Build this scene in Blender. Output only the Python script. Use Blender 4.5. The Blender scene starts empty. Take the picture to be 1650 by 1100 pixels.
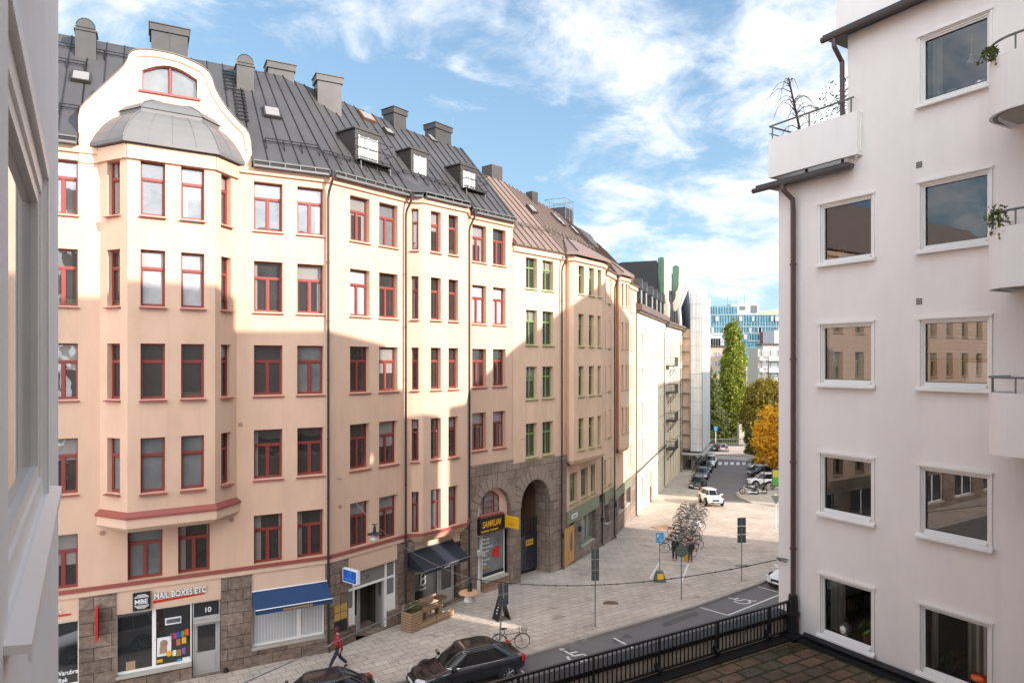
import bpy, bmesh, math, random
from mathutils import Vector, Matrix
random.seed(7)
R = math.radians
scene = bpy.context.scene
COL = scene.collection
CAMZ = 12.9; HY = 580.0; FP = 1100.0; CX = 825.0

# ------------------------------------------------------------------ materials
def new_mat(name):
    m = bpy.data.materials.new(name); m.use_nodes = True
    nt = m.node_tree; nt.nodes.clear()
    out = nt.nodes.new('ShaderNodeOutputMaterial')
    b = nt.nodes.new('ShaderNodeBsdfPrincipled')
    nt.links.new(b.outputs[0], out.inputs[0])
    return m, nt, b, out
def N(nt, t, **kw):
    n = nt.nodes.new(t)
    for k, v in kw.items():
        if k in n.inputs: n.inputs[k].default_value = v
        else: setattr(n, k, v)
    return n
def coords(nt, kind='Object', scale=(1,1,1), rotz=0):
    tc = nt.nodes.new('ShaderNodeTexCoord'); mp = nt.nodes.new('ShaderNodeMapping')
    mp.inputs['Scale'].default_value = scale; mp.inputs['Rotation'].default_value = (0,0,rotz)
    nt.links.new(tc.outputs[kind], mp.inputs[0]); return mp.outputs[0]
def mat(name, col, rough=.7, var=.12, scale=2.0, bump=0.0, bscale=None, metal=0.0, coat=0.0, spec=.5, detail=6, stretch=(1,1,1)):
    m, nt, b, o = new_mat(name)
    b.inputs['Roughness'].default_value = rough; b.inputs['Metallic'].default_value = metal
    b.inputs['Coat Weight'].default_value = coat; b.inputs['Specular IOR Level'].default_value = spec
    if coat: b.inputs['Coat Roughness'].default_value = .03
    v = coords(nt, 'Object', stretch)
    n = N(nt, 'ShaderNodeTexNoise', Scale=scale, Detail=detail, Roughness=.6); nt.links.new(v, n.inputs[0])
    r = nt.nodes.new('ShaderNodeMix'); r.data_type = 'RGBA'
    r.inputs[6].default_value = tuple(c*(1-var) for c in col)+(1,); r.inputs[7].default_value = tuple(min(1,c*(1+var)) for c in col)+(1,)
    nt.links.new(n.outputs[0], r.inputs[0]); nt.links.new(r.outputs[2], b.inputs['Base Color'])
    if bump:
        n2 = N(nt, 'ShaderNodeTexNoise', Scale=bscale or scale*8, Detail=5); nt.links.new(v, n2.inputs[0])
        bp = N(nt, 'ShaderNodeBump', Strength=bump, Distance=.02); nt.links.new(n2.outputs[0], bp.inputs['Height']); nt.links.new(bp.outputs[0], b.inputs['Normal'])
    return m
def plaster(name, col, stain=.10):
    m, nt, b, o = new_mat(name); b.inputs['Roughness'].default_value = .9; b.inputs['Specular IOR Level'].default_value = .2
    v = coords(nt, 'Object', (1,1,.45))
    n = N(nt, 'ShaderNodeTexNoise', Scale=.7, Detail=8, Roughness=.65); nt.links.new(v, n.inputs[0])
    r = nt.nodes.new('ShaderNodeMix'); r.data_type='RGBA'
    r.inputs[6].default_value = tuple(c*(1-stain) for c in col)+(1,); r.inputs[7].default_value = tuple(min(.92,c*(1+stain*.7)) for c in col)+(1,)
    rp = nt.nodes.new('ShaderNodeMapRange'); rp.inputs[1].default_value=.3; rp.inputs[2].default_value=.7
    nt.links.new(n.outputs[0], rp.inputs[0]); nt.links.new(rp.outputs[0], r.inputs[0])
    # rain streaks
    v2 = coords(nt, 'Object', (3.2,3.2,.12)); n3 = N(nt,'ShaderNodeTexNoise', Scale=1.3, Detail=4); nt.links.new(v2, n3.inputs[0])
    mr = nt.nodes.new('ShaderNodeMapRange'); mr.inputs[1].default_value=.55; mr.inputs[2].default_value=.85; mr.inputs[3].default_value=0; mr.inputs[4].default_value=stain*2.0
    nt.links.new(n3.outputs[0], mr.inputs[0])
    r2 = nt.nodes.new('ShaderNodeMix'); r2.data_type='RGBA'; r2.inputs[7].default_value = tuple(c*.55 for c in col)+(1,)
    nt.links.new(mr.outputs[0], r2.inputs[0]); nt.links.new(r.outputs[2], r2.inputs[6]); nt.links.new(r2.outputs[2], b.inputs['Base Color'])
    n2 = N(nt,'ShaderNodeTexNoise', Scale=55, Detail=3); v3 = coords(nt,'Object'); nt.links.new(v3, n2.inputs[0])
    bp = N(nt,'ShaderNodeBump', Strength=.18, Distance=.01); nt.links.new(n2.outputs[0], bp.inputs['Height']); nt.links.new(bp.outputs[0], b.inputs['Normal'])
    return m
def masonry(name, c1, c2, mortar, bw, bh, ms=.012, coord='UV', rot=0, bump=.6, rough=.9, grit=.25, off=.5, nscale=9, stains=False):
    m, nt, b, o = new_mat(name); b.inputs['Roughness'].default_value = rough; b.inputs['Specular IOR Level'].default_value=.25
    v = coords(nt, coord, rotz=rot)
    nz = N(nt,'ShaderNodeTexNoise', Scale=1.6, Detail=4); nt.links.new(v, nz.inputs[0])
    ad = nt.nodes.new('ShaderNodeMix'); ad.data_type='VECTOR'; ad.inputs[0].default_value=.03
    nt.links.new(v, ad.inputs[4]); nt.links.new(nz.outputs[1], ad.inputs[5])
    br = N(nt,'ShaderNodeTexBrick', offset=off); nt.links.new(ad.outputs[1], br.inputs[0])
    br.inputs['Scale'].default_value=1; br.inputs['Brick Width'].default_value=bw; br.inputs['Row Height'].default_value=bh
    br.inputs['Mortar Size'].default_value=ms; br.inputs['Mortar Smooth'].default_value=.3
    br.inputs['Color1'].default_value=c1+(1,); br.inputs['Color2'].default_value=c2+(1,); br.inputs['Mortar'].default_value=mortar+(1,)
    n = N(nt,'ShaderNodeTexNoise', Scale=nscale, Detail=10, Roughness=.7); nt.links.new(v, n.inputs[0])
    n4 = N(nt,'ShaderNodeTexNoise', Scale=.35, Detail=5, Roughness=.6); nt.links.new(v, n4.inputs[0])
    mr = nt.nodes.new('ShaderNodeMapRange'); mr.inputs[1].default_value=.25; mr.inputs[2].default_value=.75; mr.inputs[3].default_value=1-grit; mr.inputs[4].default_value=1+grit
    nt.links.new(n.outputs[0], mr.inputs[0])
    mr2 = nt.nodes.new('ShaderNodeMapRange'); mr2.inputs[1].default_value=.3; mr2.inputs[2].default_value=.7; mr2.inputs[3].default_value=1-grit*.9; mr2.inputs[4].default_value=1+grit*.5
    nt.links.new(n4.outputs[0], mr2.inputs[0])
    mm = nt.nodes.new('ShaderNodeMath'); mm.operation='MULTIPLY'; nt.links.new(mr.outputs[0], mm.inputs[0]); nt.links.new(mr2.outputs[0], mm.inputs[1])
    if stains:
        n5 = N(nt,'ShaderNodeTexNoise', Scale=.9, Detail=9, Roughness=.7); nt.links.new(v, n5.inputs[0])
        m5 = nt.nodes.new('ShaderNodeMapRange'); m5.inputs[1].default_value=.56; m5.inputs[2].default_value=.64; m5.inputs[3].default_value=1; m5.inputs[4].default_value=.74; nt.links.new(n5.outputs[0], m5.inputs[0])
        m6 = nt.nodes.new('ShaderNodeMath'); m6.operation='MULTIPLY'; nt.links.new(mm.outputs[0], m6.inputs[0]); nt.links.new(m5.outputs[0], m6.inputs[1]); mm = m6
    mx = nt.nodes.new('ShaderNodeVectorMath'); mx.operation='SCALE'; nt.links.new(br.outputs[0], mx.inputs[0]); nt.links.new(mm.outputs[0], mx.inputs['Scale'])
    nt.links.new(mx.outputs[0], b.inputs['Base Color'])
    sub = nt.nodes.new('ShaderNodeMath'); sub.operation='SUBTRACT'; nt.links.new(n.outputs[0], sub.inputs[0]); nt.links.new(br.outputs['Fac'], sub.inputs[1])
    bp = N(nt,'ShaderNodeBump', Strength=bump, Distance=.04); nt.links.new(sub.outputs[0], bp.inputs['Height']); nt.links.new(bp.outputs[0], b.inputs['Normal'])
    return m
def pane_mat(name, col, ior=2.0, wave=.12, wscale=1.3, curtain=False):
    m, nt, b, o = new_mat(name); b.inputs['Roughness'].default_value=.02; b.inputs['IOR'].default_value=ior
    v = coords(nt,'Object')
    oi = nt.nodes.new('ShaderNodeObjectInfo'); ad = nt.nodes.new('ShaderNodeVectorMath'); ad.operation='MULTIPLY_ADD'
    ad.inputs[1].default_value=(7,5,3); nt.links.new(oi.outputs['Random'], ad.inputs[0]); nt.links.new(v, ad.inputs[2])
    n = N(nt,'ShaderNodeTexNoise', Scale=wscale, Detail=1.5); nt.links.new(ad.outputs[0], n.inputs[0])
    bp = N(nt,'ShaderNodeBump', Strength=wave, Distance=.25); nt.links.new(n.outputs[0], bp.inputs['Height']); nt.links.new(bp.outputs[0], b.inputs['Normal'])
    n2 = N(nt,'ShaderNodeTexNoise', Scale=1.1, Detail=3); nt.links.new(ad.outputs[0], n2.inputs[0])
    r = nt.nodes.new('ShaderNodeMix'); r.data_type='RGBA'; r.inputs[6].default_value=tuple(c*.45 for c in col)+(1,); r.inputs[7].default_value=tuple(c*1.5 for c in col)+(1,)
    nt.links.new(n2.outputs[0], r.inputs[0]); last=r.outputs[2]
    if curtain:
        def mth(op,a,b_=0.0,c_=0.0):
            q=nt.nodes.new('ShaderNodeMath'); q.operation=op
            for i,x in enumerate((a,b_,c_)):
                if isinstance(x,(int,float)): q.inputs[i].default_value=x
                else: nt.links.new(x,q.inputs[i])
            return q.outputs[0]
        sp=nt.nodes.new('ShaderNodeSeparateXYZ'); nt.links.new(v,sp.inputs[0]); rn=oi.outputs['Random']
        r2=mth('FRACT',mth('MULTIPLY',rn,7.31)); r3=mth('FRACT',mth('MULTIPLY',rn,23.7)); r4=mth('FRACT',mth('MULTIPLY',rn,51.3))
        side=mth('LESS_THAN',sp.outputs[0],mth('MULTIPLY',mth('GREATER_THAN',r2,.45),mth('MULTIPLY_ADD',r3,.25,.12)))
        side2=mth('GREATER_THAN',sp.outputs[0],mth('SUBTRACT',1.25,mth('MULTIPLY',mth('GREATER_THAN',r3,.5),mth('MULTIPLY',r4,.45))))
        top=mth('GREATER_THAN',sp.outputs[2],mth('SUBTRACT',2.06,mth('MULTIPLY',mth('GREATER_THAN',r4,.62),mth('MULTIPLY_ADD',r2,.9,.35))))
        low=mth('LESS_THAN',mth('ADD',mth('MULTIPLY',n2.outputs[0],.5),sp.outputs[2]),mth('MULTIPLY',mth('GREATER_THAN',rn,.84),.46))
        wv=nt.nodes.new('ShaderNodeTexWave'); wv.inputs['Scale'].default_value=9; wv.inputs['Distortion'].default_value=1.0; nt.links.new(v,wv.inputs[0])
        k=mth('MAXIMUM',mth('MAXIMUM',side,side2),top)
        cm=nt.nodes.new('ShaderNodeMix'); cm.data_type='RGBA'; cm.inputs[6].default_value=(.15,.145,.135,1); cm.inputs[7].default_value=(.36,.35,.33,1); nt.links.new(wv.outputs[1],cm.inputs[0])
        m3=nt.nodes.new('ShaderNodeMix'); m3.data_type='RGBA'; nt.links.new(k,m3.inputs[0]); nt.links.new(last,m3.inputs[6]); nt.links.new(cm.outputs[2],m3.inputs[7])
        m4=nt.nodes.new('ShaderNodeMix'); m4.data_type='RGBA'; nt.links.new(low,m4.inputs[0]); nt.links.new(m3.outputs[2],m4.inputs[6]); m4.inputs[7].default_value=(.06,.075,.045,1); last=m4.outputs[2]
    nt.links.new(last, b.inputs['Base Color'])
    return m
def glass_mat(name, tint=(.9,.95,.96), ior=2.3):
    m = bpy.data.materials.new(name); m.use_nodes=True; nt=m.node_tree; nt.nodes.clear()
    o=nt.nodes.new('ShaderNodeOutputMaterial'); t=nt.nodes.new('ShaderNodeBsdfTransparent'); g=nt.nodes.new('ShaderNodeBsdfGlossy')
    t.inputs[0].default_value=tint+(1,); g.inputs['Roughness'].default_value=0
    f=nt.nodes.new('ShaderNodeFresnel'); f.inputs[0].default_value=ior; mx=nt.nodes.new('ShaderNodeMixShader')
    nt.links.new(f.outputs[0],mx.inputs[0]); nt.links.new(t.outputs[0],mx.inputs[1]); nt.links.new(g.outputs[0],mx.inputs[2]); nt.links.new(mx.outputs[0],o.inputs[0])
    return m
def leaf_mat(name, c1, c2, scale=.6):
    m, nt, b, o = new_mat(name); b.inputs['Roughness'].default_value=.6
    g = nt.nodes.new('ShaderNodeNewGeometry'); v=coords(nt,'Object'); n=N(nt,'ShaderNodeTexNoise',Scale=scale,Detail=3); nt.links.new(v,n.inputs[0])
    ma=nt.nodes.new('ShaderNodeMath'); ma.operation='MULTIPLY_ADD'; ma.inputs[1].default_value=.55; ma.inputs[2].default_value=-.05
    nt.links.new(g.outputs['Random Per Island'],ma.inputs[0]); m2=nt.nodes.new('ShaderNodeMath'); m2.operation='MULTIPLY_ADD'; m2.inputs[1].default_value=.9
    nt.links.new(n.outputs[0],m2.inputs[0]); nt.links.new(ma.outputs[0],m2.inputs[2])
    r=nt.nodes.new('ShaderNodeMix'); r.data_type='RGBA'; r.clamp_factor=True; r.inputs[6].default_value=c1+(1,); r.inputs[7].default_value=c2+(1,)
    nt.links.new(m2.outputs[0],r.inputs[0]); nt.links.new(r.outputs[2],b.inputs['Base Color'])
    tr=nt.nodes.new('ShaderNodeBsdfTranslucent'); nt.links.new(r.outputs[2],tr.inputs[0]); mx=nt.nodes.new('ShaderNodeMixShader'); mx.inputs[0].default_value=.3
    nt.links.new(b.outputs[0],mx.inputs[1]); nt.links.new(tr.outputs[0],mx.inputs[2]); nt.links.new(mx.outputs[0],o.inputs[0])
    return m
M = {}
M['peach'] = plaster('peach_plaster', (.65,.435,.312), .10)
M['peach_trim'] = plaster('peach_trim_plaster', (.675,.465,.34), .07)
M['peach2'] = plaster('rose_plaster', (.71,.485,.34), .12)
M['cream'] = plaster('cream_plaster', (.82,.74,.56), .06)
M['cream2'] = plaster('pale_plaster', (.80,.68,.50), .07)
M['white'] = plaster('white_plaster', (.89,.835,.80), .06)
M['white2'] = plaster('painted_white_plaster', (.90,.865,.84), .05)
M['stone'] = masonry('granite_blocks', (.20,.145,.11), (.30,.225,.175), (.10,.075,.06), 1.15, .47, .014, bump=1.0, grit=.6, nscale=5)
M['voussoir'] = mat('rough_voussoir_granite', (.29,.225,.18), .95, .35, 3, .9, 9)
M['stone_red'] = masonry('red_granite_blocks', (.36,.21,.15), (.42,.27,.19), (.16,.11,.09), .7, .5, .01, bump=.7, grit=.35)
M['stone_arch'] = masonry('arch_granite_blocks', (.24,.18,.145), (.33,.255,.205), (.13,.10,.085), .62, .48, .014, bump=.9, grit=.35, nscale=7)
M['red'] = mat('red_paint', (.235,.042,.032), .45, .12, 3)
M['redsill'] = mat('red_sheet_metal', (.29,.075,.06), .5, .12, 3)
M['green'] = mat('green_paint', (.17,.27,.085), .45, .1, 3)
M['greendark'] = mat('sage_green_paint', (.20,.23,.15), .5, .12, 3)
M['tan'] = mat('tan_paint', (.42,.33,.17), .5, .1, 3)
M['roof'] = mat('dark_roof_metal', (.062,.060,.060), .45, .4, .55, .12, 2, metal=.0, spec=.6)
M['seam'] = mat('dark_seam_metal', (.022,.021,.020), .5, .3, 2)
M['seambrown'] = mat('dark_brown_seam_metal', (.05,.028,.018), .5, .3, 2)
M['roofbay'] = mat('grey_roof_metal', (.13,.13,.13), .5, .2, .8, .08, 2)
M['roofbrown'] = mat('brown_roof_metal', (.20,.145,.118), .5, .2, .7, .1, 2)
M['roofmid'] = mat('copper_brown_metal', (.14,.10,.085), .55, .25, 1)
M['copper'] = mat('green_copper', (.065,.14,.095), .6, .3, 1.5)
M['zinc'] = mat('zinc_sheet', (.055,.052,.048), .42, .4, 1.2, .06, 3, metal=.3)
M['black'] = mat('black_iron', (.018,.017,.017), .45, .3, 4)
M['pipe'] = mat('dark_downpipe', (.035,.028,.027), .45, .3, 2)
M['brownpipe'] = mat('brown_downpipe', (.085,.055,.05), .45, .15, 2)
M['gutter'] = mat('brown_gutter_metal', (.06,.048,.043), .4, .2, 2)
M['pane'] = pane_mat('window_pane', (.035,.034,.032), 1.95, .07, 1.2, True)
M['panesky'] = pane_mat('window_pane_upper', (.04,.04,.04), 2.7, .035, 1.0, True)
M['panecalm'] = pane_mat('window_pane_near', (.30,.29,.28), 1.5, 0.0)
M['panelit'] = pane_mat('window_pane_pale_curtain', (.42,.43,.44), 1.6)
M['panegrey'] = pane_mat('window_pane_grey_blind', (.16,.17,.175), 1.8)
M['shopglass'] = pane_mat('shop_glass', (.025,.027,.028), 1.9, .03, .5)
M['frost'] = mat('frosted_grey_glass', (.20,.19,.18), .2, .08, 2)
M['cglass'] = glass_mat('clear_glass')
M['whitepaint'] = mat('white_window_paint', (.86,.83,.79), .4, .03, 2)
M['greypaint'] = mat('pale_grey_paint', (.42,.40,.385), .5, .05, 2)
M['blinds'] = masonry('vertical_blinds', (.62,.61,.61), (.55,.55,.56), (.35,.35,.36), .105, 60, .012, bump=.3, grit=.03, off=0)
M['paving'] = masonry('paving_slabs', (.50,.425,.355), (.58,.50,.425), (.22,.185,.155), .62, .42, .014, 'Object', -R(35), .25, .9, .22, nscale=14, stains=True)
M['paving2'] = masonry('small_paving_bricks', (.50,.43,.36), (.57,.49,.42), (.24,.2,.17), .42, .28, .012, 'Object', -R(20), .25, .9, .13, nscale=14)
M['asphalt'] = mat('asphalt', (.165,.152,.148), .9, .22, .5, .5, 60)
M['asphaltdark'] = mat('dark_asphalt_repair', (.11,.10,.098), .9, .25, 2, .5, 60)
M['kerb'] = mat('granite_kerb', (.34,.30,.27), .85, .2, 4, .3, 40)
M['marking'] = mat('white_road_paint', (.72,.70,.66), .8, .18, 7)
M['tile'] = masonry('terrace_tiles', (.22,.125,.075), (.12,.095,.065), (.045,.05,.02), .60, .34, .03, 'Object', -R(30.5), .9, .9, .5, nscale=6)
M['moss'] = mat('moss', (.09,.10,.025), .95, .4, 20, .5)
M['concrete'] = mat('weathered_concrete', (.42,.39,.34), .9, .35, 1.6, .4, 20)
M['parapet'] = mat('mossy_pale_parapet', (.62,.56,.46), .9, .5, 2.2, .4, 20)
M['tar'] = mat('black_roofing_felt', (.012,.012,.013), .6, .3, 3, .3, 20)
M['wood'] = mat('pine_wood', (.40,.26,.15), .6, .25, 4, .2, 20, stretch=(1,1,6))
M['woodlight'] = mat('oiled_door_wood', (.58,.29,.06), .35, .18, 3, .15, 12, stretch=(4,4,.5), coat=.3)
M['wooddark'] = mat('brown_wood', (.16,.085,.045), .6, .25, 5)
M['navy'] = mat('navy_awning_cloth', (.012,.045,.125), .75, .15, 3)
M['blackcloth'] = mat('black_awning_cloth', (.012,.015,.025), .6, .2, 3)
M['yellow'] = mat('yellow_paint', (.80,.42,.01), .5, .08, 3)
M['orange'] = mat('orange_plastic', (.80,.11,.01), .3, .05, 3)
M['signblue'] = mat('blue_sign_paint', (.02,.09,.42), .35, .08, 3)
M['lightblue'] = mat('light_blue_sign_paint', (.06,.32,.62), .35, .05, 3)
M['signwhite'] = mat('white_sign_paint', (.80,.80,.80), .4, .03, 3)
M['signblack'] = mat('black_sign_paint', (.012,.012,.014), .4, .1, 3)
M['signred'] = mat('red_sign_paint', (.55,.02,.015), .45, .06, 3)
M['gold'] = mat('brass', (.60,.42,.14), .3, .2, 6, metal=.7)
M['steel'] = mat('galvanised_steel', (.22,.22,.215), .45, .2, 4, metal=.5)
M['signback'] = mat('grey_sign_back', (.085,.10,.095), .5, .15, 4)
M['skin'] = mat('skin', (.56,.31,.21), .6, .06, 12)
M['jacket'] = mat('crimson_jacket', (.28,.012,.022), .7, .2, 14, .4, 30)
M['jeans'] = mat('dark_blue_jeans', (.015,.022,.045), .85, .25, 20)
M['cap'] = mat('maroon_cap', (.10,.015,.02), .8, .1, 10)
M['greycloth'] = mat('grey_jacket_cloth', (.075,.085,.095), .85, .2, 10)
M['darkcloth'] = mat('dark_cloth', (.018,.018,.022), .85, .2, 10)
M['hair'] = mat('dark_hair', (.035,.022,.015), .7, .2, 20)
M['carblack'] = mat('black_car_paint', (.008,.009,.012), .22, .1, 2, coat=1.0)
M['carnavy'] = mat('navy_car_paint', (.012,.018,.04), .25, .1, 2, coat=1.0)
M['carwhite'] = mat('white_car_paint', (.75,.75,.74), .3, .03, 2, coat=1.0)
M['carsilver'] = mat('silver_car_paint', (.42,.42,.42), .3, .05, 2, metal=.5, coat=1.0)
M['carblue'] = mat('steel_blue_car_paint', (.08,.11,.15), .3, .05, 2, metal=.3, coat=1.0)
M['carglass'] = pane_mat('car_glass', (.008,.010,.011), 1.55, .01)
M['rubber'] = mat('tyre_rubber', (.016,.016,.016), .85, .2, 10)
M['rim'] = mat('alloy_rim', (.40,.40,.41), .3, .08, 6, metal=.8)
M['chrome'] = mat('chrome_trim', (.75,.75,.75), .12, .03, 6, metal=1)
M['redlamp'] = mat('red_tail_lamp', (.50,.012,.015), .15, .1, 8, coat=.8)
M['headlamp'] = mat('clear_headlamp', (.62,.64,.66), .08, .1, 8, coat=.8)
M['net'] = mat('white_scaffold_net', (.78,.73,.69), .7, .38, .8, .8, 3, stretch=(1,1,.3))
M['netbrown'] = mat('translucent_dusty_net', (.60,.46,.34), .8, .3, .8, .4, 5)
M['bark'] = mat('bark', (.07,.05,.035), .9, .3, 5, .6, 12)
M['leafpoplar'] = leaf_mat('poplar_leaves', (.05,.09,.010), (.33,.37,.04), .35)
M['leafdark'] = leaf_mat('dark_leaves', (.03,.055,.013), (.17,.19,.045), .4)
M['leafolive'] = leaf_mat('olive_leaves', (.07,.065,.008), (.34,.27,.03), .5)
M['leaforange'] = leaf_mat('orange_leaves', (.45,.19,.006), (.80,.48,.03), .6)
M['leafhedge'] = leaf_mat('hedge_leaves', (.05,.08,.012), (.16,.20,.03), .6)
M['leafgreen'] = leaf_mat('house_plant_leaves', (.02,.07,.012), (.10,.22,.03), 6)
M['terracotta'] = mat('terracotta', (.42,.17,.08), .8, .12, 8)
M['blind'] = mat('pale_blind_slats', (.72,.70,.62), .7, .05, 3)
M['curtain'] = mat('beige_curtain', (.46,.41,.35), .9, .15, 3, stretch=(14,14,.4))
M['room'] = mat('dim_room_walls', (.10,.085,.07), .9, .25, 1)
M['glassblue'] = masonry('blue_glass_facade', (.04,.14,.19), (.07,.20,.25), (.18,.28,.32), 1.5, 3.4, .11, bump=0, rough=.25, grit=.3, off=.3, nscale=.5)
M['beigefar'] = mat('beige_brick', (.44,.33,.24), .9, .08, 3)
M['creamfar'] = mat('far_cream_concrete', (.46,.42,.36), .9, .08, 2)
M['whitefar'] = mat('far_white_panels', (.50,.51,.51), .7, .06, 2)
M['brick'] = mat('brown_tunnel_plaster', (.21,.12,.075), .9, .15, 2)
M['bin'] = mat('green_container', (.10,.14,.12), .6, .15, 4)
M['ceramic'] = mat('white_ceramic', (.75,.74,.70), .3, .04, 4)
M['frostbell'] = mat('milky_lamp_glass', (.62,.62,.61), .25, .08, 6)
M['dirtfoil'] = mat('lamp_disc_metal', (.50,.30,.17), .5, .35, 9)

# ------------------------------------------------------------------ mesh building
ORG = {}
def org(o): return ORG.get(o.name, Vector((0,0,0))) if o else Vector((0,0,0))
class MB:
    def __init__(s): s.v=[]; s.f=[]; s.uv=[]
    def face(s, pts, uv=None):
        i=len(s.v); s.v += [tuple(p) for p in pts]; s.f.append(list(range(i,i+len(pts)))); s.uv += (uv or [(p[0],p[2]) for p in pts])
    def box(s, a, b, rot=0, c=None):
        x0,y0,z0=a; x1,y1,z1=b
        P=[(x0,y0,z0),(x1,y0,z0),(x1,y1,z0),(x0,y1,z0),(x0,y0,z1),(x1,y0,z1),(x1,y1,z1),(x0,y1,z1)]
        if rot or c:
            c=c or (0,0,0); cs,sn=math.cos(rot),math.sin(rot)
            P=[(c[0]+p[0]*cs-p[1]*sn, c[1]+p[0]*sn+p[1]*cs, c[2]+p[2]) for p in P]
        s.hexa(P); return s
    def hexa(s, P, uvs=None):
        for q in ((0,3,2,1),(4,5,6,7),(0,1,5,4),(1,2,6,5),(2,3,7,6),(3,0,4,7)):
            s.face([P[k] for k in q], [uvs[k] for k in q] if uvs else None)
    def wbox(s, w, s0,s1,p0,p1,z0,z1):
        L=[(s0,p1,z0),(s1,p1,z0),(s1,p0,z0),(s0,p0,z0),(s0,p1,z1),(s1,p1,z1),(s1,p0,z1),(s0,p0,z1)]
        P=[w.pt(*l) for l in L]
        for q,mode in (((0,3,2,1),1),((4,5,6,7),1),((0,1,5,4),0),((1,2,6,5),2),((2,3,7,6),0),((3,0,4,7),2)):
            s.face([P[k] for k in q],[((L[k][0],L[k][2]) if mode==0 else (L[k][0],L[k][1]) if mode==1 else (L[k][0]+L[k][1],L[k][2])) for k in q])
        return s
    def tube(s, path, r, n=8, closed=False, caps=True):
        path=[Vector(p) for p in path]; m=len(path); rr = r if isinstance(r,(list,tuple)) else [r]*m
        rings=[]; up0=None
        for i,p in enumerate(path):
            if closed: d=(path[(i+1)%m]-path[i-1])
            else: d=(path[min(i+1,m-1)]-path[max(i-1,0)])
            if d.length<1e-9: d=Vector((0,0,1))
            d.normalize()
            a=Vector((0,0,1)) if abs(d.z)<.95 else Vector((1,0,0))
            if up0 is not None and abs(up0.dot(d))<.95: a=up0
            x=d.cross(a).normalized(); y=x.cross(d).normalized(); up0=y
            rings.append([len(s.v)+k for k in range(n)])
            for k in range(n):
                t=2*math.pi*k/n; s.v.append(tuple(p+x*math.cos(t)*rr[i]+y*math.sin(t)*rr[i]))
        for i in range(m if closed else m-1):
            A=rings[i]; B=rings[(i+1)%m]
            for k in range(n):
                s.f.append([A[k],A[(k+1)%n],B[(k+1)%n],B[k]]); s.uv += [(0,0)]*4
        if caps and not closed:
            s.f.append(rings[0][::-1]); s.uv += [(0,0)]*n; s.f.append(rings[-1][:]); s.uv += [(0,0)]*n
        return s
    def lathe(s, prof, n=20, c=(0,0,0)):
        rings=[]
        for r,z in prof:
            rings.append([len(s.v)+k for k in range(n)])
            for k in range(n):
                t=2*math.pi*k/n; s.v.append((c[0]+r*math.cos(t),c[1]+r*math.sin(t),c[2]+z))
        for i in range(len(prof)-1):
            A,B=rings[i],rings[i+1]
            for k in range(n): s.f.append([A[k],A[(k+1)%n],B[(k+1)%n],B[k]]); s.uv += [(0,0)]*4
        if prof[0][0]>1e-4: s.f.append(rings[0][::-1]); s.uv+=[(0,0)]*n
        if prof[-1][0]>1e-4: s.f.append(rings[-1]); s.uv+=[(0,0)]*n
        return s
    def disc(s, c, r, axis='y', t=.02, n=24):
        m=MB(); m.lathe([(r,-t/2),(r,t/2)],n)
        for (x,y,z) in m.v:
            if axis=='y': s_=(x,z,y)
            elif axis=='x': s_=(z,y,x)
            else: s_=(x,y,z)
            s.v.append((c[0]+s_[0],c[1]+s_[1],c[2]+s_[2]))
        o=len(s.v)-len(m.v); s.f += [[k+o for k in f] for f in m.f]; s.uv+=m.uv; return s
    def add(s, m, T=None):
        o=len(s.v); s.v += [tuple(T@Vector(p)) if T else p for p in m.v]; s.f += [[k+o for k in f] for f in m.f]; s.uv += m.uv; return s
    def build(s, name, material, parent=None, smooth=False, local=False, fix=False, sub=0, bevel=0):
        me=bpy.data.meshes.new(name); o0 = Vector((0,0,0)) if local else org(parent)
        me.from_pydata([(p[0]-o0.x,p[1]-o0.y,p[2]-o0.z) for p in s.v],[],s.f)
        if len(s.uv)==len(me.loops):
            ul=me.uv_layers.new(name='UVMap'); 
            for i,u in enumerate(s.uv): ul.data[i].uv=u
        me.materials.append(material)
        if fix:
            bm=bmesh.new(); bm.from_mesh(me); bmesh.ops.remove_doubles(bm,verts=bm.verts,dist=1e-4); bmesh.ops.recalc_face_normals(bm,faces=bm.faces); bm.to_mesh(me); bm.free()
        if smooth:
            for p in me.polygons: p.use_smooth=True
        me.update()
        o=bpy.data.objects.new(name,me); COL.objects.link(o)
        if parent is not None:
            o.parent=parent; ORG[o.name]=Vector((0,0,0)) if local else org(parent)
        if sub:
            md=o.modifiers.new('s','SUBSURF'); md.levels=sub; md.render_levels=sub
        if bevel:
            md=o.modifiers.new('b','BEVEL'); md.width=bevel; md.segments=2; md.limit_method='ANGLE'
        return o
def tag(o,label=None,cat=None,group=None,kind=None):
    if label: o['label']=label
    if cat: o['category']=cat
    if group: o['group']=group
    if kind: o['kind']=kind
    return o
def thing(name,loc,label,cat,group=None,rz=0,local=False):
    o=bpy.data.objects.new(name,None); COL.objects.link(o); o.location=loc; o.rotation_euler[2]=rz; o.empty_display_size=.2
    ORG[o.name]=Vector((0,0,0)) if local else Vector(loc)
    return tag(o,label,cat,group)
CH={}
def copy_tree(o,parent=None,kids=None):
    c=o.copy(); COL.objects.link(c); c.parent=parent
    for ch in kids[o.name] if o.name in kids else []: copy_tree(ch,c,kids)
    return c
def kidmap():
    d={}
    for o in bpy.data.objects:
        if o.parent: d.setdefault(o.parent.name,[]).append(o)
    return d
def dup(o,loc,rz,label=None,kids=None,scale=None):
    c=copy_tree(o,None,kids or kidmap()); c.location=loc; c.rotation_euler[2]=rz
    if label: c['label']=label
    if scale: c.scale=scale
    return c
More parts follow.
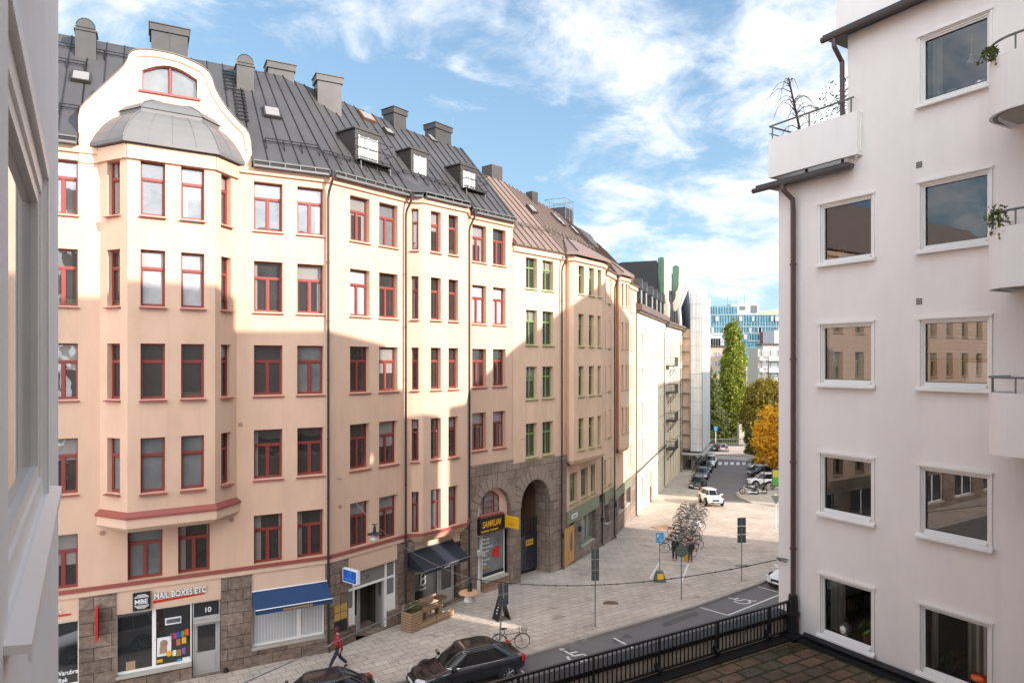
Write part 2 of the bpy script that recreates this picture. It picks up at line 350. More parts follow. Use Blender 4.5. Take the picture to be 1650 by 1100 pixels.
def text(body,size,material,parent,M4,name='lettering',ext=.006,align='LEFT',bold=0,sx=1.0,shear=0):
    cu=bpy.data.curves.new(name,'FONT'); cu.body=body; cu.size=size; cu.extrude=ext; cu.align_x=align; cu.offset=bold; cu.shear=shear
    t=bpy.data.objects.new(name,cu); COL.objects.link(t)
    me=bpy.data.meshes.new_from_object(t.evaluated_get(bpy.context.evaluated_depsgraph_get()))
    bpy.data.objects.remove(t); bpy.data.curves.remove(cu)
    me.transform(Matrix.Translation(-org(parent))@M4@Matrix.Diagonal((sx,1,1,1))); me.materials.clear(); me.materials.append(material); me.name=name
    o=bpy.data.objects.new(name,me); COL.objects.link(o); o.parent=parent
    return o

# ------------------------------------------------------------------ places
def gz(Y):
    K=[(-100,0.0),(32,0.0),(40,-.3),(50,-.9),(60,-1.45),(72,-2.1),(85,-2.75),(100,-2.95),(130,-3.1),(900,-3.1)]
    for (a,b),(c,d) in zip(K,K[1:]):
        if a<=Y<=c: return b+(d-b)*(Y-a)/(c-a)
    return 0.0
def gp(px,py,dz=0.0):          # the spot of ground seen in a direction
    Y=30.0
    for _ in range(60):
        Yn=FP*(CAMZ-gz(Y)-dz)/(py-HY); Y=.5*Y+.5*Yn
    return Vector(((px-CX)/FP*Y,Y,gz(Y)+dz))
class Wall:
    def __init__(s,a,b):
        s.a=Vector((a[0],a[1])); s.b=Vector((b[0],b[1])); d=s.b-s.a; s.L=d.length; s.d=d/s.L; s.ang=math.atan2(d.y,d.x); s.n=Vector((s.d.y,-s.d.x))
    def pt(s,u,p,z): q=s.a+s.d*u+s.n*p; return (q.x,q.y,z)
    def s(s,px,p=0.0):
        k=(px-CX)/FP; q=s.a+s.n*p     # (q.x+d.x u) = k (q.y + d.y u)
        return (k*q.y-q.x)/(s.d.x-k*s.d.y)
    def Y(s,u): return s.a.y+s.d.y*u
    def z(s,px,py,p=0.0):
        u=s.s(px,p); Y=s.a.y+s.d.y*u+s.n.y*p; return CAMZ+(HY-py)*Y/FP
    def mat(s,u,p,z):              # text frame on the wall: x along, y up, z out
        q=s.pt(u,p,z)
        return Matrix(((s.d.x,0,s.n.x,q[0]),(s.d.y,0,s.n.y,q[1]),(0,1,0,q[2]),(0,0,0,1)))
def panel(mb,w,s0,s1,z0,z1,holes=(),depth=.34,p=0.0):
    S=sorted({s0,s1,*[min(max(h[0],s0),s1) for h in holes],*[min(max(h[1],s0),s1) for h in holes]})
    Z=sorted({z0,z1,*[min(max(h[2],z0),z1) for h in holes],*[min(max(h[3],z0),z1) for h in holes]})
    for a,b in zip(S,S[1:]):
        for c,d in zip(Z,Z[1:]):
            m=((a+b)/2,(c+d)/2)
            if any(h[0]<m[0]<h[1] and h[2]<m[1]<h[3] for h in holes): continue
            mb.face([w.pt(a,p,c),w.pt(b,p,c),w.pt(b,p,d),w.pt(a,p,d)],[(a,c),(b,c),(b,d),(a,d)])
    for h in holes:
        a,b,c,d=h; q=p-depth
        for (e,f) in (((a,c),(b,c)),((b,c),(b,d)),((b,d),(a,d)),((a,d),(a,c))):
            mb.face([w.pt(e[0],p,e[1]),w.pt(f[0],p,f[1]),w.pt(f[0],q,f[1]),w.pt(e[0],q,e[1])][::-1],[(e[0],e[1]),(f[0],f[1]),(f[0]+depth,f[1]),(e[0]+depth,e[1])])
def polypanel(mb,w,outline,holes=(),depth=.25,p=0.0,rim=0.0):
    bm=bmesh.new()
    def loop(pts):
        vs=[bm.verts.new((x,z,0)) for x,z in pts]; return [bm.edges.new((vs[i],vs[(i+1)%len(vs)])) for i in range(len(vs))]
    es=loop(outline)
    for h in holes: es+=loop(h)
    bmesh.ops.triangle_fill(bm,use_beauty=True,use_dissolve=False,edges=es,normal=(0,0,1))
    for f in bm.faces:
        c=[(v.co.x,v.co.y) for v in f.verts]
        mb.face([w.pt(x,p,z) for x,z in c],c)
    bm.free()
    for h in holes:
        for i in range(len(h)):
            e,f=h[i],h[(i+1)%len(h)]; q=p-depth
            mb.face([w.pt(e[0],p,e[1]),w.pt(f[0],p,f[1]),w.pt(f[0],q,f[1]),w.pt(e[0],q,e[1])],[(e[0],e[1]),(f[0],f[1]),(f[0]+depth,f[1]),(e[0]+depth,e[1])])
    if rim:
        for i in range(len(outline)):
            e,f=outline[i],outline[(i+1)%len(outline)]; q=p-rim
            mb.face([w.pt(e[0],p,e[1]),w.pt(f[0],p,f[1]),w.pt(f[0],q,f[1]),w.pt(e[0],q,e[1])],[(e[0],e[1]),(f[0],f[1]),(f[0]+rim,f[1]),(e[0]+rim,e[1])])
def arch(s0,s1,z0,zs,n=10,rise=None):
    c=(s0+s1)/2; r=(s1-s0)/2; rise=rise or r
    return [(s0,z0),(s1,z0)]+[(c+r*math.cos(math.pi*k/n),zs+rise*math.sin(math.pi*k/n)) for k in range(n+1)]

# ------------------------------------------------------------------ windows (local frame: x along wall, y into the wall, z up)
WC={}
def win_meshes(style,w,h,fm,sm):
    k=(style,round(w,2),round(h,2),fm,sm)
    if k in WC: return WC[k]
    F=MB(); t=.062; d0,d1=-.03,.05
    def bar(x0,x1,z0,z1,a=d0,b=d1): F.box((x0,a,z0),(x1,b,z1))
    bar(0,t,0,h); bar(w-t,w,0,h); bar(t,w-t,0,t); bar(t,w-t,h-t,h)
    P=MB()
    if style in 'TIG':
        zt=h*.68
        bar(t,w-t,zt-.05,zt+.05,d0-.02)
        if style=='T': bar(w/2-.045,w/2+.045,t,zt-.05,d0-.01)
        if style=='G': bar(w/2-.035,w/2+.035,t,zt-.05,d0-.01); bar(w/2-.02,w/2+.02,zt+.05,h-t,d0-.005)
        if style in 'TI':   # inner sash rims
            xs=[(t,w/2-.045),(w/2+.045,w-t)] if style=='T' else [(t,w-t)]
            for a,b in xs:
                for q in ((a,a+.03,t,zt-.05),(b-.03,b,t,zt-.05),(a+.03,b-.03,t,t+.035),(a+.03,b-.03,zt-.085,zt-.05)): bar(*q,d0+.01,d1)
    P.face([(t,.03,t),(w-t,.03,t),(w-t,.03,h-t),(t,.03,h-t)])
    S=MB(); S.hexa([(-.06,-.37,-.10),(w+.06,-.37,-.10),(w+.0,.0,-.075),(0,.0,-.075),(-.06,-.37,-.07),(w+.06,-.37,-.07),(w+.0,.0,.012),(0,.0,.012)])
    WC[k]=(F,P,S,{}); return WC[k]
def window(w,s0,s1,z0,z1,root,style='T',fm='red',sm='redsill',pm='pane',p=-.28,sill=True,name='window'):
    W=s1-s0; H=z1-z0
    F,P,S,cache=win_meshes(style,W,H,fm,sm)
    def inst(nm,mb,mt,par):
        key=(nm,mt)
        if key not in cache:
            o=mb.build(nm,M[mt],par,local=True); cache[key]=o.data
        else:
            o=bpy.data.objects.new(nm,cache[key]); COL.objects.link(o); o.parent=par
        return o
    o=inst(name,F,fm,root); q=Vector(w.pt(s0,p,z0))-org(root); o.location=q; o.rotation_euler[2]=w.ang; ORG[o.name]=Vector((0,0,0))
    inst('pane',P,pm,o)
    if sill: inst('sill',S,sm,o)
    return o
def seams(mb,e0,e1,r0,r1,step=.62,t=.035,h=.045,skip=()):
    e0,e1,r0,r1=map(Vector,(e0,e1,r0,r1)); L=(e1-e0).length; n=max(1,int(L/step)); nrm=(e1-e0).cross(r0-e0).normalized()
    if nrm.z<0: nrm=-nrm
    ax=(e1-e0).normalized()
    for i in range(n+1):
        f=i/n; a=e0.lerp(e1,f); b=r0.lerp(r1,f)
        P=[a-ax*t/2,a+ax*t/2,b+ax*t/2,b-ax*t/2]
        P2=[q+nrm*h for q in P]; mb.hexa([tuple(q) for q in (P+P2)])
def slab(mb,a,b,c,d,t=.12):
    a,b,c,d=map(Vector,(a,b,c,d)); n=(b-a).cross(d-a).normalized()
    if n.z<0: n=-n
    P=[a-n*t,b-n*t,c-n*t,d-n*t,a,b,c,d]; mb.hexa([tuple(q) for q in P])

# wall lines of the street front (world metres)
VP=[(-250,(401.1+.161*659)/10.5),(530,36.35),(752,29.3),(826,27.25),(905,25.03),(980,20.97),(1017,17.79),(1026,17.1),(1059,14.15),(1072,13.0),(1101,11.0)]
PT=[((x-CX)/m,FP/m) for x,m in VP]
WA=Wall(PT[0],PT[1]); WB=Wall(PT[1],PT[2]); WD=Wall(PT[2],PT[3]); WG=Wall(PT[3],PT[4]); WH=Wall(PT[4],PT[5]); WI=Wall(PT[5],PT[6]); WJ=Wall(PT[6],PT[7]); WE=Wall(PT[7],PT[9]); WF=Wall(PT[9],PT[10])
ROWT=[20.45,17.09,13.53,9.95,6.34]; ROWB=[18.40,14.95,11.42,7.87,4.28]

# ================================================================== 1. peach building with red windows
EZ=21.15; TAN=1.1
def slope_z(d,z0=EZ,t=TAN): return z0+t*(d+.3)
def roofhit(w,px,py,z0=EZ,t=TAN):
    lo,hi=-.3,9.0
    for _ in range(40):
        d=(lo+hi)/2; u=w.s(px,-d); Y=w.pt(u,-d,0)[1]; y=HY-(slope_z(d,z0,t)-CAMZ)*FP/Y
        if y>py: lo=d
        else: hi=d
    return w.s(px,-d),d
def holes_from(w,cols,rows,p=0.0):
    return [(w.s(a,p),w.s(b,p),ROWB[r],ROWT[r]) for a,b in cols for r in rows]

HB=thing('apartment_building',(WB.a.x,WB.a.y,0),'peach plastered apartment building with red window frames, curved gable and dark metal roof','building')
# --- main walls
mb=MB()
colsA=[(WA.s(-10),WA.s(38)),(WA.s(76),WA.s(125.5)),(WA.s(409.1),WA.s(455.5)),(WA.s(479),WA.s(521.5))]
hA=[(a,b,ROWB[r],ROWT[r]) for a,b in colsA for r in range(5)]
hA5=[(WA.s(205.5),WA.s(262),ROWB[4],ROWT[4]),(WA.s(287),WA.s(338.5),ROWB[4],ROWT[4])]
panel(mb,WA,0,WA.L,3.95,21.0,hA+hA5)
colsB=[(WB.s(564),WB.s(595.8)),(WB.s(610.9),WB.s(640.9))]
hB=[(a,b,ROWB[r],ROWT[r]) for a,b in colsB for r in range(5)]
panel(mb,WB,0,WB.L,3.95,21.0,hB)
colsD=[(WD.s(760.9),WD.s(783.6)),(WD.s(794.2),WD.s(814.9))]
hD=[(a,b,ROWB[r],ROWT[r]) for a,b in colsD for r in range(4)]
panel(mb,WD,0,WD.L,7.05,21.0,hD)
for w,a,b in ((WA,0,WA.L),(WB,0,WB.L),(WD,0,WD.L)): mb.wbox(w,a,b,.003,.11,20.74,20.99)
# party wall, back and inner body
mb.face([WD.pt(WD.L,0,15),WD.pt(WD.L,-12,15),WD.pt(WD.L,-12,21.0),WD.pt(WD.L,-4.4,26.2),WD.pt(WD.L,0,21.0)])
mb.face([WA.pt(0,0,-2),WA.pt(0,-12,-2),WA.pt(0,-12,21.0),WA.pt(0,-5.2,27.0),WA.pt(0,0,21.0)])
mb.face([WA.pt(0,-12,-2),WD.pt(WD.L,-12,-2),WD.pt(WD.L,-12,20),WA.pt(0,-12,20)])
mb.build('wall',M['peach'],HB)
for (a,b,c,d) in hA+hA5: 
    r=[i for i in range(5) if abs(ROWB[i]-c)<.01][0]
    pm=('panesky' if r==0 else 'pane') if random.random()<.88 else 'panegrey'
    window(WA,a,b,c,d,HB,'T',pm=pm)
for i,(a,b,c,d) in enumerate(hB): window(WB,a,b,c,d,HB,'T',pm='panelit' if i in (1,) else ('panegrey' if i in (5,) else ('panesky' if i%5==0 else 'pane')))
for i,(a,b,c,d) in enumerate(hD): window(WD,a,b,c,d,HB,'T',pm='panelit' if i in (1,5) else 'pane')
# --- polygonal bay on the left
def bayfacets(pts): return [Wall(a,b) for a,b in zip(pts,pts[1:])]
q=lambda px,ppm:((px-CX)/ppm,FP/ppm)
a0=WA.pt(WA.s(161),0,0)[:2]; a3=WA.pt(WA.s(381),0,0)[:2]
BP=[a0,q(205.5,43.07),q(346.4,40.5),a3]
FB=bayfacets(BP)
bay=MB()
bc=[(0,[(172.7,193.3)]),(1,[(226.4,266.5),(291.8,329.6)]),(2,[(356.4,372.2)])]
for k,cs in bc:
    w=FB[k]; hs=[(w.s(a),w.s(b),ROWB[r],ROWT[r]) for a,b in cs for r in range(4)]
    panel(bay,w,0,w.L,7.15,21.02,hs); bay.wbox(w,-.03,w.L+.03,.003,.12,20.45,20.98)
tops=[WA.pt(WA.s(163),0,0),WA.pt(WA.s(379),0,0)]
bay.face([(p[0],p[1],21.02) for p in BP])
bo=bay.build('bay',M['peach'],HB)
for k,cs in bc:
    w=FB[k]
    for j,(a,b) in enumerate(cs):
        for r in range(4):
            pm='panesky' if r==0 else 'pane'
            if r==1 and k in(1,): pm='panelit'
            if r==3 and k in (0,1): pm='panegrey'
            window(w,w.s(a),w.s(b),ROWB[r],ROWT[r],HB,'I',pm=pm,p=-.22)
# bay foot: red ledge and plaster wedge
foot=MB(); led=MB()
def offs(pts,e,cut=0.0):
    c=Vector(((pts[0][0]+pts[-1][0])/2,(pts[0][1]+pts[-1][1])/2)); out=[]
    Ws=[Wall(a,b) for a,b in zip(pts,pts[1:])]
    out.append((Ws[0].a+Ws[0].n*e-Ws[0].d*e*.5)[:])
    for u,v in zip(Ws,Ws[1:]):
        n=(u.n+v.n).normalized(); k=e/max(.3,n.dot(u.n)); out.append((u.b+n*k)[:])
    out.append((Ws[-1].b+Ws[-1].n*e+Ws[-1].d*e*.5)[:])
    return out
def ring(mb,A,za,B,zb):
    for i in range(len(A)-1): mb.face([(*A[i][:2],za),(*A[i+1][:2],za),(*B[i+1][:2],zb),(*B[i][:2],zb)])
O1=offs(BP,.16); O2=offs(BP,.10); O3=offs(BP,-.10)
ring(led,O1,7.03,BP,7.2); ring(led,O1,6.95,O1,7.03); ring(led,offs(BP,.02),6.95,O1,6.95)
led.build('bay_ledge',M['redsill'],HB)
ring(foot,O2,6.6,O2,6.95); ring(foot,O3,6.42,O2,6.6); foot.face([(p[0],p[1],6.42) for p in O3])
foot.build('bay_foot',M['peach_trim'],HB)
# bay roof in two domed tiers
br=MB()
E0=offs(BP,.30); c0=Vector(((BP[0][0]+BP[3][0])/2,(BP[0][1]+BP[3][1])/2))
ring(br,E0,21.02,E0,21.16)
br.face([(p[0],p[1],21.02) for p in E0])
def shrink(pts,k): return [(c0.x+(p[0]-c0.x)*k,c0.y+(p[1]-c0.y)*k) for p in pts]
prev=E0; pz=21.16
for k,z in ((.93,21.55),(.84,21.93),(.74,22.2),(.64,22.38)):
    cur=shrink(E0,k); ring(br,prev,pz,cur,z); prev,pz=cur,z
cur=shrink(E0,.64); ring(br,cur,22.38,cur,22.52); prev,pz=shrink(E0,.67),22.52; ring(br,cur,22.52,prev,22.52)
for k,z in ((.58,22.75),(.42,22.95),(.2,23.02),(.01,23.04)):
    cur=shrink(E0,k); ring(br,prev,pz,cur,z); prev,pz=cur,z
rb=[]
for i in (1,2):
    br.tube([(*shrink([E0[i]],k)[0],z+.02) for k,z in ((1,21.16),(.93,21.55),(.84,21.93),(.74,22.2),(.64,22.38))],.028,5)
    br.tube([(*shrink([E0[i]],k)[0],z+.02) for k,z in ((.67,22.52),(.58,22.75),(.42,22.95),(.2,23.02))],.028,5)
for i in range(3):
    for f in (.25,.5,.75):
        if i!=1: 
            if f!=.5: continue
        a=Vector(E0[i]).lerp(Vector(E0[i+1]),f)
        br.tube([(*shrink([a],k)[0],z+.01) for k,z in ((1,21.16),(.93,21.55),(.84,21.93),(.74,22.2),(.64,22.38))],.016,4)
br.build('bay_roof',M['roofbay'],HB)
# --- curved gable
GP=[(127,262),(127,237),(126,188),(129,175),(137,165),(152,151),(165,139),(178,127),(190,116),(199,107),(205,97),(208,88),(214,82.5),(225,80.5),(244,81),(262,84),(280,88),(298,94),(315.5,102),(328,109),(338,118),(343,129),(347,143),(355,158),(366.4,175.6),(378,189),(389.3,201),(397,208.5),(402,217),(405,230),(406,244),(405,275)]
g=MB(); gpts=[(WA.s(x,.05),WA.z(x,y,.05)) for x,y in GP]
wl,wr=WA.s(229,.05),WA.s(318,.05)
gh=[(wl,23.52),(wr,23.52)]+[(wl+(wr-wl)*(1-k/8),24.28+.36*math.sin(math.pi*k/8)) for k in range(9)]
polypanel(g,WA,gpts,[gh],.22,.05,.45)
g.face([WA.pt(s,-.4,z) for s,z in gpts])
go=g.build('gable',M['peach_trim'],HB)
g2=MB()
cx=sum(s for s,z in gpts)/len(gpts)
def inset(e,o=.05):
    L=[]
    n=len(gpts)
    for i in range(1,n-1):
        a,b=Vector(gpts[i-1]),Vector(gpts[i+1]); t=(b-a).normalized(); L.append((gpts[i][0]+t.y*e,gpts[i][1]-t.x*e))
    return L
g2.tube([WA.pt(s,.07,z) for s,z in inset(.22)[11:]],.045,6)
g2.build('gable_moulding',M['peach_trim'],HB)
g3=MB()
for i in range(2,len(gpts)-2):
    a,b=gpts[i],gpts[i+1]
    P=[WA.pt(a[0],.09,a[1]+.0),WA.pt(b[0],.09,b[1]),WA.pt(b[0],-.45,b[1]),WA.pt(a[0],-.45,a[1])]
    g3.hexa([tuple(Vector(p)+Vector((0,0,.012))) for p in P]+[tuple(Vector(p)+Vector((0,0,.05))) for p in P])
g3.build('gable_coping',M['roofbay'],HB)
gw=MB(); 
c=(wl+wr)/2
rimp=[WA.pt(s,-.12,z) for s,z in gh]; gw.tube(rimp,.06,6,closed=True); gw.tube([WA.pt(c,-.12,23.52),WA.pt(c,-.12,24.62)],.06,6)
gwo=gw.build('window',M['red'],HB)
gp_=MB(); gp_.face([WA.pt(s,-.16,z) for s,z in gh]); gp_.build('pane',M['panegrey'],gwo)
gs=MB(); gs.wbox(WA,wl-.12,wr+.12,-.2,.14,23.42,23.50); gs.build('sill',M['redsill'],gwo)
# --- small bay C
c1=(-4.435,34.12); c2=(-2.41,36.33)
CP=[WB.pt(WB.s(656),0,0)[:2],c1,c2,WD.pt(.15,0,0)[:2]]
FC=bayfacets(CP); cb=MB()
cc=[(0,[(663,674.5)]),(1,[(694.2,710.5),(722.7,738.5)]),(2,[])]
for k,cs in cc:
    w=FC[k]; hs=[(w.s(a),w.s(b),ROWB[r],ROWT[r]) for a,b in cs for r in range(5)]
    panel(cb,w,0,w.L,4.25,21.02,hs); cb.wbox(w,-.02,w.L+.02,.003,.11,20.74,20.99)
cb.face([(p[0],p[1],4.25) for p in CP]); cb.face([(p[0],p[1],21.02) for p in CP])
cb.build('bay',M['peach'],HB)
for k,cs in cc:
    w=FC[k]
    for a,b in cs:
        for r in range(5): window(w,w.s(a),w.s(b),ROWB[r],ROWT[r],HB,'I',p=-.26,pm='panegrey' if (r==4 and k==1) else 'pane')
# red band, trims
bd=MB()
bd.wbox(WA,0,WA.L,.003,.10,4.12,4.26); bd.wbox(WB,0,WB.s(655),.003,.10,4.12,4.26)
for k in (0,1,2): bd.wbox(FC[k],-.02,FC[k].L+.02,.003,.10,4.12,4.26)
bd.build('ledge',M['redsill'],HB)
tb=MB(); tb.wbox(WA,0,WA.L,.003,.06,3.93,4.11); tb.wbox(WB,0,WB.s(655),.003,.06,3.93,4.11)
O=offs(CP,.05); ring(tb,offs(CP,-.25),3.75,O,4.11); tb.face([(p[0],p[1],3.75) for p in offs(CP,-.25)])
tb.build('string_course',M['peach_trim'],HB)
# --- stone piers, fascias, plinths on the ground floor
st=MB(); fa=MB()
def pier(w,a,b,z1=3.93): st.wbox(w,a,b,-.45,.06,-2.5,z1)
pier(WA,WA.s(127),WA.s(187)); pier(WA,WA.s(356),WA.s(405)); pier(WA,WA.s(524),WA.L); pier(WA,0,WA.s(-20))
pier(WB,0,WB.s(560)); pier(WB,WB.s(640),WB.s(667)); pier(WB,WB.s(741),WB.L)
st.wbox(WA,WA.s(187),WA.s(309),-.40,.03,-2.5,.56); st.wbox(WA,WA.s(405),WA.s(524),-.40,.03,-2.5,.66); st.wbox(WA,WA.s(-20),WA.s(127),-.4,.03,-2.5,.5)
st.wbox(WA,WA.s(309),WA.s(356),-.45,.02,-2.5,.02)
st.wbox(WB,WB.s(560),WB.s(573),-.38,.03,-2.5,.70); st.wbox(WB,WB.s(573),WB.s(626),-2.0,.02,-2.5,.0); st.wbox(WB,WB.s(626),WB.s(640),-.38,.03,-2.5,.70)
st.wbox(WB,WB.s(667),WB.s(741),-.38,.03,-2.5,-.02)
st.build('stone_piers',M['stone'],HB)
fa.wbox(WA,WA.s(187),WA.s(356),-.4,0,3.05,3.93); fa.wbox(WA,WA.s(405),WA.s(524),-.4,0,3.0,3.93); fa.wbox(WA,WA.s(-20),WA.s(127),-.4,0,3.06,3.93)
fa.wbox(WB,WB.s(560),WB.s(640),-.4,0,3.14,3.93); fa.wbox(WB,WB.s(667),WB.s(741),-.4,0,3.1,3.93)
fa.build('fascia',M['peach_trim'],HB)
# shop window 1
def shopfront(w,panes,z0,z1,root,fm,pmat,p=-.18,bar=.07,name='shop_window'):
    f=MB(); s0=panes[0][0]; s1=panes[-1][1]
    f.wbox(w,s0,s1,p-.05,p+.05,z0,z0+bar*1.4); f.wbox(w,s0,s1,p-.05,p+.05,z1-bar,z1)
    edges=[s0]+[ (a[1]+b[0])/2 for a,b in zip(panes,panes[1:])]+[s1]
    for i,e in enumerate(edges):
        k=bar if 0<i<len(edges)-1 else bar*.6
        a,b=(e,e+k) if i==0 else ((e-k,e) if i==len(edges)-1 else (e-k,e+k))
        f.wbox(w,a,b,p-.045,p+.045,z0+bar*1.4,z1-bar)
    o=f.build(name,fm,root)
    for a,b in panes:
        g=MB(); g.face([w.pt(a,p,z0),w.pt(b,p,z0),w.pt(b,p,z1),w.pt(a,p,z1)]); g.build('pane',pmat,o)
    s=MB(); s.wbox(w,s0,s1,p+.05,.10,z0-.10,z0+.01); s.build('sill',M['concrete'],o)
    return o
SW1=shopfront(WA,[(WA.s(187),WA.s(247)),(WA.s(249.5),WA.s(309))],.64,3.05,HB,M['whitepaint'],M['shopglass'])
SW0=shopfront(WA,[(WA.s(-20),WA.s(50)),(WA.s(52),WA.s(127))],.58,3.06,HB,M['whitepaint'],M['shopglass'])
SW2=shopfront(WA,[(WA.s(405),WA.s(482.5)),(WA.s(484),WA.s(523))],.78,3.0,HB,M['whitepaint'],M['blinds'])
def door(w,s0,s1,z0,z1,root,fm,pm,p=-.2,glassfrom=.45,transom=None,name='door',panel_=True):
    f=MB(); t=.12
    f.wbox(w,s0,s0+.05,p-.06,p+.06,z0,z1); f.wbox(w,s1-.05,s1,p-.06,p+.06,z0,z1); f.wbox(w,s0+.05,s1-.05,p-.06,p+.06,z1-.05,z1)
    a,b=s0+.05,s1-.05; zg=z0+(z1-z0)*glassfrom
    f.wbox(w,a,b,p-.03,p+.035,z0,zg); f.wbox(w,a,a+t,p-.03,p+.035,zg,z1-.05); f.wbox(w,b-t,b,p-.03,p+.035,zg,z1-.05); f.wbox(w,a+t,b-t,p-.03,p+.035,z1-.05-t,z1-.05)
    if panel_: f.wbox(w,a+.12,b-.12,p+.035,p+.05,z0+.12,zg-.12)
    o=f.build(name,fm,root)
    g=MB(); g.face([w.pt(a,p,zg),w.pt(b,p,zg),w.pt(b,p,z1-.05),w.pt(a,p,z1-.05)]); g.build('pane',pm,o)
    h=MB(); h.tube([w.pt(a+.07,p+.04,z0+1.0),w.pt(a+.07,p+.10,z0+1.0),w.pt(a+.19,p+.10,z0+1.0)],.014,6); h.build('handle',M['steel'],o)
    return o
d1=door(WA,WA.s(311),WA.s(355),.03,2.2,HB,M['greypaint'],M['shopglass'],glassfrom=.42)
shopfront(WA,[(WA.s(311),WA.s(355))],2.3,3.05,HB,M['greypaint'],M['shopglass'],name='transom_window')
# entrance 13
f=MB()
e0,e1=WB.s(560),WB.s(640)
for px in (560,573,625,639.5):
    s=WB.s(px); f.wbox(WB,s-.04,s+.05,-.26,-.14,-.6 if 570<px<630 else .7,3.14)
f.wbox(WB,e0,e1,-.25,-.15,2.28,2.38); f.wbox(WB,e0,e1,-.26,-.14,3.06,3.14)
f.wbox(WB,e0+.05,WB.s(573)-.04,-.22,-.17,.7,1.5); f.wbox(WB,WB.s(625)+.05,e1-.04,-.22,-.17,.7,1.5)
for k in range(5):
    for a,b in ((e0+.05,WB.s(573)-.04),(WB.s(625)+.05,e1-.04)): s=a+(b-a)*(k+.5)/5; f.wbox(WB,s-.012,s+.012,-.169,-.16,.72,1.48)
fo=f.build('entrance_frame',M['whitepaint'],HB)
g=MB(); 
for a,b,c,d in ((e0,e1,2.38,3.06),(e0,WB.s(573),1.5,2.28),(WB.s(625),e1,1.5,2.28)): g.face([WB.pt(a,-.2,c),WB.pt(b,-.2,c),WB.pt(b,-.2,d),WB.pt(a,-.2,d)])
g.build('pane',M['frost'],fo)
door(WB,WB.s(573)+.06,WB.s(599),-.05,2.28,HB,M['greypaint'],M['shopglass'],p=-.9,glassfrom=.34)
wd=Wall(WB.pt(WB.s(624),-.3,0)[:2],WB.pt(WB.s(607,-.95),-.95,0)[:2]); wd=Wall(wd.b,wd.a)
door(wd,0,wd.L,-.05,2.25,HB,M['greypaint'],M['frost'],p=0,glassfrom=.62)
rec=MB()
rec.face([WB.pt(WB.s(573),-1.6,-.4),WB.pt(WB.s(625)+.3,-1.6,-.4),WB.pt(WB.s(625)+.3,-1.6,2.9),WB.pt(WB.s(573),-1.6,2.9)])
rec.wbox(WB,WB.s(573)-.1,WB.s(573)-.02,-1.6,-.3,-.4,2.9); rec.wbox(WB,WB.s(625)+.1,WB.s(625)+.2,-1.6,-.3,-.4,2.9); rec.wbox(WB,WB.s(573),WB.s(625),-1.6,-.3,2.6,2.7)
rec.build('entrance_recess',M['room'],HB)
text('13',.30,M['signblack'],HB,WB.mat(WB.s(593),-.185,2.58),'house_number',.004,sx=.7)
text('10',.28,M['signwhite'],HB,WA.mat(WA.s(329),-.165,2.55),'house_number',.004,bold=.006)
pl=MB()
for i in range(2):
    for j in range(3):
        s=WB.s(537)+i*.36; pl.wbox(WB,s,s+.33,.063,.085,1.62-j*.36,1.94-j*.36) if j<2 else None
pl.build('brass_plaque',M['gold'],HB)
pl=MB()
for i in range(2): s=WB.s(537)+i*.36; pl.wbox(WB,s,s+.33,.063,.085,.70,1.22)
pl.build('black_plaque',M['signblack'],HB)
# cafe front
CF=shopfront(WB,[(WB.s(667),WB.s(711))],.45,2.2,HB,M['whitepaint'],M['shopglass'],p=-.25)
shopfront(WB,[(WB.s(667),WB.s(711))],2.2,3.1,HB,M['greypaint'],M['shopglass'],p=-.25,name='transom_window')
door(WB,WB.s(713),WB.s(736),-.15,2.2,HB,M['greypaint'],M['shopglass'],p=-.28,glassfrom=.35)
rr=MB(); rr.wbox(WB,WB.s(713),WB.s(741),-.4,-.3,2.2,3.1); rr.build('transom_window',M['panegrey'],HB)
lg=MB()
for dz in (0,.30):
    ringp=[WB.pt(WB.s(686)+.17*math.cos(t),-.2,1.5+dz+.17*math.sin(t)) for t in [k*math.pi/8 for k in range(16)]]
    lg.tube(ringp,.04,6,closed=True)
lg.build('window_emblem',M['signwhite'],HB)
text('MARIT',.15,M['signwhite'],HB,WB.mat(WB.s(681),-.2,1.08),'lettering',.004)
# lunette and shop on D
ds=MB()
L=WD.L; sa,sb=WD.s(767.5),WD.s(821.5)
hole=arch(sa,sb,-2.4,4.15,12,1.45)
polypanel(ds,WD,[(0,-2.5),(L,-2.5),(L,7.05),(0,7.05)],[hole],.3,.06,0)
ds.face([WD.pt(0,.06,7.05),WD.pt(L,.06,7.05),WD.pt(L,-.1,7.05),WD.pt(0,-.1,7.05)])
ds.build('stone_front',M['stone_arch'],HB)
def voussoirs(w,sa,sb,zs,rise,n,wid,pout,root):
    m=MB(); c=(sa+sb)/2; r0=(sb-sa)/2
    for i in range(n):
        t0=math.pi*i/n+.012; t1=math.pi*(i+1)/n-.012; k_=wid*(1.0+.18*((i*7)%3-1))
        L_=[(c+r0*math.cos(t),zs+rise*math.sin(t)) for t in (t0,t1)]; O_=[(c+(r0+k_)*math.cos(t),zs+(rise+k_)*math.sin(t)) for t in (t1,t0)]
        pts=L_+O_; A=[w.pt(x,pout+.035,z) for x,z in pts]; B_=[w.pt(x,pout-.2,z) for x,z in pts]; uv=[(x+i*.37,z) for x,z in pts]
        m.face(A,uv)
        for a in range(4): b=(a+1)%4; m.face([A[a],B_[a],B_[b],A[b]],[uv[a],uv[a],uv[b],uv[b]])
    m.build('arch_stones',M['voussoir'],root)
voussoirs(WD,sa,sb,4.15,1.45,13,.62,.06,HB)
inf=MB(); w0,w1=WD.s(777),WD.s(809.5)
ih=[(w0,4.1),(w1,4.1)]+[(w0+(w1-w0)*(1-k/8),4.85+.55*math.sin(math.pi*(.08+.84*k/8))) for k in range(9)]
